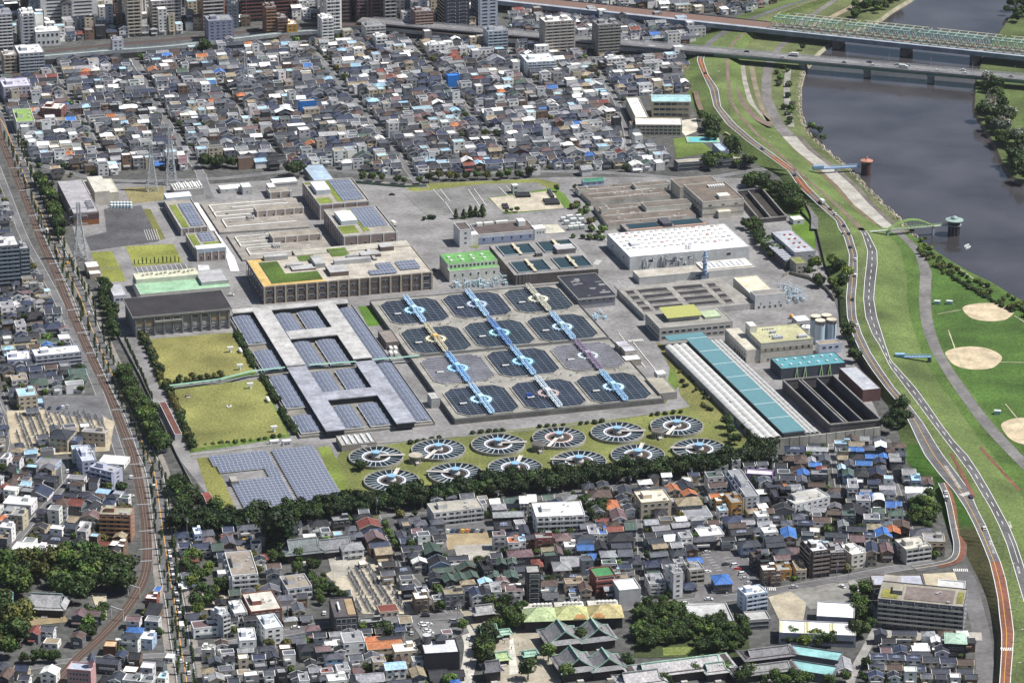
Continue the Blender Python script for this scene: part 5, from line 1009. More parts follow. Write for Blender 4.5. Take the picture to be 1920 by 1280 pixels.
# ---- teal roofed strip with arched white covers
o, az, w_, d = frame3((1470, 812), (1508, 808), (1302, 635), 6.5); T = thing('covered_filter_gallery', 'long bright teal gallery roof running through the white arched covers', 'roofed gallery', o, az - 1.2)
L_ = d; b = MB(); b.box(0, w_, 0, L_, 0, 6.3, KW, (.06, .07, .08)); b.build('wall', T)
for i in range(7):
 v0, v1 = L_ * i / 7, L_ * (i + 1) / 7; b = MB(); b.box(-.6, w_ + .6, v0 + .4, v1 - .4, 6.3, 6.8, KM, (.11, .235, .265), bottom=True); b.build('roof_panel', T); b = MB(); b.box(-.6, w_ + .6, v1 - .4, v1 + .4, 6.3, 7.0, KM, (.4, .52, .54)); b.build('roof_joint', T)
b = MB(); b.box(-12, w_ + .6, L_ + .45, L_ + 10, 6.3, 6.75, KM, (.11, .235, .265), bottom=True); b.build('cross_roof', T)
def covers(lab, xa, xb, n, base):
 T2 = thing('arched_cover_bank', lab, 'covers', (T.location[0], T.location[1], 0), az - 1.2); b = MB(); b.box(xa, xb, 0, L_ - 2, 0, 4.3, KC, (.25, .25, .26)); b.build('base', T2)
 for i in range(n):
  v0, v1 = (L_ - 2) * i / n, (L_ - 2) * (i + 1) / n
  for j in range(3):
   x0, x1 = xa + (xb - xa) * j / 3, xa + (xb - xa) * (j + 1) / 3; b = MB(); m = 5
   for k in range(m):
    f0, f1 = k / m, (k + 1) / m; b.poly([(x0 + (x1 - x0) * f0, v0, 4.35 + 1.1 * sin(pi * f0)), (x0 + (x1 - x0) * f1, v0, 4.35 + 1.1 * sin(pi * f1)), (x0 + (x1 - x0) * f1, v1 - .25, 4.35 + 1.1 * sin(pi * f1)), (x0 + (x1 - x0) * f0, v1 - .25, 4.35 + 1.1 * sin(pi * f0))], KM, (.55, .545, .53))
   b.build('cover', T2)
covers('bank of white arched covers along the left side of the teal gallery roof', -15.5, -1.2, 22, 0); covers('bank of white arched covers along the right side of the teal gallery roof', w_ + 1.2, w_ + 9.5, 22, 0)
for k in range(10): q = xy(*[sum(z) for z in zip(uv(o[:2]), (-3, L_ * (k + .5) / 10))]); occ_add(*q, 16)
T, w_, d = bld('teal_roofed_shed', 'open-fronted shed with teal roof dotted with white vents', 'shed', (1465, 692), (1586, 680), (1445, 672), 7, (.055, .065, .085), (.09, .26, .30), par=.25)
for i in range(14): b = MB(); u = w_ * (.06 + .14 * (i % 7)); v = d * (.3 if i < 7 else .75); b.cyl(u, v, .8, 7, 7.8, KM, WHT, 8); b.build('roof_vent', T)
for i in range(4): b = MB(); u = w_ * (.24 + .13 * i + (.12 if i > 1 else 0)); b.bar((u - 1, -.3, 0), (u, -.3, 7.2), .2, KM, (.45, .65, .35)); b.bar((u + 1, -.3, 0), (u, -.3, 7.2), .2, KM, (.45, .65, .35)); b.build('prop', T)
T, w_, d = bld('grey_roofed_shed', 'rust-walled shed with plain pale grey roof beside the empty tanks', 'shed', (1618, 732), (1652, 729), (1573, 690), 7.5, (.14, .08, .075), (.37, .385, .42), par=.3)
T, L_ = deck('raised yard round the empty tanks behind the stained boundary wall', [(1425, 828), (1640, 806), (1620, 790), (1415, 812)], .5, (.24, .22, .2), 'raised_yard')
# boundary wall and stained wall
def wall_run(lab, pts, h, th, c, name='boundary_wall', z=0., cat='wall', posts=0):
 w = [P(x, y, z) for x, y in pts]; o = w[0]; T = thing(name, lab, cat, (o[0], o[1], z), 0); b = MB(); n = 0
 for p, q in zip(w, w[1:]):
  dx, dy = q[0] - p[0], q[1] - p[1]; k = math.hypot(dx, dy) or 1; nx, ny = -dy / k * th / 2, dx / k * th / 2; A = (p[0] - o[0], p[1] - o[1]); B_ = (q[0] - o[0], q[1] - o[1])
  b.prism([(A[0] - nx, A[1] - ny), (B_[0] - nx, B_[1] - ny), (B_[0] + nx, B_[1] + ny), (A[0] + nx, A[1] + ny)], 0, h, KC, c)
  if posts:
   for i in range(int(k // posts)):
    t = (i + .5) * posts / k; x, y = A[0] + dx * t, A[1] + dy * t; b.box(x - .2, x + .2, y - .5, y + .5, 0, h + .1, KC, tuple(v * .55 for v in c))
 b.build('wall', T); return T
wall_run('tall streaked concrete retaining wall above the rooftops', [(1434, 843), (1540, 832), (1650, 818)], 6.2, .8, (.33, .32, .29), 'retaining_wall', posts=6)
wall_run('low white wall along the front of the near lawn', [(360, 856), (440, 846), (560, 832)], 1.6, .4, (.5, .49, .45))
wall_run('grey boundary wall along the left plant drive', [(205, 600), (262, 706), (330, 852), (370, 930)], 1.8, .3, (.20, .20, .19))
wall_run('low wall along the round tank lawn', [(700, 833), (860, 820), (1040, 803), (1230, 776)], .9, .3, (.42, .41, .37))
wall_run('wall between plant and far housing', [(500, 338), (590, 332)], 2, .3, (.35, .35, .35))
wall_run('green fence behind the corner plots', [(595, 338), (760, 352), (800, 350)], 1.8, .15, (.12, .17, .12), 'fence', cat='fence')
wall_run('dark fence line at the foot of the levee', [(1500, 398), (1530, 430), (1547, 500), (1574, 560), (1577, 607), (1602, 660), (1622, 690), (1645, 728)], 2, .12, (.05, .05, .055), 'fence', cat='fence')
wall_run('curved retaining wall round the process yard', [(1468, 519), (1480, 514), (1520, 525), (1550, 545), (1565, 565)], 2.2, .4, (.24, .23, .2), 'retaining_wall')
# stacks of black bags
def bags(lab, FL, FR, BL, nx, ny, nz):
 a, b_, c = P(*FL), P(*FR), P(*BL); T = thing('bag_stack', lab, 'bag stack', (*a, 0), GRID)
 for i in range(nx):
  for j in range(ny):
   x = a[0] + (b_[0] - a[0]) * i / nx + (c[0] - a[0]) * j / ny - a[0]; y = a[1] + (b_[1] - a[1]) * i / nx + (c[1] - a[1]) * j / ny - a[1]; ang = radians(GRID); lx, ly = x * cos(ang) - y * sin(ang), x * sin(ang) + y * cos(ang)
   m = MB(); s = .7 + random.uniform(-.06, .1); m.cyl(lx + .9, ly + .9, s, 0, nz, KM, jit((.018, .02, .032), .3), 8, cap=False); m.cyl(lx + .9, ly + .9, s, nz, nz + .35, KM, jit((.03, .032, .045), .3), 8, r1=.2); m.build('bag', T)
bags('stack of bulging black bags near the back of the bare yard', (967, 372), (995, 371), (963, 364), 9, 3, 2)
bags('stack of bulging black bags at the right front of the bare yard', (1022, 386), (1050, 385), (1016, 376), 9, 4, 2)
bags('narrow stack of black bags at the back right of the bare yard', (1033, 373), (1039, 372), (1025, 360), 2, 9, 2)
bags('small stack of black bags behind the hedge at the yard corner', (943, 394), (954, 393), (939, 385), 4, 3, 2)
bld('yard_office', 'white two-storey cabin at the back of the bare yard', 'cabin', (962, 349), (973, 348), (957, 345), 6, (.45, .48, .45), (.6, .6, .58), par=.2, wins=[('f', 1, 2, 2.4, 1, 1.6, 3)])
# pylons
def pylon(lab, px, py, H, bw, c=(.42, .45, .48)):
 T = thing('pylon', lab, 'pylon', (*P(px, py), 0), GRID); b = MB(); n = 9; R_ = lambda z: bw * (1 - .82 * min(1, z / (H * .72))) / 2 + .3
 zs = [H * (1 - (1 - i / n) ** 1.25) for i in range(n + 1)]
 for z0, z1 in zip(zs, zs[1:]):
  a, c_ = R_(z0), R_(z1); K0 = [(-a, -a, z0), (a, -a, z0), (a, a, z0), (-a, a, z0)]; K1 = [(-c_, -c_, z1), (c_, -c_, z1), (c_, c_, z1), (-c_, c_, z1)]
  for i in range(4):
   j = (i + 1) % 4; b.bar(K0[i], K1[i], .22, KM, c); b.bar(K0[i], K1[j], .11, KM, c); b.bar(K0[j], K1[i], .11, KM, c); b.bar(K1[i], K1[j], .1, KM, c)
 b.build('lattice_tower', T)
 for f in (.62, .76, .9):
  b = MB(); L_ = bw * .75; z = H * f
  for s in (-1, 1): b.bar((0, 0, z + .8), (s * L_, 0, z), .14, KM, c); b.bar((0, 0, z - .6), (s * L_, 0, z), .12, KM, c); b.bar((s * L_, 0, z), (s * L_, 0, z - 1.8), .12, KM, (.3, .3, .32))
  b.build('crossarm', T)
 b = MB()
 for x, y in ((-1, -1), (1, -1), (1, 1), (-1, 1)): b.box(x * bw / 2 - .6, x * bw / 2 + .6, y * bw / 2 - .6, y * bw / 2 + .6, 0, .8, KC, (.4, .4, .38))
 b.build('footing', T)
pylon('tallest lattice pylon, beside the railway avenue and the small lawns', 151, 486, 40, 8)
pylon('lattice pylon on the dry grass plot behind the plant', 285, 357, 35, 7)
pylon('lattice pylon just right of the dry grass plot', 321, 345, 42, 7)
pylon('distant lattice pylon standing among the far houses', 461, 170, 33, 6)
# ================================================================== apartment blocks and towers
def c_(k, t=WC): return t[k] if isinstance(k, str) else k
def apt(lab, q, n, H, wall, roof, st='B', az=None, bal='L', name='apartment_block', cat='apartment block', pent=1, base=None, sides='', z0=0.):
 """q: front-left, front-right, back-left roof corners; or base=(px, py, width px, depth m)"""
 wall = c_(wall); roof = c_(roof, RC); bal = c_(bal)
 if base:
  o = (*P(base[0], base[1]), 0); az = GRID if az is None else az; w_ = base[2] * mpp(base[1]) / max(.5, cos(radians(az))); d = base[3]
 else: o, az, w_, d = frame3(*q, H, az)
 d = max(d, 4); T = thing(name, lab, cat, o, az); b = MB(); b.box(0, w_, 0, d, 0, H, KW, wall); b.build('wall', T)
 r = MB(); flat(r, 0, w_, 0, d, H + .02, roof, tuple(min(.75, v * 1.12) for v in wall)); ro = r.build('roof', T); fh = H / n; box = (0, w_, 0, d)
 for k in range(pent):
  b = MB(); u = w_ * (.15 + .5 * k); b.box(u, u + min(5, w_ * .3), d * .35, d * .75, H, H + 2.4, KW, tuple(min(.7, v * 1.1) for v in wall), KF, roof); b.build('stair_head', ro)
 for k in range(3): b = MB(); u, v = w_ * random.uniform(.5, .85), d * random.uniform(.1, .8); b.box(u, u + 1.3, v, v + .9, H, H + 1.1, KM, (.5, .5, .5)); b.build('roof_unit', ro)
 fr = lambda s: w_ if s in 'fb' else d
 def balc(side):
  for k in range(n):
   z = k * fh + .1; b = MB(); L_ = fr(side)
   if k == 0 and n > 3: continue
   a, e = (.4, L_ - .4)
   if side == 'f': b.box(a, e, -1.2, -.05, z, z + .15, KC, wall, bottom=True); b.box(a, e, -1.3, -1.2, z, z + 1.1, KW, bal)
   elif side == 'l': b.box(-1.2, -.05, a, e, z, z + .15, KC, wall, bottom=True); b.box(-1.3, -1.2, a, e, z, z + 1.1, KW, bal)
   else: b.box(w_ + .05, w_ + 1.2, a, e, z, z + .15, KC, wall, bottom=True); b.box(w_ + 1.2, w_ + 1.3, a, e, z, z + 1.1, KW, bal)
   b.build('balcony', T)
  nb = max(2, int(fr(side) / 6)); b = MB()
  for i in range(nb + 1):
   u = .3 + (fr(side) - .6) * i / nb
   if side == 'f': b.box(u - .1, u + .1, -1.28, 0, 0, H, KW, wall)
   elif side == 'l': b.box(-1.28, 0, u - .1, u + .1, 0, H, KW, wall)
   else: b.box(w_, w_ + 1.28, u - .1, u + .1, 0, H, KW, wall)
  b.build('balcony_partition', T)
 cnt = 0
 for side in 'flr':
  L_ = fr(side); m = max(1, int(L_ / 3.6)); hasb = (side == 'f' and st == 'B') or side in sides
  if hasb: balc(side)
  while m * n > (44 if side == 'f' else 30) and m > 2: m -= 1
  nn = min(n, 14)
  if side != 'f' and not hasb: m = max(1, m // 2)
  for k in range(nn):
   kk = k if H > 45 else n - 1 - k
   for i in range(m):
    u = .8 + (L_ - 1.6) * (i + .5) / m; ww = min(2.6, (L_ - 1.6) / m * (.75 if hasb else .5)) if n < 13 else (L_ - 1.6) / m * .72
    win(T, side, u, kk * fh + fh * .55, ww, fh * (.62 if hasb else .42), box)
 a = radians(az); occ_box(o[0] + (w_ * cos(a) + d * sin(a)) / 2, o[1] + (-w_ * sin(a) + d * cos(a)) / 2, az, w_, d); return T, w_, d
LV = (.42, .44, .56)
APT = [
('grey three-storey office with long window bands behind the row of parked cars', ((812,962.5),(907,952),(803,945)), 3, 8, 'L', (.33,.31,.27), 'B', None, 'L', ''),
('bright white block with wavy white balconies below the tree belt', ((1005,970),(1097,966),(1006,944)), 4, 11, 'w', 'w', 'B', None, 'w', ''),
('plain beige three-storey block with a cream roof below the tree belt', ((1202.5,943.5),(1259,938.5),(1191.6,922.5)), 3, 9.4, 'y', (.6,.55,.45), 'W', None, 'y', ''),
('long narrow four-storey block with blue-white side balconies running towards the tree belt', ((1398,932),(1424,930),(1365,883)), 4, 9.5, (.5,.52,.56), 'L', 'W', None, (.35,.42,.55), 'l'),
('white three-storey block with pale grey roof and blue left balconies, near the white arched house', ((1490,946),(1556.6,931),(1473,929)), 3, 7.5, (.58,.58,.6), (.4,.39,.36), 'W', None, (.3,.35,.45), 'l'),
('dark brown seven-storey stepped block with cluttered white roof by the street', ((1523,1035),(1556,1031),(1507,1014)), 6, 14.5, (.12,.10,.095), (.5,.52,.55), 'B', None, (.24,.20,.18), 'l'),
('lower dark brown wing of the stepped block, right of its tower', ((1556,1038),(1586,1036),(1548,1020)), 5, 11, (.12,.10,.095), 'L', 'B', None, (.24,.20,.18), ''),
('wide white-framed six-storey block with staggered balconies and a mossy roof at the lower right', ((1645.6,1123),(1808,1139),(1650.6,1089)), 6, 15, (.20,.20,.22), (.28,.26,.21), 'B', None, (.46,.45,.40), ''),
('slim pale blue four-storey block with white roof beside the parking deck', ((1398,1117),(1439,1110),(1384,1103)), 4, 9.5, (.42,.50,.62), 'w', 'B', None, (.5,.56,.66), ''),
('grey two-storey block with a row of dark windows at the street corner', ((1218,1096),(1249,1094),(1213,1077)), 3, 6, 'L', 'L', 'B', None, 'L', ''),
('slim white five-storey block at the street, left of the car park', ((1263,1076),(1281,1073),(1253,1060)), 5, 14, (.55,.55,.56), 'L', 'W', None, 'L', ''),
('beige three-storey block with dark balconies beside the car park', ((1292.5,1070),(1320.6,1067),(1281,1056)), 3, 7.7, (.45,.42,.35), 'L', 'B', None, (.45,.42,.35), ''),
('white four-storey block with brown flat roof and stair-stepped end balconies, near the avenue', ((434,1080),(484,1076),(403,1038)), 4, 10.5, 'w', (.24,.21,.18), 'B', None, 'w', 'l'),
('white two-storey block with brown flat roof beside the temple garden', ((538,1105),(585,1099),(522.5,1082)), 2, 6, (.5,.52,.56), (.25,.22,.18), 'B', None, 'w', ''),
('wide brown brick hall with a plain pale roof near the avenue crossing', ((471,1148),(529,1141),(458,1113)), 2, 7, (.20,.085,.06), (.50,.48,.43), 'W', None, 'r', ''),
('slim grey five-storey block beside the pink-roofed corner shop', ((415,1155),(430,1150),(404,1140)), 5, 12, (.45,.46,.48), (.5,.54,.6), 'B', None, 'L', ''),
('white-roofed three-storey block between the slim grey block and the brick hall', ((439,1151),(464,1148),(429,1128)), 3, 7.5, (.48,.48,.49), 'w', 'B', None, 'L', ''),
('white three-storey house block with a rooftop room, by the side street', ((449,1202),(481,1200),(435,1180)), 3, 8.5, 'w', (.6,.62,.68), 'W', None, 'w', ''),
('white four-storey block with solar water heaters on its roof', ((497,1180),(531,1175),(484,1155)), 4, 10.5, 'w', (.5,.55,.62), 'W', None, 'w', ''),
('small white two-storey box on the corner below the avenue crossing', ((377.5,1219),(402.5,1219),(374,1210)), 2, 6, (.6,.6,.56), 'w', 'W', None, 'w', ''),
('lavender-white four-storey block beside the railway curve', ((167,876),(212,887),(183,866)), 4, 9.5, LV, (.34,.35,.38), 'B', None, LV, ''),
('tall lavender stair block behind the lavender-white apartments', ((154,866),(181,863),(147,837)), 4, 10, LV, (.42,.44,.5), 'W', None, LV, ''),
('orange-tiled six-storey block stepping up to a rooftop tower, beside the railway', ((185,965),(245,967),(196,950)), 6, 15, (.30,.17,.12), (.28,.27,.21), 'B', None, (.62,.34,.17), ''),
('white-roofed four-storey block with dark balconies beside the railway', ((65.6,669),(153,660),(57,656.5)), 4, 9.5, (.36,.38,.44), 'w', 'B', None, (.40,.42,.48), ''),
('white-roofed lavender block left of the dark-balconied one', ((14,676),(57,673.5),(8.5,661)), 3, 7, LV, 'w', 'W', None, LV, ''),
('tall dark block with blue-green balconies at the left edge', ((-12,464),(36,460),(-18,446)), 10, 28, (.13,.14,.17), (.5,.5,.5), 'B', GRID, (.22,.28,.33), ''),
('lower right wing of the tall dark block at the left edge', ((37,468),(55,466),(30,455)), 9, 24, (.13,.14,.17), (.3,.3,.3), 'B', GRID, (.22,.28,.33), ''),
('white block with a green roof lawn near the upper left of the railway', ((31,230),(65,228),(23,206)), 3, 9, 'w', (.22,.34,.10), 'W', None, 'w', ''),
('brick-red five-storey block with a cream roof, upper left', ((75,204),(114,206),(68,192)), 5, 12, (.18,.07,.055), (.6,.58,.54), 'W', None, 'r', ''),
('wide lavender clinic with a round drum on its roof', ((6.5,165),(60,163),(0,150)), 4, 12, (.40,.38,.46), (.48,.47,.55), 'W', GRID, 'L', ''),
('curved-front grey eight-storey block below the far railway', ((35,102),(84,100),(33,86)), 7, 18, (.36,.38,.42), (.6,.6,.6), 'B', GRID, (.45,.48,.54), ''),
('beige six-storey block left of the curved grey block', ((6,105),(32,105),(4,97)), 6, 17, (.44,.38,.33), (.5,.5,.5), 'B', GRID, 'y', ''),
('long pale blue five-storey block with white roof in the far housing', ((988,118),(1043,115),(977,104)), 5, 11, (.52,.58,.64), 'w', 'B', None, (.5,.56,.62), ''),
('white three-storey block with dark windows beside the far viaduct', ((1138,112),(1175,112),(1137,107)), 3, 8, 'w', 'w', 'B', GRID, 'w', ''),
('plain white four-window block in the far housing', ((805,86),(838,85),(803,81)), 4, 10, 'w', 'w', 'W', GRID, 'w', ''),
('white three-storey corner block with sloped window bands near the levee ramp', ((1597,1041),(1624,1036),(1586,1021)), 3, 8, (.58,.56,.5), 'w', 'W', None, 'w', ''),
('white block with black rooftop solar panels near the levee ramp', ((1698,1031),(1746,1024),(1683,1012)), 3, 8, (.46,.45,.41), (.5,.48,.42), 'B', None, 'L', ''),
]
for lab, q, n, H, wa, ro, s_, az, ba, sd_ in APT: apt(lab, q, n, H, wa, ro, s_, az, ba, sides=sd_)
BASE = [
('tall white-balconied block at the top left corner', (-14,96,38,18), 11, 30, (.40,.42,.48), 'L', 'B', 'w', ''), ('white-fronted ten-storey block beside the giant white tower', (43,86,23,16), 10, 27, 'w', 'w', 'B', (.45,.46,.5), 'l'),
('giant white tower with a grid of dark windows, cut by the top edge', (78,52,102,26), 26, 80, (.62,.62,.62), 'w', 'W', 'w', ''), ('white podium building with dark glass bays below the giant tower', (68,88,44,16), 2, 12, (.6,.6,.6), 'w', 'W', 'w', ''),
('slender beige tower beside the far street, cut by the top edge', (239,70,25,24), 26, 78, (.50,.45,.36), 'L', 'B', (.55,.5,.42), 'r'), ('broad beige nine-storey block right of the slender tower', (285,60,54,14), 9, 26, (.36,.34,.36), 'w', 'B', (.5,.48,.45), ''),
('white and brown striped tower, cut by the top edge', (381,58,38,24), 20, 62, (.38,.20,.14), 'L', 'B', (.62,.62,.6), 'r'), ('lavender-grey nine-storey block with a white central shaft', (392,94,46,18), 9, 24, (.22,.24,.34), 'L', 'W', 'L', ''),
('small dark glass block behind the lavender-grey one', (426,54,22,14), 7, 20, (.11,.13,.17), 'g', 'W', 'g', ''), ('very wide dark maroon slab with red-brown balconies along the top edge', (453,42,102,16), 16, 50, (.085,.055,.065), 'g', 'B', (.20,.09,.08), ''),
('brown and orange ten-storey block with curved rooftop steps', (499,77,20,14), 10, 28, (.24,.13,.09), 'L', 'B', (.40,.22,.12), ''), ('middle step of the brown and orange block', (520,77,20,14), 7, 19, (.16,.09,.08), 'L', 'B', (.24,.14,.11), ''), ('bright ochre lower wing of the brown and orange block', (539,78,19,14), 5, 14, (.50,.28,.06), 'w', 'W', 'o', ''),
('white ten-storey block with stacked balconies in the far centre', (603,89,23,14), 9, 24, 'w', 'w', 'B', 'w', ''), ('taller white block rising behind it in the far centre', (612,72,26,24), 11, 34, 'w', 'w', 'B', 'w', 'r'),
('dark brown tower cut by the top edge, left of the maroon one', (634,43,24,16), 14, 44, (.12,.09,.095), 'g', 'B', (.18,.13,.13), ''), ('maroon tower with dark balconies, cut by the top edge', (668,42,50,16), 16, 50, (.14,.075,.09), 'g', 'B', (.22,.13,.14), ''), ('beige tower right of the maroon one', (721,43,22,16), 13, 42, (.40,.38,.37), 'L', 'B', 'L', ''),
('lavender and white striped tower in the far centre', (773,33,30,14), 10, 34, LV, 'w', 'B', (.6,.6,.7), ''), ('tan eight-storey block with brown bands in front of the far railway', (778,67,34,14), 8, 20, (.26,.17,.14), 'L', 'B', (.42,.29,.24), ''), ('very dark tower with beige corner balconies, cut by the top edge', (835,58,45,22), 22, 68, (.045,.05,.075), 'g', 'W', 'y', 'l'),
('pale blue-grey tower with a white podium, cut by the top edge', (900,50,33,26), 20, 60, (.42,.47,.55), 'L', 'W', 'L', 'l'), ('pale blue seven-storey block in front of the railway curve', (914,100,38,14), 7, 18, (.40,.44,.50), 'L', 'B', (.42,.47,.54), ''),
('tan eleven-storey block with white-edged balconies beyond the long blue block', (1021,107,55,16), 11, 29, (.38,.35,.32), 'w', 'B', (.48,.45,.41), 'r'), ('grey-brown ten-storey block with curved corner near the viaduct', (1120,106,43,16), 10, 26, (.24,.23,.22), 'L', 'B', (.33,.32,.29), ''),
('slim white five-storey house block by the far railway', (212,110,20,10), 5, 15, (.48,.48,.54), 'L', 'W', 'w', ''), ('pale seven-storey block with planted roof below the maroon tower', (685,84,38,14), 6, 15, (.45,.45,.44), 'L', 'B', 'L', ''), ('white stepped twin block in the far centre', (704,97,22,10), 4, 12, 'w', 'w', 'B', 'w', '')]
for lab, ba_, n, H, wa, ro, s_, bc_, sd_ in BASE: apt(lab, None, n, H, wa, ro, s_, None, bc_, base=ba_, sides=sd_, pent=2 if n > 9 else 1)
T = [o for o, s in THINGS if str(o.get('label')).startswith('wide white-framed')][0]; H = 15; w_ = frame3((1645.6,1123),(1808,1139),(1650.6,1089), 15, None)[2]; d = frame3((1645.6,1123),(1808,1139),(1650.6,1089), 15, None)[3]
for q, c in (((.03, .22, .12, .6), (.22, .21, .06)), ((.90, .97, .2, .8), (.22, .21, .06)), ((.30, .86, .15, .85), (.17, .14, .13))): b = MB(); b.box(w_ * q[0], w_ * q[1], d * q[2], d * q[3], H + .1, H + .3, KL if c[2] < .1 else KF, c); b.build('roof_lawn' if c[2] < .1 else 'roof_tiles', T)
b = MB(); b.box(w_ * .0, w_ * .2, d, d + 9, 0, H, KW, (.4, .4, .38), KF, (.3, .28, .25)); b.build('rear_wing', T)
# ---- special buildings
G = lambda lab, FL, FR, BL, H, wall, roof, az=None, **k: bld(k.pop('name', 'building'), lab, k.pop('cat', 'building'), FL, FR, BL, H, c_(wall), c_(roof, RC), az=az, **k)
G('big white sawtooth-vented workshop roof at the lower right', (1531,1156), (1602,1160), (1531,1128), 7, (.36,.36,.40), 'w', name='workshop', cat='workshop')
T, w_, d = G('long white shed roof with cream skylight strips above a sandy yard', (1461,1187), (1605,1193), (1463,1163), 6, (.42,.42,.48), 'w', name='long_shed', cat='shed', wins=[('f', 14, 1, 3, 2.2, 2.6, 0)])
for f in (.01, .33, .36, .66, .69, .96): b = MB(); b.box(w_ * f, w_ * f + 1.4, 1, d - 1, 6.03, 6.3, KM, (.6, .56, .36)); b.build('skylight', T)
T, w_, d = G('U-shaped house with bright teal roofs, far wing', (1478,1226), (1572,1240), (1487,1210), 4, 'g', (.22,.42,.42), name='courtyard_house', cat='house')
G('U-shaped house with bright teal roofs, near wing', (1472,1254), (1560,1268), (1478,1236), 4, 'g', (.22,.42,.42), name='courtyard_house', cat='house')
G('lilac flat-roofed block behind the wide white-framed apartments', (1637,1098), (1734,1098), (1628,1078), 8, (.20,.16,.12), (.36,.37,.43), name='block', cat='building', wins=[('f', 8, 2, 1.6, 1.3, 3, 3)])
G('square white rooftop hall behind the wide apartment block', (1757,1109), (1808,1113), (1760,1087), 9, 'w', (.55,.55,.54), name='block')
G('dark three-storey house with a pale mint pyramid roof', (1773,1204), (1812,1206), (1777,1185), 8.5, 'k', (.36,.50,.40), rt='hip', par=1.2, name='mint_roofed_house', cat='house', wins=[('f', 4, 2, 1.5, 1.4, 2.5, 3)])
T, w_, d = G('white-roofed parking deck with grey ramps by the street', (1300,1172), (1378,1168), (1290,1135), 2.5, 'L', (.42,.42,.42), name='parking_deck', cat='parking deck')
G('low concrete carport block in front of the slim blue apartments', (1403,1164), (1445,1161), (1398,1148), 5, (.36,.36,.36), (.38,.38,.37), name='carport_block', wins=[('f', 4, 2, 2.8, 1.6, 1.4, 2.3)])
T, w_, d = G('violet-edged white roof of a low shop below the end of the tree belt', (1400,889), (1449,888), (1400,880), 5, (.34,.24,.46), (.6,.57,.56), name='violet_shop', cat='shop', az=8)
T, w_, d = G('black-netted building under construction with a white roof', (852,1228), (862+0,1228), (840,1203), 11, 'k', 'L') if 0 else G('black-netted block with white roof and a black pagoda penthouse', (796,1227), (862,1223), (782,1202), 11, (.035,.035,.045), (.5,.51,.54), name='netted_building')
b = MB(); b.box(w_ * .42, w_ * .68, d * .7, d * 1.05, 11, 13.5, KW, (.05, .05, .06)); hip(b, w_ * .42, w_ * .68, d * .7, d * 1.05, 13.5, 1.6, RC['g']); b.build('pagoda_penthouse', T); b = MB(); b.cyl(w_ * .16, d * .85, 2.2, 11, 15.5, KM, (.06, .06, .07), 10, ct=(.5, .5, .5)); b.build('roof_tank', T)
T, w_, d = G('dark-framed block with a timber deck roof beside the graveyard', (627,1159), (672,1156), (619,1122), 11.5, (.06,.06,.07), (.09,.08,.085), name='timber_deck_building', wins=[('f', 4, 3, 2.4, 2.6, 3, 3.4)])
b = MB(); b.box(w_ * .6, w_ * .93, d * .12, d * .9, 11.5, 11.9, KC, (.34, .25, .15)); b.build('timber_deck', T); b = MB(); b.box(w_ * .25, w_ * .32, d * .3, d * .7, 11.5, 13, KM, WHT); b.build('roof_duct', T)
T, w_, d = G('narrow black tower block with glassy front rising over the low roofs', (988,1075), (1014,1074), (984,1061), 17, (.045,.043,.045), (.3,.3,.29), name='black_tower_block', cat='tower block')
for k in range(6): win(T, 'f', w_ * .55, 2.2 + k * 2.7, w_ * .7, 1.9, (0, w_, 0, d))
T, w_, d = G('brick-red five-storey block with a green rooftop court', (1117,1083), (1155,1079), (1112,1065), 10, (.24,.085,.07), (.06,.19,.08), name='brick_block', cat='apartment block')
for k in range(4): b = MB(); b.box(0, w_, -1.3, 0, k * 2.5, k * 2.5 + 1.1, KW, (.24, .09, .075), bottom=True); b.build('balcony', T); win(T, 'f', w_ * .5, k * 2.5 + 1.8, w_ * .9, 1.2, (0, w_, 0, d))
G('white windowless warehouse block beside the brick-red block', (1161,1108), (1202,1104), (1163,1087), 9, (.48,.48,.49), 'w', name='warehouse', cat='warehouse')
T, w_, d = G('pink block with blue-grey mansard roof and a little tower beside the rail curve', (125,1255), (170,1259), (132,1241), 9, (.50,.30,.30), (.36,.40,.48), name='pink_block', cat='apartment block', wins=[('f', 6, 3, 1.1, 1.2, 2, 2.6)])
b = MB(); b.box(w_ * .8, w_ * 1.0, d * .5, d * .9, 9, 13, KW, (.5, .3, .3)); b.cyl(w_ * .9, d * .7, 2.4, 13, 17, KR, (.07, .08, .12), 8, r1=.2); b.build('turret', T)
G('small tan shop with an orange lit sign board by the rail curve', (193,1213), (217,1214), (196,1201), 4.5, (.16,.09,.06), (.50,.36,.22), name='sign_shop', cat='shop')
T = thing('shop_sign', 'orange sign band on the tan shop by the rail curve', 'sign', (*P(206, 1226), 0), 8); b = MB(); b.box(-3, 3, -.3, 0, 1, 2.4, KM, (.8, .25, .04)); b.build('board', T)
T, w_, d = G('tall roller-coaster-blue wrapped house under repair in the far housing', (562,192), (594,191), (560,188), 12, (.03,.17,.50), (.45,.36,.22), az=GRID, name='wrapped_house', cat='house'); T['label'] = 'house wrapped in vivid blue sheeting, left one of the two in the far housing'
T, w_, d = G('x', (840,144), (863,143), (838,140), 9, (.03,.20,.62), (.05,.22,.6), az=GRID, name='wrapped_house', cat='house'); T['label'] = 'house wrapped in vivid blue sheeting, right one of the two in the far housing'
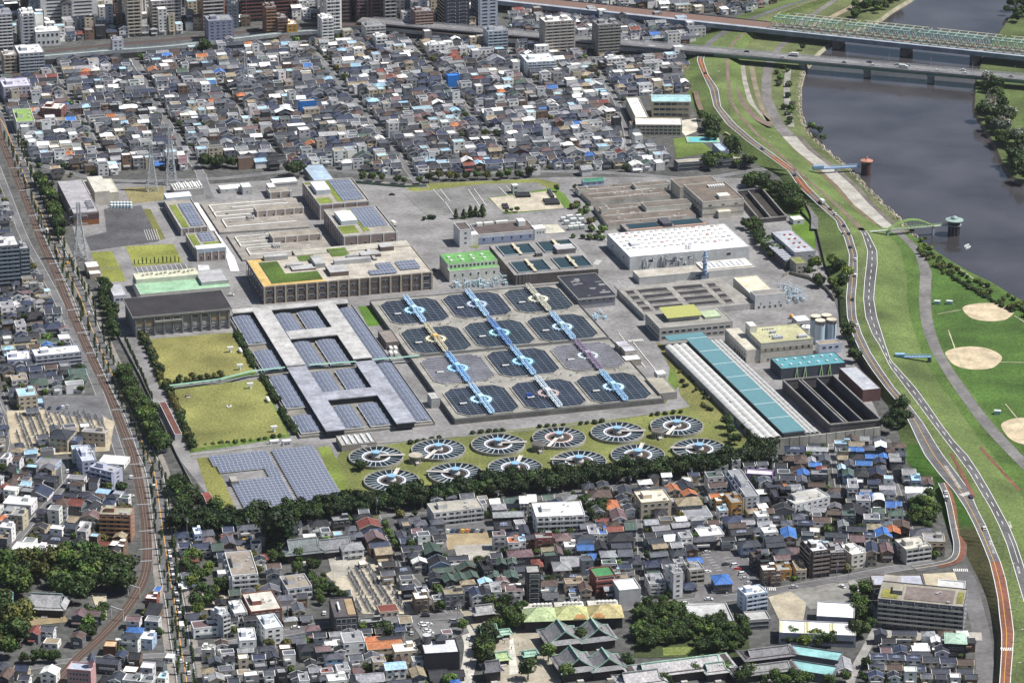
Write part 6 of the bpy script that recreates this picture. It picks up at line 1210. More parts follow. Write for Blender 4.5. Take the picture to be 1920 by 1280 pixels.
# school by the levee
T, w_, d = G('cream school gymnasium with a pale teal roof beside the levee', (1223,190), (1294.7,190), (1222,177.6), 13, (.58,.50,.33), (.32,.50,.54), az=0, name='school_gymnasium', cat='school', rt='gable', par=1.2, wins=[('f', 6, 3, 4.6, 2.2, 2.4, 4.2)])
T, w_, d = G('long cream classroom block with white roof, the front wing of the school', (1192,235), (1279,233), (1190,222), 8, (.56,.50,.36), (.62,.60,.57), az=0, name='school_building', cat='school', wins=[('f', 10, 3, 3, 1.5, 1.8, 2.6)])
G('white-roofed side wing of the school running back from the front wing', (1192,222), (1216,221), (1182,184), 8, (.52,.49,.42), (.6,.59,.57), az=-6, name='school_building', cat='school')
G('very long low school block with rooftop boxes above the tree row', (1271,307), (1408,297), (1264,299.5), 6, (.12,.12,.14), (.36,.34,.29), name='classroom_block', cat='school', wins=[('f', 20, 2, 4, 1.5, 1.8, 2.7)])
G('small blue-roofed store beside the school field', (1351,284.7), (1367,283.6), (1337,270), 6, (.30,.34,.40), (.36,.44,.54), name='store', wins=[('l', 4, 2, 1.4, 1.4, 1.6, 2.7)])
T = thing('swimming_pool', 'turquoise school swimming pool beside the trees', 'pool', (*P(1293, 268), 0), -3); w_ = 52 * mpp(265); b = MB(); b.box(-2, w_ + 2, -2, 13, 0, .9, KC, (.30, .42, .30)); b.build('deck', T); b = MB(); b.box(0, w_, 0, 11, .9, 1.0, KM, (.12, .46, .50)); b.build('water', T)
# ---- temples and shrines (local x along the ridge)
GE = (.26, .42, .34)
def irimoya(T, w_, d, z, h, c, e=GE, x0=0, y0=0, wall=(.07, .06, .06), along='x'):
 """concave hip-and-gable roof centred on x0,y0"""
 R = KR; b = MB(); b.at((x0, y0, 0), 0 if along == 'x' else 90); n = 5
 ov = 1.5; hx, hy = w_ / 2 + ov, d / 2 + ov; prof = [(i / n, (i / n) ** 1.5) for i in range(n + 1)]; k = .42; gx = hx * .72
 X = lambda t: hx - (hx - gx) * min(1, t / k)
 for s in (-1, 1):
  for (t0, f0), (t1, f1) in zip(prof, prof[1:]):
   ya, yb = s * hy * (1 - t0), s * hy * (1 - t1); b.poly([(-X(t0), ya, z + h * f0), (X(t0), ya, z + h * f0), (X(t1), yb, z + h * f1), (-X(t1), yb, z + h * f1)], R, c)
  ya = hy * (1 - k); zk = z + h * k ** 1.5; b.poly([(s * hx, -hy, z), (s * hx, hy, z), (s * gx, ya, zk), (s * gx, -ya, zk)], R, c)
  b.poly([(s * (gx - .6), -ya, zk), (s * (gx - .6), ya, zk), (s * (gx - .6), 0, z + h - .2)], KW, wall)
  for u in (-1, 1):
   for (t0, f0), (t1, f1) in zip(prof[2:], prof[3:]): b.bar((s * gx, u * hy * (1 - t0), z + h * f0 + .1), (s * gx, u * hy * (1 - t1), z + h * f1 + .1), .24, R, e)
   b.bar((s * hx, u * hy, z + .1), (s * gx, u * ya, zk + .1), .2, R, e)
 b.bar((-gx, 0, z + h + .25), (gx, 0, z + h + .25), .34, R, e); b.build('roof', T)
 b = MB(); b.at((x0, y0, 0), 0 if along == 'x' else 90); b.box(-w_ / 2, w_ / 2, -d / 2, d / 2, 0, z + .6, KW, wall); b.build('wall', T)
def temple(lab, px, py, w_, d, z, h, c, e=GE, az=GRID, along='y', name='shrine_hall', cat='shrine hall'):
 """px,py: ridge centre in the photo"""
 o = P(px, py, z + h); T = thing(name, lab, cat, (*o, 0), az); irimoya(T, w_, d, z, h, c, e, along=along); b = MB(); b.box(-1.6, 1.6, -(w_ if along == 'y' else d) / 2 - 2.2, -(w_ if along == 'y' else d) / 2, 0, .8, KC, (.45, .43, .4)); b.build('steps', T); occ_box(*o, az, w_ if along == 'x' else d, d if along == 'x' else w_); return T
TG = (.19, .19, .20)
temple('broad temple hall with plain grey-green roof below the great dark tree', 566, 1010, 19, 15, 5, 5, (.14, .16, .165), (.20, .22, .23), along='x')
temple('shrine hall with mint-edged gable, back left of the pair above the court', 1052, 1172, 17, 17, 5, 6, TG)
temple('shrine hall with mint-edged gable, back right of the pair beside the green-roofed halls', 1115, 1168, 15, 17, 5, 6, TG)
temple('front shrine hall with tall mint-tipped gable facing the gravel court', 1077, 1222, 18, 17, 5, 6, TG)
temple('front shrine hall with smaller mint-tipped gable, right of the main one', 1135, 1224, 14, 16, 5, 5.5, TG)
temple('small gate hall with mint ribs beside the pale approach path', 915, 1172, 9, 10, 4, 4, (.20, .28, .24), along='x')
temple('small yellow-green roofed pavilion in the gravel court', 940, 1222, 6, 6, 3, 2.5, (.34, .44, .22), along='x')
temple('dark bell tower with curved grey roof at the court edge', 922, 1239, 7, 7, 6, 3.5, (.10, .10, .115), (.14, .14, .16), along='x')
temple('tiny mint-roofed fountain shelter in the middle of the court', 994, 1219, 6, 4, 2.6, 1.6, (.28, .45, .36), along='x')
temple('tiny mint-roofed shelter behind the gravel court', 945, 1180, 5, 3.5, 2.8, 1.4, (.28, .42, .34), along='x')
temple('grey-roofed shrine gate above the great court trees', 907, 1134, 10, 7, 5, 3, (.30, .30, .30), (.2, .2, .2), along='x')
temple('grey-tiled shrine hall with curved porch in the lower left wood', 88, 1113, 19, 14, 4.5, 5, (.30, .30, .31), (.2, .26, .24), az=4, along='x')
temple('long pale-tiled hall with mint eaves beside the shrine garden', 1274, 1236, 52, 13, 5, 3.6, (.36, .35, .36), (.30, .46, .38), along='x')
temple('square pale-tiled pavilion at the right end of the long hall', 1340, 1242, 10, 9, 4.5, 3, (.36, .35, .36), (.26, .36, .32), along='x')
temple('pale-tiled hall with flared corners at the left end of the long hall', 1200, 1258, 22, 12, 5, 4, (.36, .35, .36), (.2, .22, .22), along='x')
temple('grey-tiled L-shaped house wing left of the teal courtyard house', 1440, 1214, 26, 10, 4, 2.8, (.17, .17, .18), (.2, .2, .2), along='x', name='tiled_house', cat='house')
temple('grey-tiled house wing nearest the teal courtyard house', 1432, 1245, 32, 8, 4, 2.5, (.20, .20, .20), (.24, .24, .24), along='x', name='tiled_house', cat='house')
temple('grey-tiled temple annex with mint lower eaves right of the broad temple hall', 626, 1010, 20, 14, 4, 3.8, (.17, .175, .19), (.2, .22, .22), along='x', name='temple_annex', cat='temple annex')
for i, (x, c) in enumerate(((1009, (.36, .44, .24)), (1066, (.40, .42, .20)), (1131, (.42, .36, .18)))):
 FL, FR, BL = (x - 24, 1163 - i * 3), (x + 36, 1160 - i * 3), (x - 28, 1131 - i * 3)
 T, w_, d = G(['pale green-roofed shrine office, left of the three in a row', 'yellow-green roofed shrine office, middle of the three', 'rust-stained green-roofed shrine office, right of the three'][i], FL, FR, BL, 6.5, 'k', (.50, .48, .43), az=-5, name='shrine_office', cat='shrine office', par=.3)
 b = MB(); hip(b, 0, w_, -1, d * .62, 6.8, 4.2, c, ov=.8); b.build('copper_roof', T)
 if i: b = MB(); x0 = w_ * (.55 if i == 1 else .05); b.poly([(x0, -1.7, 7.12), (x0 + w_ * .4, -1.7, 7.12), (x0 + w_ * .22, d * .2, 9.6)], KR, (.36, .19, .07)); b.build('rust_stain', T)
 for k in range(5): b = MB(); b.box(w_ * .35 + k * 2, w_ * .35 + k * 2 + 1.2, d * .78, d * .88, 6.5, 7.8, KM, WHT); b.build('roof_unit', T)
# ================================================================== bridges
def bframe(pts, z):
 a, b_ = P(*pts[0], z), P(*pts[1], z); az = math.degrees(math.atan2(b_[0] - a[0], b_[1] - a[1])) - 90; return a, az, math.hypot(b_[0] - a[0], b_[1] - a[1])
ZD = 9.0
o, az, L_ = bframe(((1383, 103), (1990, 156)), ZD); T = thing('road_bridge', 'grey road bridge with green girders crossing the river, nearer of the two bridges', 'bridge', (*o, 0), az)
b = MB(); b.box(-330, L_, 0, 15, ZD - 1.2, ZD, KC, (.33, .33, .34), KA, (.17, .165, .17), bottom=True); b.build('deck', T)
b = MB(); b.box(-20, L_, .6, 3, ZD - 3.4, ZD - 1.2, KM, (.10, .20, .16), bottom=True); b.box(-20, L_, 12, 14.4, ZD - 3.4, ZD - 1.2, KM, (.10, .20, .16), bottom=True); b.build('girder', T)
for y in (0, 2.6, 12.4, 15): b = MB(); b.bar((-320, y, ZD + 1), (L_, y, ZD + 1), .12, KM, (.55, .56, .58)); [b.box(x, x + .15, y - .08, y + .08, ZD, ZD + 1, KM, (.5, .5, .5)) for x in range(-320, int(L_), 4)]; b.build('railing', T)
dm = MB(); [dm.box(x, x + 4, 7.4, 7.6, ZD + .02, ZD + .05, KN, WH) for x in range(-320, int(L_), 9)]; [dm.box(-320, L_, y, y + .15, ZD + .02, ZD + .05, KN, WH) for y in (3.3, 11.6)]; dm.build('road_marking', T)
def along(px, py, z=0): p = P(px, py, z); a = radians(az); X, Y = p[0] - o[0], p[1] - o[1]; return X * cos(a) - Y * sin(a)
for px, py in ((1503, 133), (1622, 145), (1742, 155), (1864, 160)): x = along(px, py); b = MB(); b.box(x - 2.2, x + 2.2, 3.5, 11.5, -3, ZD - 3.4, KC, (.26, .26, .27)); b.box(x - 2.6, x + 2.6, 1.5, 13.5, ZD - 5, ZD - 3.4, KC, (.28, .28, .29), bottom=True); b.build('pier', T)
for i in range(9): b = MB(); x = 20 + i * 34; b.bar((x, 15.2, ZD), (x, 15.2, ZD + 7), .1, KM, (.5, .5, .5)); b.build('lamp_post', T)
o, az, L_ = bframe(((1442, 52), (1990, 110)), 10); T = thing('rail_truss_bridge', 'mint green steel truss rail bridge crossing the river, farther of the two bridges', 'bridge', (*o, 0), az)
b = MB(); b.box(-430, L_, -6, -1, 6.2, 10, KC, (.22, .25, .31), KC, (.30, .33, .38), bottom=True); b.build('pipe_girder', T)
b = MB(); b.box(-430, L_, 0, 18, 8.4, 9.6, KC, (.2, .17, .16), mat('ballast'), (.17, .11, .09), bottom=True); b.build('track_deck', T)
MT, CRT = (.40, .60, .52), (.58, .58, .46)
for y, c, x0 in ((0, MT, 0), (8, MT, 2), (10, CRT, 10), (18, CRT, 12)):
 span = 62.; ns = int(L_ / span) + 1
 for s in range(ns):
  b = MB(); a0 = x0 + s * span; m = 8; h = 9.5
  b.bar((a0, y, 9.8), (a0 + span - .5, y, 9.8), .35, KM, c); b.bar((a0 + span / m / 2, y, 9.8 + h), (a0 + span - span / m / 2, y, 9.8 + h), .38, KM, c)
  for k in range(m): p0 = a0 + span * k / m; p1 = p0 + span / m / 2; p2 = p0 + span / m; b.bar((p0, y, 9.8), (p1, y, 9.8 + h), .26, KM, c); b.bar((p1, y, 9.8 + h), (p2, y, 9.8), .22, KM, c)
  b.build('truss', T)
for y0, y1, c in ((0, 8, MT), (10, 18, CRT)):
 b = MB()
 for k in range(int(L_ / 7.75)): x = 4 + k * 7.75; b.bar((x, y0, 19.3), (x, y1, 19.3), .14, KM, c)
 b.build('top_bracing', T)
for px, py in ((1577, 80), (1705, 92), (1837, 104)): x = along(px, py); b = MB(); b.box(x - 3, x + 3, -3, 18, -3, 8.4, KC, (.15, .14, .14)); b.build('pier', T)
# arched footbridge, intake towers
def gxy(p0, p1, z): a, b_ = P(*p0, z), P(*p1, z); return a, math.degrees(math.atan2(b_[0] - a[0], b_[1] - a[1])) - 90, math.hypot(b_[0] - a[0], b_[1] - a[1])
o, az, L_ = gxy((1630, 434), (1780, 421), 5); T = thing('intake_footbridge', 'lime green arched footbridge to the round intake tower', 'footbridge', (*o, 0), az); LM = (.33, .50, .16)
b = MB(); b.box(0, L_, -1.2, 1.2, 4.6, 5, KM, (.42, .46, .40), bottom=True); b.build('deck', T)
for y in (-1.2, 1.2):
 b = MB(); b.bar((0, y, 6), (L_, y, 6), .1, KM, LM); [b.bar((x, y, 5), (x, y, 6), .07, KM, LM) for x in range(0, int(L_), 3)]; b.build('railing', T)
 b = MB(); x0, x1 = L_ * .22, L_ * .80; A_ = [(x0 + (x1 - x0) * t / 14, y, 5 + 6.0 * sin(pi * t / 14)) for t in range(15)]; [b.bar(p, q, .32, KM, LM) for p, q in zip(A_, A_[1:])]; [b.bar(p, (p[0], y, 5), .1, KM, LM) for p in A_[1:-1]]; b.build('arch', T)
for f in (.23, .80): b = MB(); b.box(L_ * f - .7, L_ * f + .7, -1, 1, -3, 4.6, KC, (.34, .38, .42)); b.build('pier', T)
o2 = P(1789, 423, 5); T = thing('intake_tower', 'round intake tower with broad grey-green hat roof at the end of the lime footbridge', 'tower', (*o2, 0), az)
b = MB()
for k in range(10): t = 2 * pi * k / 10; b.bar((3.9 * cos(t), 3.9 * sin(t), -3), (3.9 * cos(t), 3.9 * sin(t), 8.5), .28, KM, (.10, .09, .11))
b.cyl(0, 0, 3.4, -3, 6, KC, (.055, .05, .055), 20); b.build('shaft', T); b = MB(); b.cyl(0, 0, 4.3, 6, 8.6, KG, (.1, .1, .1), 20); b.ring(0, 0, 4, 5, 5.6, 6, KM, (.3, .35, .38), 24); b.build('lantern_room', T)
b = MB(); b.cyl(0, 0, 6.2, 9.0, 9.4, KM, (.27, .35, .32), 28); b.cyl(0, 0, 6.2, 9.4, 10, KM, (.28, .37, .34), 28, r1=2.8); b.cyl(0, 0, 2.6, 10, 11.2, KM, (.25, .32, .31), 20, r1=2.2); b.cyl(0, 0, 2.2, 11.2, 12.2, KM, (.25, .32, .31), 20, r1=.5); b.build('roof', T)
o, az, L_ = gxy((1524, 316), (1612, 311), 5); T = thing('intake_footbridge', 'pale blue footbridge to the brick intake tower', 'footbridge', (*o, 0), az); b = MB(); b.box(0, L_, -1.2, 1.2, 4, 5, KM, (.26, .38, .55), bottom=True); b.build('deck', T); b = MB(); [b.bar((0, y, 6.2), (L_, y, 6.2), .12, KM, (.35, .47, .62)) for y in (-1.2, 1.2)]; b.box(0, 8, -1.5, 1.5, 5, 7, KM, (.2, .32, .5)); b.build('railing', T); b = MB(); b.box(L_ * .5 - .8, L_ * .5 + .8, -1, 1, -3, 4, KC, (.4, .42, .45)); b.build('pier', T)
T = thing('intake_tower', 'red-brown brick intake tower with a conical pinkish roof', 'tower', (*P(1624.5, 311, 5), 0), az); b = MB(); b.cyl(0, 0, 3.7, -3, 7, KW, (.075, .045, .045), 20); b.build('shaft', T); b = MB(); b.cyl(0, 0, 3.4, 7, 8.6, KG, (.1, .1, .1), 16); b.build('lantern_room', T); b = MB(); b.cyl(0, 0, 4.6, 8.6, 9.2, KR, (.42, .20, .15), 20); b.cyl(0, 0, 4.6, 9.2, 10.2, KR, (.42, .20, .15), 20, r1=1.1); b.cyl(0, 0, 1.1, 10.2, 13, KR, (.42, .20, .15), 12, r1=.1); b.build('roof', T)
o, az, L_ = gxy((1678, 668), (1746, 668), 4.5); T = thing('stair_footbridge', 'short pale blue stair footbridge on the river side of the cycle road', 'footbridge', (*o, 0), az); b = MB(); b.box(0, L_, -1.2, 1.2, 4.0, 4.4, KM, (.22, .36, .55), bottom=True); b.build('deck', T)
b = MB(); [b.bar((0, y, 5.4), (L_, y, 5.4), .12, KM, (.22, .38, .60)) for y in (-1.2, 1.2)]; [b.bar((x, y, 4.4), (x, y, 5.4), .08, KM, (.25, .4, .6)) for x in range(0, int(L_), 2) for y in (-1.2, 1.2)]; b.box(0, 6, -1.4, 1.4, 5.2, 6.4, KM, (.25, .42, .62)); b.build('railing', T); b = MB(); b.box(L_ - 2, L_, -1.2, 1.2, 0, 4, KC, (.12, .11, .12)); b.build('pier', T)
# far viaducts
def viaduct(lab, pts, wd, z, c, top, name='viaduct'):
 w = smooth(W(pts, z)); o = w[0]; T = thing(name, lab, 'viaduct', (*o[:2], 0), 0); q = [(p[0] - o[0], p[1] - o[1]) for p in w]; b = MB(); ribbon(b, q, wd, z, *top); b.build('deck', T)
 for s in (-1, 1):
  e = offset(q, s * wd / 2); b = MB()
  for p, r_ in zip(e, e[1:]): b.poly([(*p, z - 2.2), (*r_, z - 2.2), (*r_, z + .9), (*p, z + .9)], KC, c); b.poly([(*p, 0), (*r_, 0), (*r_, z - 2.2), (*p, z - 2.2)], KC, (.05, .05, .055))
  b.build('parapet', T)
 ROADS.append((w, wd / 2)); return T
BAL = (mat('ballast'), (.078, .058, .052))
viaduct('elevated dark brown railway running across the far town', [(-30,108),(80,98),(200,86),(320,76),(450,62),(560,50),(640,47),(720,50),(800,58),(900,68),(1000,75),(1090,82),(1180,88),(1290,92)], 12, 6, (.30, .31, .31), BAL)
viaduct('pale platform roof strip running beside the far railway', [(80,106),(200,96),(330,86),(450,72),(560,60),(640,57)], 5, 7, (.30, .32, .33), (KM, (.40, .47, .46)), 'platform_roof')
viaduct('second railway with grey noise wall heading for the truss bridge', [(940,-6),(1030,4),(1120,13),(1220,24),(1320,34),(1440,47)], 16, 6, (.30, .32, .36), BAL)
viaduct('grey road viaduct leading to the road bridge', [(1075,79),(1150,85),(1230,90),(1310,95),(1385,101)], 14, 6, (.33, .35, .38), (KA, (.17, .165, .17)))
# ================================================================== houses traced from the photograph
# per cluster: origin, zoom, azimuth; rows: x y width depth storeys roof-shape roof-colour wall-colour (zoomed photo pixels)
CL_ = [
((1460,800),5.333,2,"""160 205 200 60 2 H n w;100 300 110 50 2 H b k;225 310 110 90 2 H b k;390 170 200 35 1 G g y;385 205 210 35 2 G L w;640 158 175 40 2 F s L;640 205 130 30 2 G G w;650 235 100 20 2 F t y;640 290 90 40 2 G y y;740 205 70 35 2 G B n;810 210 65 35 2 G B n;900 195 120 50 2 H G g;1020 165 110 60 2 V w n;1115 215 80 40 2 H b b;330 315 70 40 2 V L L;460 300 110 60 2 V G G;365 360 120 35 2 G B y;430 405 100 60 2 H r b;245 445 110 60 2 V B g;90 490 150 40 2 G g L;70 540 140 20 1 G o y;230 510 110 60 2 V G G;410 460 180 50 3 F L g;380 560 170 50 2 G b k;590 620 170 50 2 H b b;790 285 140 50 2 H k y;930 280 130 35 2 G B k;1050 280 80 50 2 V B k;1150 270 90 30 2 G L L;1165 310 110 30 2 G L g;710 350 90 60 2 V G G;850 345 160 50 2 G B L;1010 330 120 50 2 V n b;630 390 70 50 2 V s g;695 445 110 60 2 V t s;825 450 130 70 2 H k k;975 440 140 70 2 V n b;1190 385 110 50 2 H k g;1300 435 130 60 2 G L w;1370 515 100 60 2 F s s;740 570 110 100 4 F L w;1085 590 150 40 2 G L w;1090 640 150 30 2 H G w;900 665 170 40 2 G B L;1350 615 170 60 2 G w w;1390 685 210 70 2 H L k;845 715 150 60 3 F L w;995 720 130 70 2 A w k;1120 760 90 60 2 G B L;1185 750 55 40 2 G B L;145 600 120 40 2 G L w;250 635 140 40 2 G L g;60 660 150 120 3 F g k;570 840 170 40 2 G b k;740 820 200 100 2 V k k;930 905 170 60 2 F L w;700 865 140 60 3 F t g;1175 845 150 60 2 H t w;200 880 120 60 2 H G w;265 940 150 50 2 G n g;430 910 180 60 2 G b w;1080 950 120 50 2 H G g;960 980 150 60 2 H y g;1235 965 150 70 2 V b b;780 1000 200 50 2 G g L;1045 1050 170 80 2 V B y;1140 1020 150 70 2 V o k;100 1050 150 110 2 V B y;785 1100 150 70 2 G m k;905 1060 110 50 2 G n w;550 1060 170 50 2 G g k;570 1150 130 50 2 G m w;1410 1050 180 80 2 H G g;1550 1110 230 90 3 F L y;1160 1160 110 50 2 H t g;1270 1130 110 40 2 G t L;1080 1200 120 90 2 V m b;930 1190 110 150 3 V n y;50 740 130 70 2 H k g"""),
((1180,840),5.333,-12,"""120 410 130 60 2 H g g;435 385 130 60 2 V o y;560 360 160 80 2 V g g;600 435 150 50 2 V o g;590 515 260 90 2 H y g;850 265 180 60 3 F t L;880 350 190 40 2 G b w;850 460 100 50 2 G o w;920 455 70 40 2 H L w;905 510 110 50 2 F w o;1040 500 120 110 3 F L o;930 605 100 50 2 F s L;1045 695 200 80 2 H n L;1070 755 180 50 2 G b k;1110 820 210 60 2 G k k;670 640 290 120 1 F L w;800 835 270 90 2 F w w;705 770 170 50 2 G k k;215 720 140 60 2 G L g;310 780 170 50 2 G L L;345 835 150 40 2 G g g;510 750 190 50 2 G L k;520 820 200 50 2 G g g;560 870 130 60 3 F L w;260 905 160 50 2 G g g;400 880 110 60 2 G w w;465 945 110 60 2 G L w;300 960 150 40 2 G y b;290 1040 180 50 2 G G g;490 1030 160 60 2 H g L;650 1105 150 60 2 G B g;225 1140 140 70 2 H n g;350 1110 130 50 2 H g w;495 1135 110 50 2 F L L;1235 610 120 50 2 H y y;1370 610 130 40 2 G b y;1320 660 130 60 3 F w L;1460 680 140 60 2 G k g;1350 740 140 40 2 G L w;1395 775 120 30 1 F o w;1400 820 160 60 3 F w w;1440 890 180 60 2 G g k;1460 945 200 50 2 G g k;1200 940 220 70 2 H g s;1530 1015 170 60 2 H g k;1570 1070 260 50 2 G m w;1270 1065 110 70 3 F b k;1350 1110 120 60 3 F t k;1330 300 130 60 2 H n k;1440 365 180 70 3 F g k;1500 450 160 90 3 F g k;1640 370 130 50 2 G L L;1750 420 130 40 2 G L L;560 1190 200 60 1 F G G"""),
((1180,1040),5.333,-8,"""240 165 120 50 2 G t g;925 230 180 100 2 H B g;1390 130 150 60 3 F w b;1540 125 150 70 2 F L o;1700 110 110 110 2 F y y;1460 195 120 40 2 F L b;60 50 120 60 2 H g g;1330 30 120 50 3 F t k"""),
((900,900),5.333,-6,"""190 250 140 60 2 H L k;280 325 320 60 2 G L k;230 430 170 80 2 H k k;440 480 90 90 2 V g g;435 180 75 90 3 G w w;515 165 75 90 3 G w w;960 165 280 80 1 H L g;1200 125 230 80 2 H b k;1450 85 130 90 2 V g y;1620 95 140 60 2 H g g;1310 230 150 100 2 H o y;1240 270 60 80 1 V o y;1380 330 140 100 2 V m w;1500 440 110 80 2 G t g;1320 470 220 50 2 G r y;1225 510 90 70 2 F B L;1410 550 250 90 2 H k g;1125 500 100 90 3 F L w;640 560 190 50 3 F L r;830 550 170 80 2 H m w;960 530 120 40 2 G G b;190 540 140 50 3 F m L;330 525 120 40 2 H g g;330 600 120 60 3 F o w;415 590 55 60 3 F s L;460 560 60 40 1 F B B;670 690 120 80 2 G y g;770 690 100 80 2 V m g;900 645 130 60 2 F w L;1050 655 170 60 2 G B k;1200 635 120 80 2 V k k;1410 635 190 50 2 G g g;400 715 260 80 2 H m g;950 790 300 100 1 G L L;1120 740 80 40 1 G B g;815 840 180 100 2 H L y;1285 720 170 70 2 H L g;1450 710 140 70 2 G G g;1555 760 70 50 1 G g g;1290 820 160 40 2 F t w;1445 840 130 50 2 G n L;1460 905 160 40 1 G G y;1360 920 65 40 2 F s y;1420 955 110 50 1 F y y;210 800 90 60 2 V t k;320 790 80 50 2 V t L;60 820 100 60 3 F k k;130 930 120 80 2 V t k;310 930 130 80 2 V t k;570 810 110 80 2 H r b;150 1020 100 60 2 G L L;160 1095 110 60 3 F L L;240 1040 80 60 2 G m y;340 1060 170 60 3 G m w;50 1100 80 90 3 V n L;930 945 170 60 2 H k y;940 1010 200 60 2 F y y;1050 1050 120 80 2 V b y;930 1090 90 60 1 F B y;700 1130 150 60 1 G G g;640 960 100 60 1 G t G"""),
((620,880),5.333,-15,"""100 490 190 50 2 F L k;320 450 180 40 2 H k g;380 530 220 80 2 V r y;420 600 190 60 2 H n g;440 660 190 80 2 V m b;480 735 200 40 2 G n b;520 795 170 80 2 G y b;140 660 190 60 2 G G g;210 755 230 80 2 H L w;800 510 240 100 1 H G g;720 650 100 100 1 V G g;1000 600 140 100 2 H g w;810 770 210 60 2 G g w;1010 780 180 100 2 V t k;1080 910 220 80 2 V k s;320 930 70 30 1 F w y;545 945 130 40 1 F w L;720 990 170 80 2 H k L;740 1060 170 50 1 G G y;1120 985 200 30 2 G t b;1360 960 210 50 2 V t b;1180 1070 120 80 2 V t k;1295 1060 120 80 2 V t k;1410 1040 120 70 2 V t k;1550 960 110 120 3 F k k;910 1200 130 60 3 F g w;150 1215 90 30 1 G G w"""),
((560,1000),5.333,-12,"""1220 620 150 80 3 F w b;1390 640 110 50 2 F G w;1550 580 220 70 3 F y g;1690 530 170 50 2 H g g;1770 570 100 90 3 V n w;1860 560 110 100 3 V k g;890 745 210 80 1 F r y;730 870 250 50 2 F L k;1060 840 120 70 2 G y w;930 920 130 50 1 F L L;80 1120 170 80 2 H k g;240 1130 150 60 2 G m g;350 1210 200 60 2 H G s;540 1040 230 110 3 F L w;850 1090 360 80 2 G o y;730 1040 140 50 2 H o y;1060 1140 250 90 3 F w y;1480 980 110 40 1 F m w;120 1280 110 50 2 V k w;280 1370 140 50 2 F r w;380 1440 200 70 3 F w w;710 1420 280 100 2 G L L;560 1440 90 90 2 V g g;960 1300 210 80 3 G s w;800 1260 140 60 3 F L y;440 1340 140 70 2 F L w;600 1340 120 60 1 G m r;1000 1470 250 60 2 G g k;1190 1370 140 100 2 V y g;1390 1390 180 120 1 G k k;1560 1380 180 80 1 G k k;50 1440 110 80 3 F L w;1570 1470 90 50 2 H B w;20 1060 70 90 2 G G g"""),
((320,960),5.333,-14,"""115 210 140 60 2 H n w;265 190 80 80 3 F w s;370 190 120 60 2 H G y;145 310 130 50 2 G n w;300 320 200 60 2 G n w;460 330 110 80 2 G t g;575 275 130 80 2 V G b;550 230 90 30 2 G r b;185 455 160 50 2 G r r;190 610 170 50 2 G G s;1220 150 90 80 2 H k g;1480 95 200 60 2 H k w;1275 940 120 90 2 V G y;215 1020 150 50 1 G g g;340 1120 270 80 2 F m w;1240 1240 220 60 1 G G k;130 700 100 30 1 G w w;920 430 60 60 1 G r r;1390 705 50 50 1 G r y"""),
((0,800),5.333,12,"""100 410 90 60 2 V k k;130 420 60 80 1 G t t;460 370 240 120 1 F L s;620 60 200 100 3 H g y;760 110 100 80 2 H n g;950 40 260 50 3 F L y;490 230 100 50 1 F s L;770 550 140 40 2 H b L;710 660 150 40 2 G g g;870 660 140 50 2 H g g;190 480 90 50 2 G b g;260 450 70 50 2 G b n;400 470 100 60 2 H g g;500 500 140 70 2 G g k;270 550 100 50 2 G s w;50 590 100 50 2 V r b;130 630 110 50 1 G r b;120 540 90 60 2 V b g;220 630 110 50 2 F L w;390 640 250 90 1 V n w;200 740 310 90 2 F w w;190 860 140 70 3 F L y;15 900 60 100 2 V o w;65 920 90 50 2 H G w;70 990 140 50 3 F w w;40 1100 110 50 2 F y g;630 740 150 80 3 H b w;770 740 150 70 3 G r g;920 790 150 100 2 V k w;1050 650 200 60 1 F s s;1170 660 160 50 1 F L n;480 980 270 50 1 H y L;750 900 130 50 1 G y w;710 970 140 60 2 G g g;850 1010 100 110 3 F L L;430 1080 150 60 1 G g g;570 1110 210 70 2 H k g;760 1180 180 130 2 V k g;350 1210 470 90 2 F w w;1040 1150 90 40 2 G r b;1180 1170 170 60 2 F w b;1200 1075 120 50 2 V y b;1140 330 290 90 1 F w w;60 300 70 60 2 F L w;180 300 60 60 2 G b w"""),
((0,1040),5.333,10,"""750 70 410 50 1 G r w;800 570 150 70 2 V m g;940 565 130 50 2 G m g;780 790 130 60 2 V b g;355 740 110 80 2 V r g;480 720 140 40 2 G G w;520 860 160 60 1 F y w;1310 790 180 60 3 H g w;1480 810 140 80 2 F w s;1350 730 160 50 2 H B s;1520 420 130 50 3 F w r;1540 560 150 100 2 S k b;1080 1040 250 60 2 G g g;500 1140 170 70 2 V w w;1170 1200 120 90 2 V g w;1330 1230 190 70 2 F L w;60 1170 120 110 2 V b k;20 1100 70 80 2 V g g;1540 1060 230 30 1 G G g;50 420 110 130 2 F t t;1630 1210 70 60 2 F s w;1580 340 80 60 1 F B y;1460 1240 180 80 2 F L L;1700 1010 70 40 1 F w w"""),
((0,560),5.333,-16,"""70 60 150 60 3 F L w;330 150 180 60 1 H k g;480 110 75 60 3 G g w;565 105 80 60 3 G g w;200 250 110 60 2 F L w;220 390 150 40 2 G g g;380 270 110 60 2 V g L;530 260 190 60 2 H n g;410 325 90 40 2 V G L;640 380 120 50 1 F w L;420 420 90 40 1 G t g;530 420 110 30 1 G t g;600 460 240 40 1 F n L;180 470 340 60 1 G y L;190 790 170 50 2 F y L;370 760 150 50 2 G g g;390 820 170 70 2 H t w;770 720 170 70 1 G t t;760 785 190 70 1 H t t;265 935 200 90 3 F s y;400 1020 70 70 1 F s n"""),
((1280,853),3,0,"""1100 1120 90 30 2 G n w;1200 1124 90 30 2 G n y;1300 1128 90 30 2 G n w;1395 1138 90 30 2 G g y;1492 1144 90 30 2 G n w;1590 1152 90 30 2 G b y;1090 1178 88 26 2 G g w;1190 1182 88 26 2 G b y;1315 1190 96 26 2 G n L;1450 1205 100 28 2 G g w;1585 1205 90 28 2 G g y;905 1170 90 70 1 V L w"""),
]
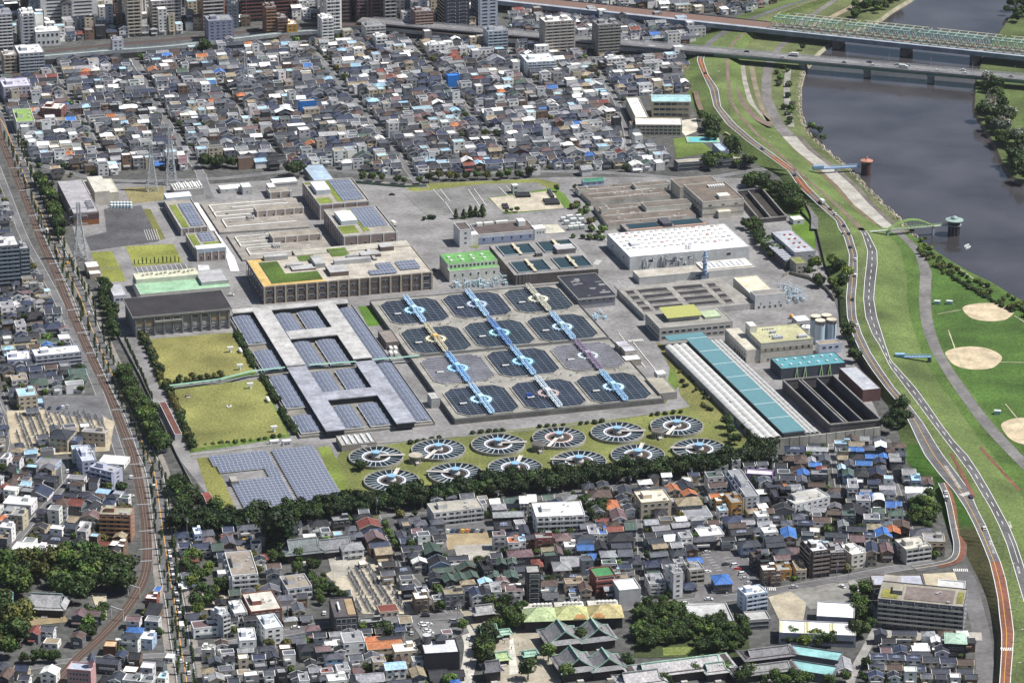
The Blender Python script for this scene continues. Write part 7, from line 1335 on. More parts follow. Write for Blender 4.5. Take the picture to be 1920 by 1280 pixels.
LM_ = [(1690,850,'below the retaining wall'),(1620,930,'near the white arched house'),(1545,900,'by the plain white block'),(1700,985,'near the levee park'),(1650,1040,'by the levee ramp corner'),(1500,880,'below the streaked wall'),(1430,930,'beside the long narrow block'),(1350,1010,'above the striped car park'),(1290,960,'right of the beige block'),(1230,1020,'along the straight lane'),(1300,1110,'by the parking deck street'),(1110,1010,'right of the white block'),(1000,1010,'around the bright white block'),(960,1080,'beside the narrow black tower'),(1080,1060,'near the big pale roof'),(900,1080,'among the green-roofed terrace'),(860,970,'beside the ribbon-window office'),(700,1000,'along the lane to the graveyard'),(740,1080,'above the graveyard'),(830,1130,'below the graveyard street'),(640,1010,'beside the broad temple hall'),(700,1210,'around the long orange roof'),(600,1230,'in the lower centre left'),(800,1260,'below the netted block'),(370,1010,'behind the brown-roofed block'),(400,1150,'by the avenue crossing'),(560,1130,'beside the timber-deck block'),(60,920,'at the left edge'),(130,960,'left of the orange-tiled block'),(90,1010,'above the wooded shrine'),(90,1200,'below the wooded shrine'),(270,1200,'between rail and avenue'),(280,1270,'at the avenue bottom'),(60,590,'left of the upper railway'),(60,720,'beside the lavender blocks'),(150,860,'around the roadside graveyard'),(1700,1240,'in the bottom right terrace'),(240,800,'beside the railway lane'),(470,1260,'below the avenue crossing'),(1120,1060,'around the brick-red block')]
EXCL = [blk(q) for q in ([(650,1068),(692,1058),(738,1105),(785,1145),(672,1150)],[(25,778),(170,772),(198,795),(196,832),(150,806),(98,820),(60,852),(35,840)],[(500,1005),(560,1030),(690,1035),(725,1060),(660,1068),(655,1150),(600,1150),(500,1060)],[(862,1135),(985,1125),(1190,1125),(1410,1125),(1412,1290),(862,1290)],[(1313,1032),(1382,1028),(1428,1098),(1300,1132)],[(-10,1060),(245,1060),(250,1120),(190,1195),(130,1238),(-10,1250)],[(820,982),(928,976),(945,1045),(860,1056),(830,1010)],[(350,1045),(395,1060),(430,1120),(380,1165),(350,1150)],[(1700,938),(1765,938),(1765,1002),(1710,995)],[(1638,1178),(1842,1180),(1842,1202),(1638,1202)],[(1182,180),(1300,178),(1345,255),(1420,300),(1262,312),(1190,255)],[(1440,1098),(1640,1085),(1640,1200),(1440,1200)],[(85,738),(195,738),(200,792),(85,775)],[(370,1105),(430,1105),(430,1148),(370,1145)],[(765,1160),(870,1162),(880,1190),(770,1198)],[(375,300),(450,300),(450,330),(375,330)])]
def near(px, py): return min(LM_, key=lambda t: (t[0] - px) ** 2 + ((t[1] - py) * 1.6) ** 2)[2]
RN = dict(H='hip', G='gable', V='gable', F='flat', A='arch', S='slope')
def make_house(px, py, w_, d, st, rt, rc, wc, az, lab=None):
 h = st * 2.75; x, y = P(px, py, h + (.8 if rt in 'HGV' else 0)); big = st >= 3
 nm, cat = ('small_block', 'building') if (big and rt == 'F') or (rt == 'F' and w_ * d > 260) else ('house', 'house')
 lab = lab or f"{RW[rc]} {RN[rt]}-roofed {['', 'low', 'two-storey', 'three-storey', 'four-storey'][st]} {'house' if nm == 'house' else 'block'} {near(px, py)}"
 T = thing(nm, lab, cat, (x, y, 0), az, {'house': 'houses around the plant', 'small_block': 'small flat-roofed blocks'}[nm]); b = MB(); r = MB(); C1, C2 = jit(RC[rc], .15), jit(WC[wc], .10)
 h = house_geo(w_, d, st, rt, C1, C2, b, r); b.build('wall', T); ro = r.build('roof', T); box = (-w_ / 2, w_ / 2, -d / 2, d / 2); n = max(2, int(w_ / 3.2))
 for k in range(st):
  for i in range(n):
   if random.random() < .9: win(T, 'f', -w_ / 2 + w_ * (i + .5) / n, k * 2.75 + 1.5, min(1.9, w_ / n * .62), 1.15 if k else 1.5, box)
  for s in 'lr':
   m = max(1, int(d / 4.5))
   for i in range(m): win(T, s, -d / 2 + d * (i + .5) / m, k * 2.75 + 1.6, 1.0, .9, box)
 win(T, 'b', 0, h - 1.2, 1.2, .9, box)
 if st > 1 and random.random() < .75:
  b = MB(); a, e = sorted((random.uniform(-.5, 0) * w_, random.uniform(.1, .5) * w_)); z = (st - 1) * 2.75; b.box(a, e, -d / 2 - 1.3, -d / 2, z - .2, z, KC, C2, bottom=True); b.box(a, e, -d / 2 - 1.38, -d / 2 - 1.3, z - .2, z + .95, KW, random.choice((C2, (.6, .6, .6), (.12, .10, .09)))); b.build('balcony', T)
 elif rt != 'F': b = MB(); shed(b, -w_ * .45, w_ * .2, -d / 2 - 2.0, -d / 2, 2.2, .7, C1, C2, ov=.1); b.build('lean_to_roof', T)
 if rt == 'F' and st > 1: b = MB(); b.box(w_ * .1, w_ * .1 + min(3.2, w_ * .35), 0, d * .35, h, h + 2.1, KW, C2, KF, C1); b.build('roof_hut', ro)
 elif rc in 'nk' and rt in 'HG' and random.random() < .35:
  k = .45 if rt == 'H' else .42; b = MB(); sl = (d * .22) / (d / 2) if rt == 'G' else .5; b.poly([(-w_ * .28, -d * .38, h + .12 * d * sl + .35), (w_ * .28, -d * .38, h + .12 * d * sl + .35), (w_ * .2, -d * .14, h + .36 * d * sl + .45), (-w_ * .2, -d * .14, h + .36 * d * sl + .45)], KS); b.build('solar_panel', ro)
 for i in range(random.choice((0, 1, 2))): b = MB(); u = random.uniform(-.4, .4) * w_; b.box(u, u + .8, -d / 2 - .5, -d / 2 - .1, 0, .7, KM, (.6, .6, .6)); b.build('air_conditioner', T)
 occ_box(x, y, az, w_ * .92, d * .92); return T
nh = 0
for (ox, oy), k, az, data in CL_:
 for e in data.split(';'):
  f = e.split(); px, py = ox + float(f[0]) / k, oy + float(f[1]) / k; st = int(f[4]); w_ = float(f[2]) / k * mpp(py) * .93; d = float(f[3]) / k * dpp(py) * .9
  if f[5] in 'HGV': d = max(5.5, d * .95)
  make_house(px, py, max(4, w_), min(max(5, d), w_ * 2.2), st, f[5], f[6], f[7], az + random.uniform(-2, 2)); nh += 1
print('traced houses', nh)
# special labels
# ================================================================== the rest of the town: filled from a street grid
ROOFP = 'g' * 30 + 'G' * 26 + 'L' * 9 + 'k' * 14 + 'b' * 8 + 'n' * 14 + 'w' * 6 + 'm' * 4 + 'r' * 2 + 'y' * 3 + 't' * 2 + 'B' * 1 + 's' * 1 + 'o' * 1
WALLP = 'w' * 40 + 'L' * 26 + 'y' * 18 + 'g' * 9 + 'b' * 8 + 'k' * 5 + 'G' * 10
REG = {
'far': (GRID, [(-20,150),(60,150),(110,122),(330,100),(560,78),(640,70),(760,75),(1000,95),(1100,100),(1180,112),(1290,108),(1283,150),(1296,212),(1345,262),(1262,296),(1262,312),(1175,332),(1050,326),(800,330),(620,322),(430,318),(300,318),(170,330),(100,340),(60,310),(40,250)]),
'west': (GRID, [(-40,230),(-5,300),(35,385),(60,450),(100,560),(175,715),(215,830),(150,870),(60,870),(-30,850)]),
'west2': (12, [(-30,850),(160,868),(240,872),(258,960),(258,1050),(215,1060),(90,1050),(-30,1060)]),
'southwest': (8, [(-20,1160),(70,1170),(200,1165),(290,1110),(320,1110),(338,1290),(-20,1290)]),
'south': (-12, [(345,1000),(470,990),(520,985),(800,950),(990,930),(1190,905),(1210,1130),(985,1125),(900,1125),(840,1195),(860,1290),(355,1290),(335,1150)]),
'southeast': (-8, [(1192,915),(1300,885),(1440,862),(1440,1110),(1215,1130)]),
'east': (2, [(1440,850),(1660,825),(1740,905),(1765,1045),(1600,1078),(1430,1105)]),
'corner': (0, [(1620,1190),(1835,1200),(1835,1290),(1600,1290)]),
'north': (GRID, [(940,0),(1000,-30),(1500,-30),(1470,5),(1380,32),(1330,26),(1100,6)]), 'north2': (GRID, [(960,20),(1100,22),(1300,45),(1330,60),(1290,86),(1200,84),(1090,74),(960,66)]),
'top': (GRID, [(-20,-40),(900,-40),(900,50),(640,35),(560,38),(300,66),(-20,90)]),
'east_bank': (GRID, [])}
far_b = MB(); nfill = 0; FW_ = KG
def lite_house(x, y, az, w_, d, st, rt, rc, wc):
 far_b.at((x, y, 0), az); h = house_geo(w_, d, st, rt, jit(RC[rc], .2), jit(WC[wc], .15), far_b, far_b)
 for k in range(st):
  n = max(1, int(w_ / 3.4)); z = k * 2.75 + 1.0
  for i in range(n):
   if random.random() < .85: u = -w_ / 2 + w_ * (i + .5) / n; far_b.poly([(u - .8, -d / 2 - .05, z), (u + .8, -d / 2 - .05, z), (u + .8, -d / 2 - .05, z + 1.1), (u - .8, -d / 2 - .05, z + 1.1)], FW_)
  far_b.poly([(-w_ / 2 - .05, .6, z), (-w_ / 2 - .05, -.6, z), (-w_ / 2 - .05, -.6, z + 1), (-w_ / 2 - .05, .6, z + 1)], FW_); far_b.poly([(w_ / 2 + .05, -.6, z), (w_ / 2 + .05, .6, z), (w_ / 2 + .05, .6, z + 1), (w_ / 2 + .05, -.6, z + 1)], FW_)
 if st > 1 and random.random() < .6: far_b.box(-w_ * .4, w_ * random.uniform(0, .4), -d / 2 - 1.2, -d / 2, 2.5, 3.6, KW, random.choice(((.5, .5, .5), jit(WC[wc]))), bottom=True)
 elif rt != 'F': shed(far_b, -w_ * .45, w_ * .3, -d / 2 - 1.8, -d / 2, 2.1, .6, jit(RC[rc]), jit(WC[wc]), ov=.1)
GAPS = []
for nm, (az, poly) in REG.items():
 if not poly: continue
 pw = blk(poly); a = radians(az); U = lambda p: (p[0] * cos(a) - p[1] * sin(a), p[0] * sin(a) + p[1] * cos(a)); X = lambda u, v: (u * cos(a) + v * sin(a), -u * sin(a) + v * cos(a)); q = [U(p) for p in pw]; u0, u1, v0, v1 = min(p[0] for p in q), max(p[0] for p in q), min(p[1] for p in q), max(p[1] for p in q)
 v = v0; row = 0; farr = nm in ('far', 'north', 'north2', 'top')
 while v < v1:
  dep = random.uniform(7.2, 9.2); u = u0 + random.uniform(0, 8)
  while u < u1:
   lw = random.uniform(5.8, 9.2) * (1.7 if random.random() < .07 else 1); cx, cy = X(u + lw / 2, v + dep / 2 + random.uniform(-.6, .6)); u += lw + random.uniform(.4, 1.1)
   if any(inside(cx, cy, q) for q in EXCL): continue
   if not inside(cx, cy, pw) or random.random() < .03:
    if inside(cx, cy, pw): GAPS.append((cx, cy))
    continue
   w_, d = lw - .3, dep - random.uniform(.6, 1.8)
   if not farr: w_ *= .82; d *= .8
   if near_road(cx, cy, min(w_, d) * .42) or occ_hit(cx, cy, min(w_, d) * (.40 if farr else .56)):
    if not near_road(cx, cy, 1.5) and not occ_hit(cx, cy, 1.5): GAPS.append((cx, cy))
    continue
   st = random.choices((2, 3, 4, 6, 8), (30, 25, 20, 15, 10))[0] if nm == 'top' else random.choices((1, 2, 3, 4), (8, 76, 13, 3) if farr else (16, 80, 4, 0))[0]; rt = 'F' if st > 2 and random.random() < .8 else random.choices('HGVF', (32, 34, 18, 16))[0]; rc = random.choice(ROOFP); rc = random.choice('LwLwsG') if rt == 'F' and rc in 'gkbnmroB' else rc
   lite_house(cx, cy, az + random.uniform(-1.5, 1.5) + (180 if row % 2 and random.random() < .3 else 0), w_, d, st, rt, rc, random.choice(WALLP)); occ_add(cx, cy, min(w_, d) / 2); nfill += 1
  row += 1; v += dep + (3.0 if row % 2 == 0 else .5)
print('filled houses', nfill, 'gaps', len(GAPS))
o = far_b.build('far_houses'); tag(o, 'dense mass of small far-off houses with tiled and flat roofs filling the town', 'houses', kind='stuff')
# ================================================================== graveyards
def graves(lab, poly, az, n0, name='gravestone'):
 pw = blk(poly); a = radians(az); U = lambda p: (p[0] * cos(a) - p[1] * sin(a), p[0] * sin(a) + p[1] * cos(a)); X = lambda u, v: (u * cos(a) + v * sin(a), -u * sin(a) + v * cos(a)); q = [U(p) for p in pw]; u0, u1, v0, v1 = min(p[0] for p in q), max(p[0] for p in q), min(p[1] for p in q), max(p[1] for p in q); b = MB(); k = 0; u = u0; r = 0; far = MB()
 g0 = None
 while u < u1:
  v = v0
  while v < v1:
   x, y = X(u + random.uniform(-.15, .15), v)
   if inside(x, y, pw) and random.random() < .9:
    if g0 is None or k < n0:
     if g0 is None:
      g0 = thing(name, lab, 'gravestone', (x, y, 0), az, lab, share=True); m = MB(); m.box(-.6, .6, -.6, .6, 0, .5, KC, (.30, .30, .31)); c1 = m.build('plinth', g0); m = MB(); m.box(-.3, .3, -.3, .3, .5, 2.0, KC, (.17, .175, .19)); c2 = m.build('stone', g0); kids(g0, [c1, c2])
     else: dup(g0, (x, y, 0), az, share=True, scale=(1, 1, random.uniform(.8, 1.4)))
     k += 1
    else: far.at((x, y, 0), az); far.box(-.6, .6, -.6, .6, 0, .5, KC, (.30, .30, .31)); far.box(-.3, .3, -.3, .3, .5, random.uniform(1.5, 2.6), KC, jit((.2, .205, .22), .4))
   v += 1.9
  r += 1; u += 2.0 if r % 2 else 3.6
 if far.v: o = far.build('gravestones'); tag(o, lab + ', the farther rows as one mass', 'gravestones', kind='stuff')
 cx = sum(p[0] for p in pw) / len(pw); cy = sum(p[1] for p in pw) / len(pw); occ_add(cx, cy, 12)
graves('grey gravestone in the tight rows of the graveyard at the lower centre', [(650,1068),(692,1058),(738,1105),(785,1145),(672,1150)], GRID, 150)
graves('grey gravestone in the roadside graveyard left of the railway', [(25,778),(170,772),(198,795),(196,832),(150,806),(98,820),(60,852),(35,840)], GRID, 140)
# ================================================================== trees
LF = m_leaf(); BK = mat('bark', .9, .2, 2, col=(.09, .06, .04))
def crown(kind, seed, dark=(.030, .060, .014)):
 """unit-height tree: trunk to the crown base, crown of leaf clumps; returns (trunk mesh, crown mesh)"""
 R_ = random.Random(seed); b = MB(); blobs = []
 if kind == 'broad': blobs = [(R_.uniform(-.26, .26), R_.uniform(-.26, .26), R_.uniform(.42, .80), R_.uniform(.16, .27)) for _ in range(13)] + [(0, 0, .62, .33)]
 elif kind == 'round': blobs = [(0, 0, .58, .36)] + [(R_.uniform(-.2, .2), R_.uniform(-.2, .2), R_.uniform(.45, .75), .2) for _ in range(5)]
 elif kind == 'cone': blobs = [(R_.uniform(-.04, .04), R_.uniform(-.04, .04), .16 + .78 * t, .24 * (1 - t) + .05) for t in [i / 9 for i in range(10)]]
 elif kind == 'column': blobs = [(R_.uniform(-.02, .02), R_.uniform(-.02, .02), .14 + .76 * t, .085 + .03 * sin(pi * t)) for t in [i / 8 for i in range(9)]]
 elif kind == 'bush': blobs = [(R_.uniform(-.2, .2), R_.uniform(-.2, .2), R_.uniform(.35, .55), .38) for _ in range(4)]
 q = {'broad': 60, 'round': 90, 'cone': 40, 'column': 24, 'bush': 60}[kind]; s0 = {'broad': .055, 'round': .05, 'cone': .05, 'column': .035, 'bush': .12}[kind]
 for (x, y, z, r) in blobs:
  tone = R_.uniform(.5, 1.6) * (.8 + .1 * (seed % 5)); yel = R_.uniform(-.1, .35)
  for _ in range(q):
   t = R_.uniform(0, 2 * pi); zz = R_.uniform(-.75, 1); rr = math.sqrt(max(0, 1 - zz * zz)) * r; k = R_.uniform(.78, 1.08); p = Vector((x + rr * cos(t) * k, y + rr * sin(t) * k, z + zz * r * k * .85)); nrm = Vector((rr * cos(t), rr * sin(t), zz * r)).normalized() + Vector((R_.uniform(-.7, .7), R_.uniform(-.7, .7), R_.uniform(-.4, .7)))
   nrm.normalize(); u = nrm.cross(Vector((R_.random(), R_.random(), R_.random() + .1))).normalized(); w_ = nrm.cross(u); s = s0 * R_.uniform(.6, 1.35); f = tone * R_.uniform(.75, 1.3); c = (dark[0] * f * (1 + yel), dark[1] * f, dark[2] * f)
   b.poly([tuple(p + u * s), tuple(p + w_ * s * .8), tuple(p - u * s), tuple(p - w_ * s * .8)], LF, c)
  b.cyl(x, y, r * .55, z - r * .6, z + r * .5, LF, tuple(v * .8 for v in dark), 6, r1=r * .25)
 o = b.build('crown'); t = MB(); t.cyl(0, 0, .035, 0, .55 if kind != 'bush' else .3, BK, (0, 0, 0), 7, r1=.018, cap=False)
 if kind == 'broad':
  for (x, y, z, r) in blobs[:4]: t.bar((0, 0, .3), (x * .8, y * .8, z - .05), .012, BK, (0, 0, 0))
 tr = t.build('trunk'); ms = (tr.data, o.data); bpy.data.objects.remove(o); bpy.data.objects.remove(tr); return ms
PAL = {'dark': (.026, .050, .013), 'mid': (.045, .085, .018), 'light': (.085, .135, .025), 'olive': (.07, .082, .022), 'deep': (.016, .033, .009), 'grey': (.13, .16, .12)}
TP = {}
def proto(kind, pal):
 if (kind, pal) not in TP: TP[kind, pal] = [crown(kind, hash((kind, pal, i)) % 9999 if 0 else len(TP) * 7 + i, PAL[pal]) for i in range(5 if kind in ('broad',) else 2)]
 return random.choice(TP[kind, pal])
NT = {}; MASS = {}
def tree(x, y, h, kind, pal, lab, grp, wd=1.0, z=0.):
 nm = {'broad': 'broadleaf_tree', 'round': 'clipped_tree', 'cone': 'conifer_tree', 'column': 'columnar_tree', 'bush': 'bush'}[kind]; NT[nm] = NT.get(nm, 0) + 1
 tm, cm = proto(kind, pal); s = h * wd
 rz = random.uniform(0, 6.28)
 if NT[nm] > 290: MASS.setdefault((nm, kind), []).append((x, y, z, s, h, rz, tm, cm)); return
 T = thing(nm, lab, {'bush': 'bush'}.get(kind, 'tree'), (x, y, z), 0, grp, share=True); T.rotation_euler = (0, 0, rz); T.scale = (s, s, h)
 for n_, me in (('trunk', tm), ('crown', cm)): o = bpy.data.objects.new(n_, me); S.collection.objects.link(o); o.parent = T
def trow(pts, sp, h, kind, pal, lab, rows=1, gap=6, jitr=.25, wd=1.0, z=0.):
 p = smooth(W(pts, z)) if len(pts) > 2 else W(pts, z); d = 0; nxt = 0
 for r in range(rows):
  q = offset(p, (r - (rows - 1) / 2) * gap); d = 0; nxt = (r % 2) * sp / 2
  for a, b_ in zip(q, q[1:]):
   L_ = math.hypot(b_[0] - a[0], b_[1] - a[1])
   while nxt < d + L_:
    t = (nxt - d) / L_; j = sp * jitr; tree(a[0] + (b_[0] - a[0]) * t + random.uniform(-j, j), a[1] + (b_[1] - a[1]) * t + random.uniform(-j, j), h * random.uniform(.8, 1.2), kind, random.choice(pal), lab, lab, wd, z); nxt += sp
   d += L_
def tfill(poly, n, h, kind, pal, lab, wd=1.0, z=0., chk=False):
 pw = blk(poly); x0, x1, y0, y1 = min(p[0] for p in pw), max(p[0] for p in pw), min(p[1] for p in pw), max(p[1] for p in pw); k = 0; tries = 0; pts = []
 while k < n and tries < n * 60:
  tries += 1; x, y = random.uniform(x0, x1), random.uniform(y0, y1)
  if not inside(x, y, pw) or any((x - a) ** 2 + (y - b_) ** 2 < (h * .33) ** 2 for a, b_ in pts): continue
  if chk and occ_hit(x, y, h * .15): continue
  pts.append((x, y)); tree(x, y, h * random.uniform(.7, 1.25), kind, random.choice(pal), lab, lab, wd, z); k += 1
D, M_, L_T, O_ = 'dark', 'mid', 'light', 'olive'
trow([(335,990),(420,990),(560,975),(690,956),(800,941),(900,927),(1000,916),(1120,903),(1250,890),(1340,880),(1440,868)], 6.6, 10, 'broad', ('deep', 'deep', D), 'dark broadleaf tree in the dense belt below the round tanks', rows=3, gap=5.5)
tfill([(318,915),(345,905),(372,950),(420,968),(400,990),(330,985)], 14, 10, 'broad', (D, M_), 'leafy tree in the thicket between the avenue and the solar field', wd=1.1)
tfill([(1375,858),(1440,835),(1445,870),(1400,885)], 6, 11, 'broad', ('deep',), 'dark tree at the right end of the dense belt')
trow([(198,545),(196,575),(205,600),(222,640)], 7, 9, 'broad', (D, D), 'dark broadleaf tree between the avenue and the plant gatehouse', rows=1)
trow([(232,705),(248,740),(270,785),(290,825),(306,850)], 6.5, 9.5, 'broad', (D, D, M_), 'dark broadleaf tree along the plant drive and avenue', rows=2, gap=4)
trow([(75,345),(98,395),(108,430),(115,455)], 9, 10, 'broad', (D, M_), 'tree between the railway avenue and the pump house')
AVL = [(x - 9, y) for x, y in AVE[2:]]; AVR = [(x + 13, y) for x, y in AVE[2:]]
trow(AVL, 9.5, 6.5, 'column', (D, M_), 'slim columnar street tree on the railway side of the avenue', jitr=.2, wd=1.1)
trow(AVR, 10, 7, 'column', (D, M_), 'slim columnar street tree on the plant side of the avenue', jitr=.2, wd=1.1)
trow([(235,640),(265,705),(285,750)], 3.2, 5, 'column', (D,), 'narrow conifer in the screen beside the far lawn', jitr=.1)
trow([(265,630),(285,665),(303,715)], 4.0, 5.5, 'bush', (O_, D), 'olive shrub along the left edge of the far lawn', wd=.9); trow([(310,722),(330,765),(362,842)], 4.0, 5.5, 'bush', (O_, D), 'olive shrub along the left edge of the near lawn', wd=.9)
trow([(315,724),(330,722)], 4, 5, 'round', (O_,), 'brownish round tree on the path between the lawns'); trow([(338,720),(418,711)], 4.2, 6.5, 'round', (O_, D), 'brownish round tree in the row between the two lawns', jitr=.1)
trow([(443,628),(478,694)], 3.8, 4.2, 'bush', (D,), 'clipped dark shrub between the far lawn and the solar deck', jitr=.05, wd=1.1); trow([(492,710),(520,757)], 3.4, 4.5, 'bush', (D,), 'clipped dark shrub between the near lawn and the solar deck', jitr=.05, wd=1.1); trow([(526,772),(556,818)], 3.4, 4.5, 'bush', (D,), 'clipped dark shrub by the lower corner of the solar deck', jitr=.05, wd=1.1)
trow([(370,838),(440,832),(540,818)], 4.5, 3, 'bush', (D, M_), 'round bush in the row along the front of the near lawn', jitr=.1)
trow([(252,496),(342,491)], 2.7, 4.2, 'column', (D,), 'thin conifer in the row above the staff car park', jitr=.05, wd=1.0)
trow([(430,672),(600,655)], 900, 1, 'bush', (D,), 'x') if 0 else None
trow([(775,672),(900,660),(1132,637)], 3.0, 2.6, 'bush', (D, M_), 'dark hedge bush between the two clarifier decks', jitr=.05, wd=1.1)
for a, b_ in (((888,814),(954,808)), ((1012,802),(1066,798)), ((1088,796),(1138,791)), ((1222,780),(1280,773)), ((770,832),(830,822))): trow([a, b_], 4.5, 2.6, 'bush', (D,), 'round bush in the row behind the round tanks', jitr=.08, wd=1.2)
trow([(1360,760),(1440,852)], 3.4, 5, 'bush', (D,), 'clipped dark hedge tree along the white arched covers', jitr=.05, wd=1.1); tfill([(1270,665),(1290,690),(1345,760),(1330,775),(1275,725)], 26, 2.4, 'bush', (D, O_), 'small clipped bush in the bed beside the arched covers')
tfill([(1355,800),(1380,800),(1395,840),(1365,835)], 4, 7, 'broad', (D,), 'tree at the corner of the round tank lawn'); tfill([(655,870),(675,868),(690,888),(668,892)], 3, 7, 'broad', (D,), 'dark tree at the left end of the round tank lawn')
trow([(820,338),(900,338),(1010,332)], 7.5, 7.5, 'broad', (D, M_, O_), 'tree along the street behind the bare yard'); trow([(680,340),(770,346),(810,342)], 8, 7.5, 'broad', (D, M_), 'tree at the plant back gate street', wd=.9)
trow([(854,410),(868,409)], 6, 8, 'cone', (D,), 'dark conifer beside the bare yard', wd=1.1); trow([(868,409),(918,404)], 5, 8.5, 'cone', (D,), 'dark conifer in the clump in front of the marked yard', wd=1.2); trow([(795,412),(820,410)], 4, 3.5, 'bush', (D,), 'low dark bush beside the conifers')
trow([(950,400),(976,398)], 4, 4.5, 'round', (M_,), 'little tree in front of the bare yard'); trow([(1075,446+0),(1130,450)], 5, 4, 'bush', (D, M_), 'bush by the plant crossroads'); tfill([(1065,388),(1080,378),(1140,440),(1120,446)], 12, 5, 'bush', (D, M_, O_), 'shrub along the brown filter decks')
for x, y, h in ((1044, 355, 6), (1077, 352, 5), (1101, 386, 5)): tree(*P(x, y + 5), h, 'round', D, 'dark clipped round tree by the back gate road', 'clipped round trees by the back gate')
trow([(1395,348),(1430,358),(1475,372),(1490,400)], 7, 11, 'broad', (D, D, M_), 'dark tree on the bank beside the dark open tanks', rows=2, gap=6); trow([(1405,425),(1425,450),(1455,485)], 6, 7, 'broad', (D, M_), 'tree in the strip left of the vented hall', rows=2, gap=5)
tfill([(1500,505),(1560,500),(1592,520),(1588,555),(1560,560),(1530,535)], 16, 9, 'broad', (D, D, L_T), 'tree in the grove at the foot of the levee'); tfill([(1580,630),(1603,628),(1615,670),(1590,690)], 5, 9, 'broad', (D,), 'dark tree between the silos and the levee'); tfill([(1655,775),(1695,768),(1700,800),(1665,815)], 7, 11, 'broad', (D,), 'dark tree at the right end of the retaining wall')
tfill([(1310,305),(1400,302),(1410,322),(1300,326)], 12, 9, 'broad', (D, M_), 'tree in the row below the long school block'); tfill([(1300,262),(1345,262),(1395,292),(1370,298)], 6, 9, 'broad', (D,), 'tree around the school pool'); tfill([(1305,215),(1325,225),(1355,262),(1330,262)], 8, 11, 'broad', (D, M_), 'tree between the school and the levee'); tree(*P(1380, 296), 17, 'cone', D, 'tall dark conifer beside the small blue-roofed store', 'tall conifer', 1.1)
tree(*P(515, 1030), 24, 'broad', 'deep', 'huge dark tree beside the broad temple hall', 'huge temple tree', .95); tree(*P(531, 1015), 17, 'broad', D, 'second big dark tree touching the huge temple tree', 'huge temple tree')
tfill([(1210,222),(1225,222),(1240,262),(1215,275)], 0, 6, 'broad', (D,), 'x')
tfill([(-10,1060),(60,1050),(120,1060),(60,1120),(55,1180),(50,1240),(-15,1250)], 26, 14, 'broad', (D, D, M_, O_), 'big tree in the shrine wood at the lower left'); tfill([(100,1065),(175,1060),(180,1120),(120,1150),(100,1110)], 15, 14, 'broad', (D, M_), 'big tree in the middle of the shrine wood'); tfill([(190,1055),(245,1075),(245,1120),(200,1115)], 8, 13, 'broad', (D,), 'big tree of the shrine wood beside the railway'); trow([(50,1243),(120,1240)], 5, 8, 'broad', (D,), 'tree in the row along the street below the shrine wood'); tfill([(165,1155),(200,1145),(190,1190),(160,1215)], 8, 8, 'broad', (D, M_), 'tree between the shrine path and the railway')
tfill([(350,1045),(395,1060),(430,1120),(380,1165),(355,1150)], 18, 8, 'broad', (M_, L_T, D), 'green tree in the overgrown plot left of the brown-roofed block'); tfill([(500,1005),(560,1045),(600,1080),(590,1110),(560,1080),(505,1050)], 16, 7, 'broad', (M_, D), 'tree in the temple garden'); tfill([(588,1080),(620,1085),(640,1130),(600,1150)], 12, 6, 'broad', (D, M_), 'tree along the path beside the graveyard')
tfill([(690,1190),(725,1185),(725,1200),(690,1200)], 6, 7, 'broad', (D,), 'tree behind the long orange roof'); tfill([(915,1140),(975,1135),(985,1190),(930,1190)], 11, 9, 'broad', (D, M_), 'tree in the clump behind the gravel court'); tfill([(900,1190),(915,1190),(915,1250),(895,1260)], 7, 10, 'broad', (M_, D), 'rounded tree left of the gravel court')
for i, (x, y, h, lab) in enumerate(((1028, 1240, 12, 'rounded great tree in the gravel court'), (990, 1275, 13, 'broad great tree at the bottom of the gravel court'), (1092, 1208, 11, 'rounded great tree between the mint-gabled halls, left one'), (1123, 1208, 10, 'rounded great tree between the mint-gabled halls, right one'), (1060, 1275, 11, 'rounded great tree in front of the main shrine hall'), (1178, 1255, 10, 'tall oval tree right of the smaller shrine gable'), (868, 1185, 9, 'round tree at the top of the pale approach path'), (1085, 1165, 8, 'dark narrow tree among the green-roofed shrine offices'))): tree(*P(x, y), h, 'round', D if i % 2 else M_, lab, lab, .95)
tfill([(1190,1145),(1240,1130),(1300,1175),(1400,1168),(1405,1222),(1312,1226),(1305,1209),(1240,1211),(1235,1228),(1192,1222)], 92, 7.2, 'broad', (D, D, M_, M_), 'tree in the dense shrine garden'); tfill([(1200,1268),(1420,1262),(1600,1275),(1600,1290),(1200,1290)], 26, 7, 'broad', (D, M_), 'tree along the bottom edge of the shrine garden'); tfill([(1600,1110),(1625,1120),(1635,1190),(1600,1210),(1605,1160)], 14, 9, 'broad', (D, M_), 'tree along the curving lane beside the wide apartment block'); tfill([(1480,1195),(1560,1200),(1560,1215),(1480,1215)], 10, 7, 'broad', (D, M_, L_T), 'tree between the long white shed and the teal roofs'); tfill([(1625,1265),(1700,1262),(1760,1285),(1620,1290)], 8, 6, 'broad', (M_, D), 'tree below the bottom right terrace')
tfill([(1700,950),(1745,938),(1762,975),(1750,1000),(1715,985)], 16, 8, 'broad', (L_T, M_), 'bright green tree in the small park by the levee'); tfill([(1085,945),(1140,950),(1140,985),(1100,985)], 9, 8, 'broad', (D,), 'dark tree right of the bright white block'); trow([(1016,1093),(1045,1088)], 3, 4, 'bush', (D,), 'dark hedge right of the black tower')
trow([(770,1048),(776,1020)], 5, 7, 'round', (M_,), 'round tree at the corner of the playground'); trow([(868,1058),(908,1052)], 12, 5, 'round', (M_,), 'small round tree below the playground'); trow([(720,980),(745,1030)], 3, 3, 'bush', (M_, D), 'hedge bush along the lane to the graveyard', jitr=.05)
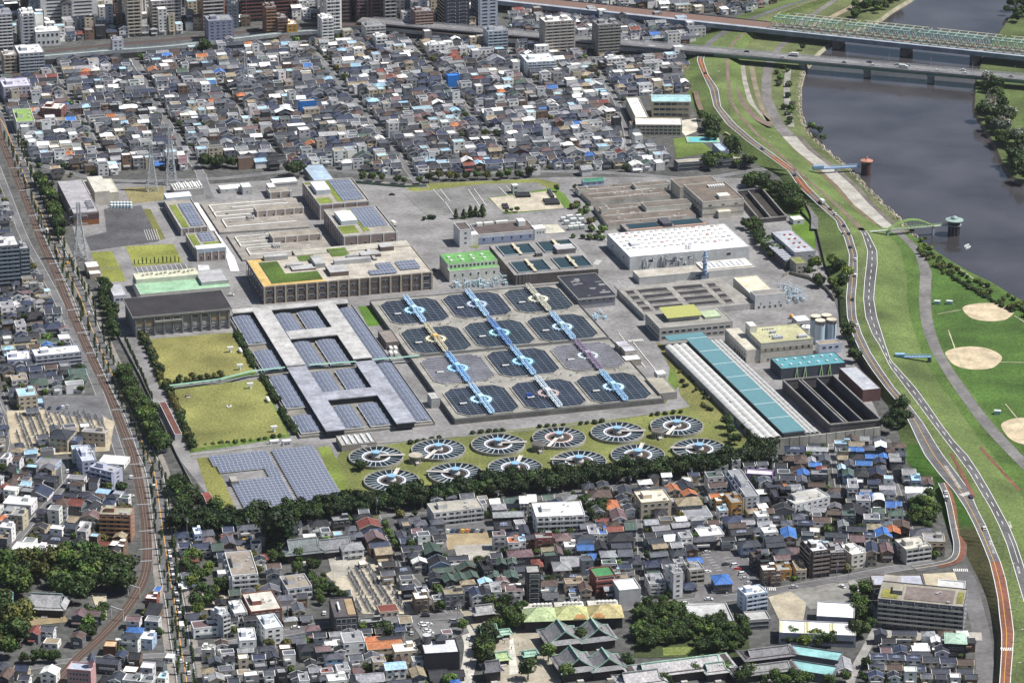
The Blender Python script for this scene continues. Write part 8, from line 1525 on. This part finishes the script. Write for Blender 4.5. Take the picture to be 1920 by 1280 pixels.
tfill([(1845,165),(1870,172),(1885,215),(1905,262),(1925,310),(1925,345),(1895,325),(1870,275),(1845,230)], 34, 14, 'broad', (D, M_, D, 'grey'), 'tree in the wood on the far river bank', z=.4); tfill([(1885,15),(1925,10),(1925,60),(1895,55)], 10, 11, 'broad', (D, M_), 'tree on the far bank beyond the rail bridge', z=.4); tfill([(1600,20),(1680,-5),(1690,5),(1650,28),(1600,40)], 18, 10, 'broad', (D, M_), 'tree in the riverside thicket beyond the rail bridge', z=.9); tfill([(1455,130),(1478,128),(1482,180),(1500,235),(1485,245),(1462,200)], 16, 5, 'bush', (M_, 'grey', D), 'pale shrub on the river bank below the road bridge', z=.9)
tfill([(1705,430),(1725,445),(1800,515),(1925,575),(1925,600),(1850,560),(1745,505),(1722,475)], 90, 3.2, 'bush', (M_, L_T, O_, D), 'bush in the overgrown river bank strip', z=.9); tfill([(1560,250+20),(1530,262),(1515,240),(1525,238)], 8, 4, 'bush', (M_, D), 'bush on the rocky river bank', z=.9)
trow([(1765,505),(1800,530),(1850,560),(1900,585)], 3.2, 2.2, 'bush', (D,), 'clipped hedge bush beside the sports ground', z=.9, wd=1.4); tree(*P(1505, 95, .9), 6, 'broad', D, 'lone tree on the flood plain between the two bridges', 'lone tree', z=.9)
tree(*P(383, 106), 17, 'round', D, 'big round dark tree by the far railway', 'far round tree'); tree(*P(550, 333), 14, 'broad', D, 'big dark tree behind the filter decks', 'big tree behind the filter decks', 1.4); tfill([(375,305),(440,310),(440,318),(380,318)], 9, 9, 'broad', (D,), 'tree in the dark grove behind the plant wall')
tfill([(95,720),(165,718),(165,738),(95,735)], 9, 5, 'broad', (D, M_), 'garden tree around the green traditional house')
random.shuffle(GAPS); ng = 0
for (x, y) in GAPS:
 if occ_hit(x, y, .8) or near_road(x, y, 1.5): continue
 ng += 1
 if ng > 900: break
 k = random.random(); tree(x, y, random.uniform(3, 7), 'broad' if k < .6 else 'bush', random.choice((D, M_, M_, O_)), 'garden tree squeezed between the town houses', 'garden trees')
for (nm, kind), lst in MASS.items():
 vs, fs, cs = [], [], []
 b = MB(); b.mats = [LF]
 for (x, y, z, s, h, rz, tm, cm) in lst:
  n0 = len(b.v); c, s_ = cos(rz), sin(rz); b.v += [(x + (v.co.x * c - v.co.y * s_) * s, y + (v.co.x * s_ + v.co.y * c) * s, z + v.co.z * h) for v in cm.vertices]
  col = cm.color_attributes['Col'].data
  for p in cm.polygons: b.f.append(tuple(n0 + i for i in p.vertices)); b.m.append(0); b.c.append(tuple(col[p.loop_start].color[:3]))
 o = b.build('garden_foliage'); tag(o, f"scattered {'bushes' if kind == 'bush' else 'small trees'} too many to count in gardens and along banks", 'foliage', kind='stuff')
print('trees', NT, {k: len(v) for k, v in MASS.items()})
pm = MB()
for a, b_ in (((878, 356), (900, 389)), ((889, 355), (912, 387)), ((935, 351), (955, 372)), ((948, 349), (969, 370)), ((835, 380), (856, 412)), ((812, 356), (832, 378)), ((825, 355), (843, 378)), ((1160, 625), (1210, 690)), ((1185, 640), (1240, 708)), ((1108, 415), (1140, 455))): ribbon(pm, W([a, b_]), .35, .5, KN, WH)
for x0, y0, x1, y1, n, dx, dy in ((255, 503, 262, 516, 11, 9.2, -.7), (1319, 1041, 1330, 1040, 7, 4, 5), (1357, 1047, 1368, 1046, 7, 4.6, 6), (270, 432, 277, 452, 6, 4.5, -.3), (1164, 528, 1178, 526, 6, 3, 2.4), (1157, 622, 1170, 620, 5, 3, 3)):
 for i in range(n): ribbon(pm, W([(x0 + dx * i, y0 + dy * i), (x1 + dx * i, y1 + dy * i)]), .25, .52, KN, WH)
for x, y, z_ in ((1192, 638, -16), (1120, 492, -75), (1437, 1103, 0)): crosswalk(pm, x, y, .5, z_, 10, 4, 10)
struct('yard_markings', pm)
# rocks along the river edge
b = MB()
for y in range(120, 445, 1):
 for _ in range(3 if y < 330 else 4):
  px = interp(BANK, y) + random.uniform(-6, 6) * (1 if y > 280 else .8); x, yy = P(px, y, 0); s = random.uniform(.4, 1.3); b.at((x, yy, -.4), random.uniform(0, 90)); k = random.uniform(.5, 1.3); b.cyl(0, 0, s, 0, s * 1.4, KC, (.34 * k, .31 * k, .23 * k), 5, r1=s * .55)
b.at(); o = b.build('rocks'); tag(o, 'pale rubble and boulders lining the near river bank', 'rocks', kind='stuff')
# ================================================================== vehicles
def car_set(kind, cname, c):
 T = thing('car' if kind != 'truck' else 'truck', '', 'car' if kind != 'truck' else 'truck', (0, 0, 0)); m = KM if cname != 'x' else 0; ks = []
 cp = mat('car_paint', .25, .03, 1, spec=.6)
 if kind == 'truck': L_, Wd, H1 = 7.5, 2.3, 1.0
 elif kind == 'van': L_, Wd, H1 = 4.4, 1.75, 1.05
 else: L_, Wd, H1 = 4.4, 1.75, .82
 def body(prof, wd, name, m_, c_, inset=0):
  b = MB(); n = len(prof); A = [(x, -wd / 2 + (inset if z > H1 + .1 else 0), z) for x, z in prof]; B_ = [(x, wd / 2 - (inset if z > H1 + .1 else 0), z) for x, z in prof]
  for i in range(n): j = (i + 1) % n; b.poly([A[i], A[j], B_[j], B_[i]], m_, c_)
  b.poly(A[::-1], m_, c_); b.poly(B_, m_, c_); o = b.build(name, T); ks.append(o)
 h = L_ / 2
 if kind == 'truck':
  body([(-h, .45), (h, .45), (h, 1.0), (-h, 1.0)], Wd, 'chassis', m, (.08, .08, .08)); body([(h - 1.7, 1.0), (h, 1.0), (h - .1, 2.1), (h - .5, 2.3), (h - 1.7, 2.3)], Wd, 'cab', cp, c); body([(-h, 1.02), (h - 1.9, 1.02), (h - 1.9, 3.1), (-h, 3.1)], Wd + .1, 'cargo_box', cp, (.70, .70, .68)); body([(h - .05, 1.4), (h + .03, 1.4), (h - .05, 2.05), (h - .15, 2.05)], Wd - .2, 'windscreen', KG, (0, 0, 0))
 else:
  top = 1.85 if kind == 'van' else 1.42; body([(-h, .3), (h, .3), (h, .62), (h - .9 if kind == 'car' else h - .5, H1), (-h + .1, H1 + .05), (-h, .7)], Wd, 'body', cp, c)
  f = (h - .9 if kind == 'car' else h - .5); g_ = (-h + .55 if kind == 'car' else -h + .1); body([(f, H1 - .03), (f - .75, top - .06), (g_ + .4, top - .06), (g_ - .2, H1)], Wd - .12, 'window', KG, (0, 0, 0), .1)
  b = MB(); b.box(g_ + .42, f - .78, -Wd / 2 + .16, Wd / 2 - .16, top - .08, top, cp, c); o = b.build('roof', T); ks.append(o)
 for sx in (-1, 1):
  for sy in (-1, 1):
   b = MB(); n = 8; x0, y0 = sx * h * .62, sy * (Wd / 2 - .1); q = [(x0 + .33 * cos(2 * pi * k / n), .33 + .33 * sin(2 * pi * k / n)) for k in range(n)]
   for y in (y0 - .1, y0 + .1): b.poly([(x, y, z) for x, z in q], KM, (.02, .02, .02))
   for k in range(n): j = (k + 1) % n; b.poly([(q[k][0], y0 - .1, q[k][1]), (q[j][0], y0 - .1, q[j][1]), (q[j][0], y0 + .1, q[j][1]), (q[k][0], y0 + .1, q[k][1])], KM, (.02, .02, .02))
   o = b.build('wheel', T); ks.append(o)
 return kids(T, ks)
VC = dict(w=('white', (.72, .72, .72)), k=('black', (.02, .02, .025)), s=('silver', (.42, .44, .46)), r=('red', (.35, .03, .03)), b=('dark blue', (.03, .06, .18)), y=('yellow', (.75, .42, .02)), o=('orange', (.7, .22, .02)))
VP = {}; NCAR = 0
def car(px, py, az, code='w', kind='car', where='', z=.12):
 """az: heading in degrees from straight away from the camera"""
 k = (kind, code); x, y = P(px, py, z); n, c = VC[code]; lab = f"{n} {kind} {where}"
 if k not in VP: VP[k] = T = car_set(kind, *VC[code]); T.location = (x, y, z); T.rotation_euler = (0, 0, -radians(az) + pi / 2); T['group'] = 'vehicles'; T['label'] = lab
 else: T = dup(VP[k], (x, y, z), az - 90, lab); T['category'] = 'truck' if kind == 'truck' else 'car'
def along_road(tab, z, rows, where, f=.28, dy=6):
 for py, side, code, kind in rows:
  q = interp(ROADL, py) * (1 - side) + interp(ROADR, py) * side; a = P(interp(ROADL, py + dy), py + dy, z); b_ = P(interp(ROADL, py - dy), py - dy, z); car(q, py, math.degrees(math.atan2(b_[0] - a[0], b_[1] - a[1])), code, kind, where, z + .1)
along_road(ROADL, ZR, [(138,.6,'k','car'),(280,.5,'b','car'),(329,.4,'k','car'),(381,.6,'w','truck'),(393,.75,'k','car'),(403,.7,'w','car'),(424,.7,'k','car'),(438,.25,'s','car'),(439,.75,'k','car'),(464,.4,'k','car'),(487,.75,'w','car'),(518,.75,'w','van'),(562,.7,'k','car'),(611,.75,'w','car'),(932,.85,'k','car'),(991,.7,'w','car')], 'on the levee road')
def avd(py):
 p = min(AVE, key=lambda q: abs(q[1] - py)); i = min(len(AVE) - 2, AVE.index(p)); return hd(AVE[i + 1], AVE[i]), interp([(y, x) for x, y in AVE], py)
for py, dx, code, kind in ((437,-7,'w','truck'),(473,5,'w','car'),(494,7,'y','car'),(588,5,'w','car'),(913,-5,'w','van'),(1035,6,'w','car'),(1047,6,'w','van'),(1059,6,'s','car'),(1070,6,'w','car'),(1081,6,'w','van'),(1092,6,'k','car'),(1103,6,'w','car'),(1114,6,'w','car'),(1129,6,'w','car'),(1141,6,'w','car'),(1152,6,'w','van'),(1163,6,'k','car'),(1177,6,'w','truck'),(1222,-6,'s','car'),(1246,6,'w','car'),(1262,6,'w','car'),(1240,-6,'w','car'),(300,4,'w','car'),(330,-4,'b','car'),(650,-4,'s','car'),(560,-5,'k','car')): a, x = avd(py); car(x + dx, py, a, code, kind, 'on the avenue beside the railway')
for i, c in enumerate('wbkyoksk'): car(840 + i * 9.2, 996, 14, c, 'car', 'parked in front of the grey three-storey office')
for x, y, c, k in ((1326,1073,'w','car'),(1361,1059,'k','car'),(1378,1061,'w','van'),(1384,1068,'r','car'),(1392,1077,'w','van'),(1397,1085,'s','car'),(1404,1094,'s','car'),(1333,1098,'w','car'),(1342,1110,'w','car'),(1325,1036+0,'s','car'),(1300,1108,'k','car')): car(x, y, 70, c, k, 'in the striped car park')
for x, y, a, c, k, wr in ((1329,1124,84,'w','car','on the street above the parking deck'),(1284,1133,84,'w','van','entering from the street left of the parking deck'),(1304,1138,85,'k','car','on top of the white parking deck'),(1488,1101,80,'s','car','on the street above the sandy yard'),(1579,1100,-40,'w','car','turning at the zebra crossing'),(1609,1112,80,'w','van','parked by the wide apartment block'),(554,1177,84,'w','car','on the street below the timber-deck block'),(798,1155,84,'k','van','on the street below the graveyard'),(851,1166,84,'s','van','at the car park by the shrine path'),(853,1174,84,'k','van','beside the car park by the shrine path'),(880,1196,10,'w','car','on the pale approach path'),(803,1171,70,'w','car','at the edge of the small car park'),(1688,1197,85,'w','truck','parked in the yard above the terrace'),(1655,1211,80,'w','car','in the yard above the terrace'),(1702,1213,80,'s','car','in the yard above the terrace'),(1701,1221,80,'w','car','in the yard above the terrace'),(1761,1219,80,'w','car','beside the mint-roofed house'),(1762,1213,80,'k','car','beside the mint-roofed house'),(1727,1227,80,'w','car','at the terrace yard edge'),(246,895,5,'w','car','parked below the lavender apartments'),(245,931,60,'w','car','parked behind the orange block'),(127,884,0,'w','car','on the lane by the market roof'),(94,738,5,'w','car','parked by the green traditional house'),(114,736,5,'b','car','parked by the green traditional house'),(142,733,5,'w','truck','parked by the green traditional house'),(93,766,5,'k','car','in the car park above the roadside graveyard'),(110,766,5,'b','car','in the car park above the roadside graveyard'),(118,764,5,'w','car','in the car park above the roadside graveyard'),(127,763,5,'s','car','in the car park above the roadside graveyard'),(456,1010,40,'k','car','in the yard beside the huge tree'),(459,1014,60,'y','car','in the yard beside the huge tree'),(470,1007,0,'b','car','in the yard beside the huge tree'),(449,1026,0,'k','car','in the yard beside the huge tree'),(506,1076,70,'s','car','behind the brown-roofed block'),(514,1092,75,'w','van','behind the brown-roofed block'),(608,1150,0,'w','car','in the forecourt left of the timber-deck block'),(792,1170,70,'w','car','in the white row of the small car park'),(797,1177,70,'w','van','in the white row of the small car park'),(801,1183,70,'w','car','in the white row of the small car park'),(806,1188,70,'w','car','in the white row of the small car park'),(772,1188,0,'s','car','by the small car park entrance'),(788,1048,60,'w','van','parked at the lane below the green-roofed house'),(806,1088,50,'w','car','beside the green-roofed terrace'),(820,1091,50,'k','car','beside the green-roofed terrace'),(798,1102,50,'b','car','on the lane beside the graveyard'),(433,554,85,'w','car','beside the office building drive'),(814,507,-30,'k','car','beside the green-roofed hall'),(735,366,80,'k','car','alone on the wide forecourt'),(737,422,-25,'w','truck','parked on the wide forecourt'),(1773,924,3,'w','car','waiting on the ramp road'),(1775,935,3,'w','van','waiting on the ramp road')): car(x, y, a, c, k, wr, .15 if y != 924 and y != 935 else 4.3)
for i, (px, c, k) in enumerate(((1400,'k','car'),(1468,'w','car'),(1488,'w','truck'),(1583,'k','car'),(1630,'b','car'),(1637,'w','car'),(1682,'s','car'),(1694,'w','truck'),(1702,'s','car'),(1758,'w','car'),(1805,'w','car'),(1810,'w','car'),(1848,'w','car'),(1896,'k','car'),(1220,'w','truck'),(1200,'k','car'),(1105,'k','car'))): car(px, 98 + (px - 1400) * .085 + (i % 2) * 5 - (4 if px < 1300 else 0) + (14 if px < 1300 else 0), 108 if i % 2 else -72, c, k, 'crossing the road bridge', ZD + .05 if px > 1300 else 6.1)
for i, (x, y) in enumerate(((1812, 461), (1815, 464.5))):
 T = thing('boat', ['slim white boat on the river, farther of the two', 'slim white boat on the river, nearer of the two'][i], 'boat', (*P(x, y, -1.6), -1.6), 125); b = MB(); q = [(-3.2, -.5), (1.5, -.8), (3.4, 0), (1.5, .8), (-3.2, .5)]; b.prism(q, 0, .7, KM, (.7, .7, .7), KM, (.45, .48, .5)); b.build('hull', T); b = MB(); b.box(-1, -.6, -.5, .5, .7, .85, KM, (.3, .25, .2)); b.build('seat', T)
# ================================================================== poles, gantries, rails, people
for s in (-.72, .72):
 T = thing('rail', ['left', 'right'][s > 0] + ' steel rail of the track along the avenue', 'rail', (*rail[0], 0)); b = MB(); q = offset(rail, s); ribbon(b, [(x - rail[0][0], y - rail[0][1]) for x, y in q], .16, .28, KM, (.32, .25, .22)); b.build('running_rail', T)
rl = [(y, x) for x, y in RAIL]
for i, py in enumerate((330, 372, 420, 447, 510, 540, 597, 640, 678, 720, 785, 840, 888, 914, 964, 1014, 1048, 1071, 1118, 1160)):
 px = interp(rl, py); T = thing('rail_gantry', 'overhead line gantry across the single railway track', 'gantry', (*P(px, py), 0), avd(py)[0] if py < 1080 else 35, 'overhead line gantries', share=True); b = MB()
 for s in (-4, 4): b = MB(); b.box(s - .15, s + .15, -.15, .15, 0, 6.5, KM, (.45, .46, .48)); b.build('mast', T)
 b = MB(); b.box(-4, 4, -.2, .2, 5.8, 6.2, KM, (.5, .51, .53), bottom=True); b.build('beam', T)
def pole(px, py, h, lab, c=(.30, .30, .31), arm=True, z=0., nm='utility_pole', cat='pole', shr=True):
 T = thing(nm, lab, cat, (*P(px, py, z), z), random.uniform(-20, 20), cat + 's: ' + lab[:30], share=shr); b = MB(); b.cyl(0, 0, .17, 0, h, KC, c, 7, r1=.12); b.build('post', T)
 b = MB()
 if nm == 'street_lamp': b.bar((0, 0, h), (1.6, 0, h + .2), .09, KM, c); b.box(1.2, 2.0, -.2, .2, h + .1, h + .3, KM, (.7, .7, .7), bottom=True); b.build('lamp_head', T)
 else: b.bar((-1.1, 0, h - .7), (1.1, 0, h - .7), .09, KM, c); b.bar((-.9, 0, h - 1.6), (.9, 0, h - 1.6), .09, KM, c); b.build('crossarm', T); b = MB(); b.cyl(.45, 0, .3, h - 3, h - 2, KM, (.45, .47, .48), 7); b.build('transformer', T)
for px, py in ((706,965),(812,965),(933,953),(1029,945),(1103,935),(1181,925),(1295,910),(1385,898),(1447,888),(465,1005),(351,1005),(517,1270),(747,1085),(858,1168),(862,1166),(1235,1130),(1437,1135),(1590,1092),(1637,1138),(1568,1085),(1720,1055),(1690,985),(1570,900),(540,1170),(400,1246),(230,1215),(1205,1010),(1208,1090)): pole(px, py, 11, 'tall concrete utility pole with crossarms along a town street')
for i, py in enumerate(range(150, 1280, 62)): px = interp(ROADR, py) + 9; pole(px, py, 7, 'slim grey street lamp on the river side of the levee road', (.45, .46, .45), z=ZR, nm='street_lamp', cat='street lamp')
def person(px, py, z, az, top, low, lab):
 T = thing('person', lab, 'person', (*P(px, py, z), z), az); b = MB(); sk = (.42, .27, .19); cl = mat('cloth', .9, .1, 3)
 me = bpy.data.meshes.new('body'); V = [(0, 0, .92), (0, 0, 1.2), (0, 0, 1.42), (0, 0, 1.54), (0, 0, 1.68), (.1, 0, .86), (.11, .05, .48), (.12, -.02, .06), (.12, .12, .03), (-.1, 0, .86), (-.11, -.06, .48), (-.12, -.16, .06), (-.12, -.02, .03), (.19, 0, 1.38), (.25, .03, 1.12), (.27, .12, .88), (-.19, 0, 1.38), (-.25, -.03, 1.12), (-.27, .02, .88)]
 E_ = [(0, 1), (1, 2), (2, 3), (3, 4), (0, 5), (5, 6), (6, 7), (7, 8), (0, 9), (9, 10), (10, 11), (11, 12), (2, 13), (13, 14), (14, 15), (2, 16), (16, 17), (17, 18)]; R_ = [.15, .14, .14, .055, .11, .095, .07, .045, .04, .095, .07, .045, .04, .07, .045, .035, .07, .045, .035]
 me.from_pydata(V, E_, []); me.materials.append(mat('cloth_' + top[0], .9, .1, 3, col=top[1])); o = bpy.data.objects.new('body', me); S.collection.objects.link(o); o.parent = T; md = o.modifiers.new('skin', 'SKIN'); sv = me.skin_vertices[0].data
 for v, r in zip(sv, R_): v.radius = (r, r)
 sv[0].use_root = True; o.modifiers.new('sub', 'SUBSURF').levels = 1
 b.cyl(0, -.01, .095, 1.63, 1.80, cl, (.02, .015, .012), 9, r1=.06); b.build('hair', T); b = MB(); b.cyl(0, 0, .17, .55, .98, cl, low, 9, r1=.15); b.build('clothing', T)
for i, (x, y) in enumerate(((972,1210),(959,1217),(975,1226),(982,1206),(886,1212),(883,1240),(876,1262),(946,1206))): person(x, y, .12, 40 * i, [('w', (.6, .6, .6)), ('k', (.04, .04, .06)), ('r', (.3, .06, .05))][i % 3], [(.05, .05, .09), (.3, .28, .22)][i % 2], ['person in a white top standing in the gravel court', 'person in dark clothes in the gravel court', 'person in a red top in the gravel court', 'second person in white near the court fountain', 'person in dark clothes at the top of the approach path', 'person in a red top on the approach path', 'person in white low on the approach path', 'person in dark clothes by the small court shelter'][i])
for i, (px, py) in enumerate(((1780, 570), (1757, 570), (1870, 776))): T = thing('dugout', ['pale blue dugout box beside the upper infield', 'small blue equipment stand beside the upper infield', 'blue and white box by the lowest infield'][i], 'dugout', (*P(px, py, ZF), ZF), 10); b = MB(); b.box(-1.8, 1.8, -1, 1, 0, 2.2, KM, (.30, .48, .55)); b.build('wall', T); b = MB(); b.box(-2, 2, -1.2, 1.2, 2.2, 2.4, KM, (.6, .64, .64), bottom=True); b.build('roof', T)
# ================================================================== labels made unique
groups = {}
for o, share in THINGS:
 if not share and o.get('label'): groups.setdefault(o['label'], []).append(o)
ORD = lambda n: f"{n}{'th' if 10 <= n % 100 <= 20 else {1: 'st', 2: 'nd', 3: 'rd'}.get(n % 10, 'th')}"
for lab, lst in groups.items():
 if len(lst) < 2: continue
 lst.sort(key=lambda o: proj(*o.location)[0])
 for i, o in enumerate(lst): o['label'] = f"{lab}, {ORD(i + 1)} of {len(lst)} from left"
for o in [o for o in S.objects if o.type == 'FONT']:
 bpy.context.view_layer.update(); me = bpy.data.meshes.new_from_object(o.evaluated_get(bpy.context.evaluated_depsgraph_get())); n = bpy.data.objects.new(o.name, me); S.collection.objects.link(n); n.parent = o.parent; n.location = o.location; n.rotation_euler = o.rotation_euler; n.scale = o.scale
 if o.get('kind'): n['kind'] = o['kind']
 nm = o.name; bpy.data.objects.remove(o); n.name = nm
# ---- summer haze
hz = MB(); hz.box(-1400, 1500, -50, 5200, -6, HCAM + 25, bpy.data.materials.new('haze'), bottom=True); ho = struct('haze', hz, 'stuff', 'thin summer haze'); hm = ho.data.materials[0]; hm.use_nodes = True; hn = hm.node_tree; hn.nodes.clear()
out = hn.nodes.new('ShaderNodeOutputMaterial'); pvn = hn.nodes.new('ShaderNodeVolumePrincipled'); pvn.inputs['Color'].default_value = (.80, .86, .95, 1); pvn.inputs['Density'].default_value = .000014; pvn.inputs['Anisotropy'].default_value = .2; hn.links.new(pvn.outputs[0], out.inputs['Volume'])
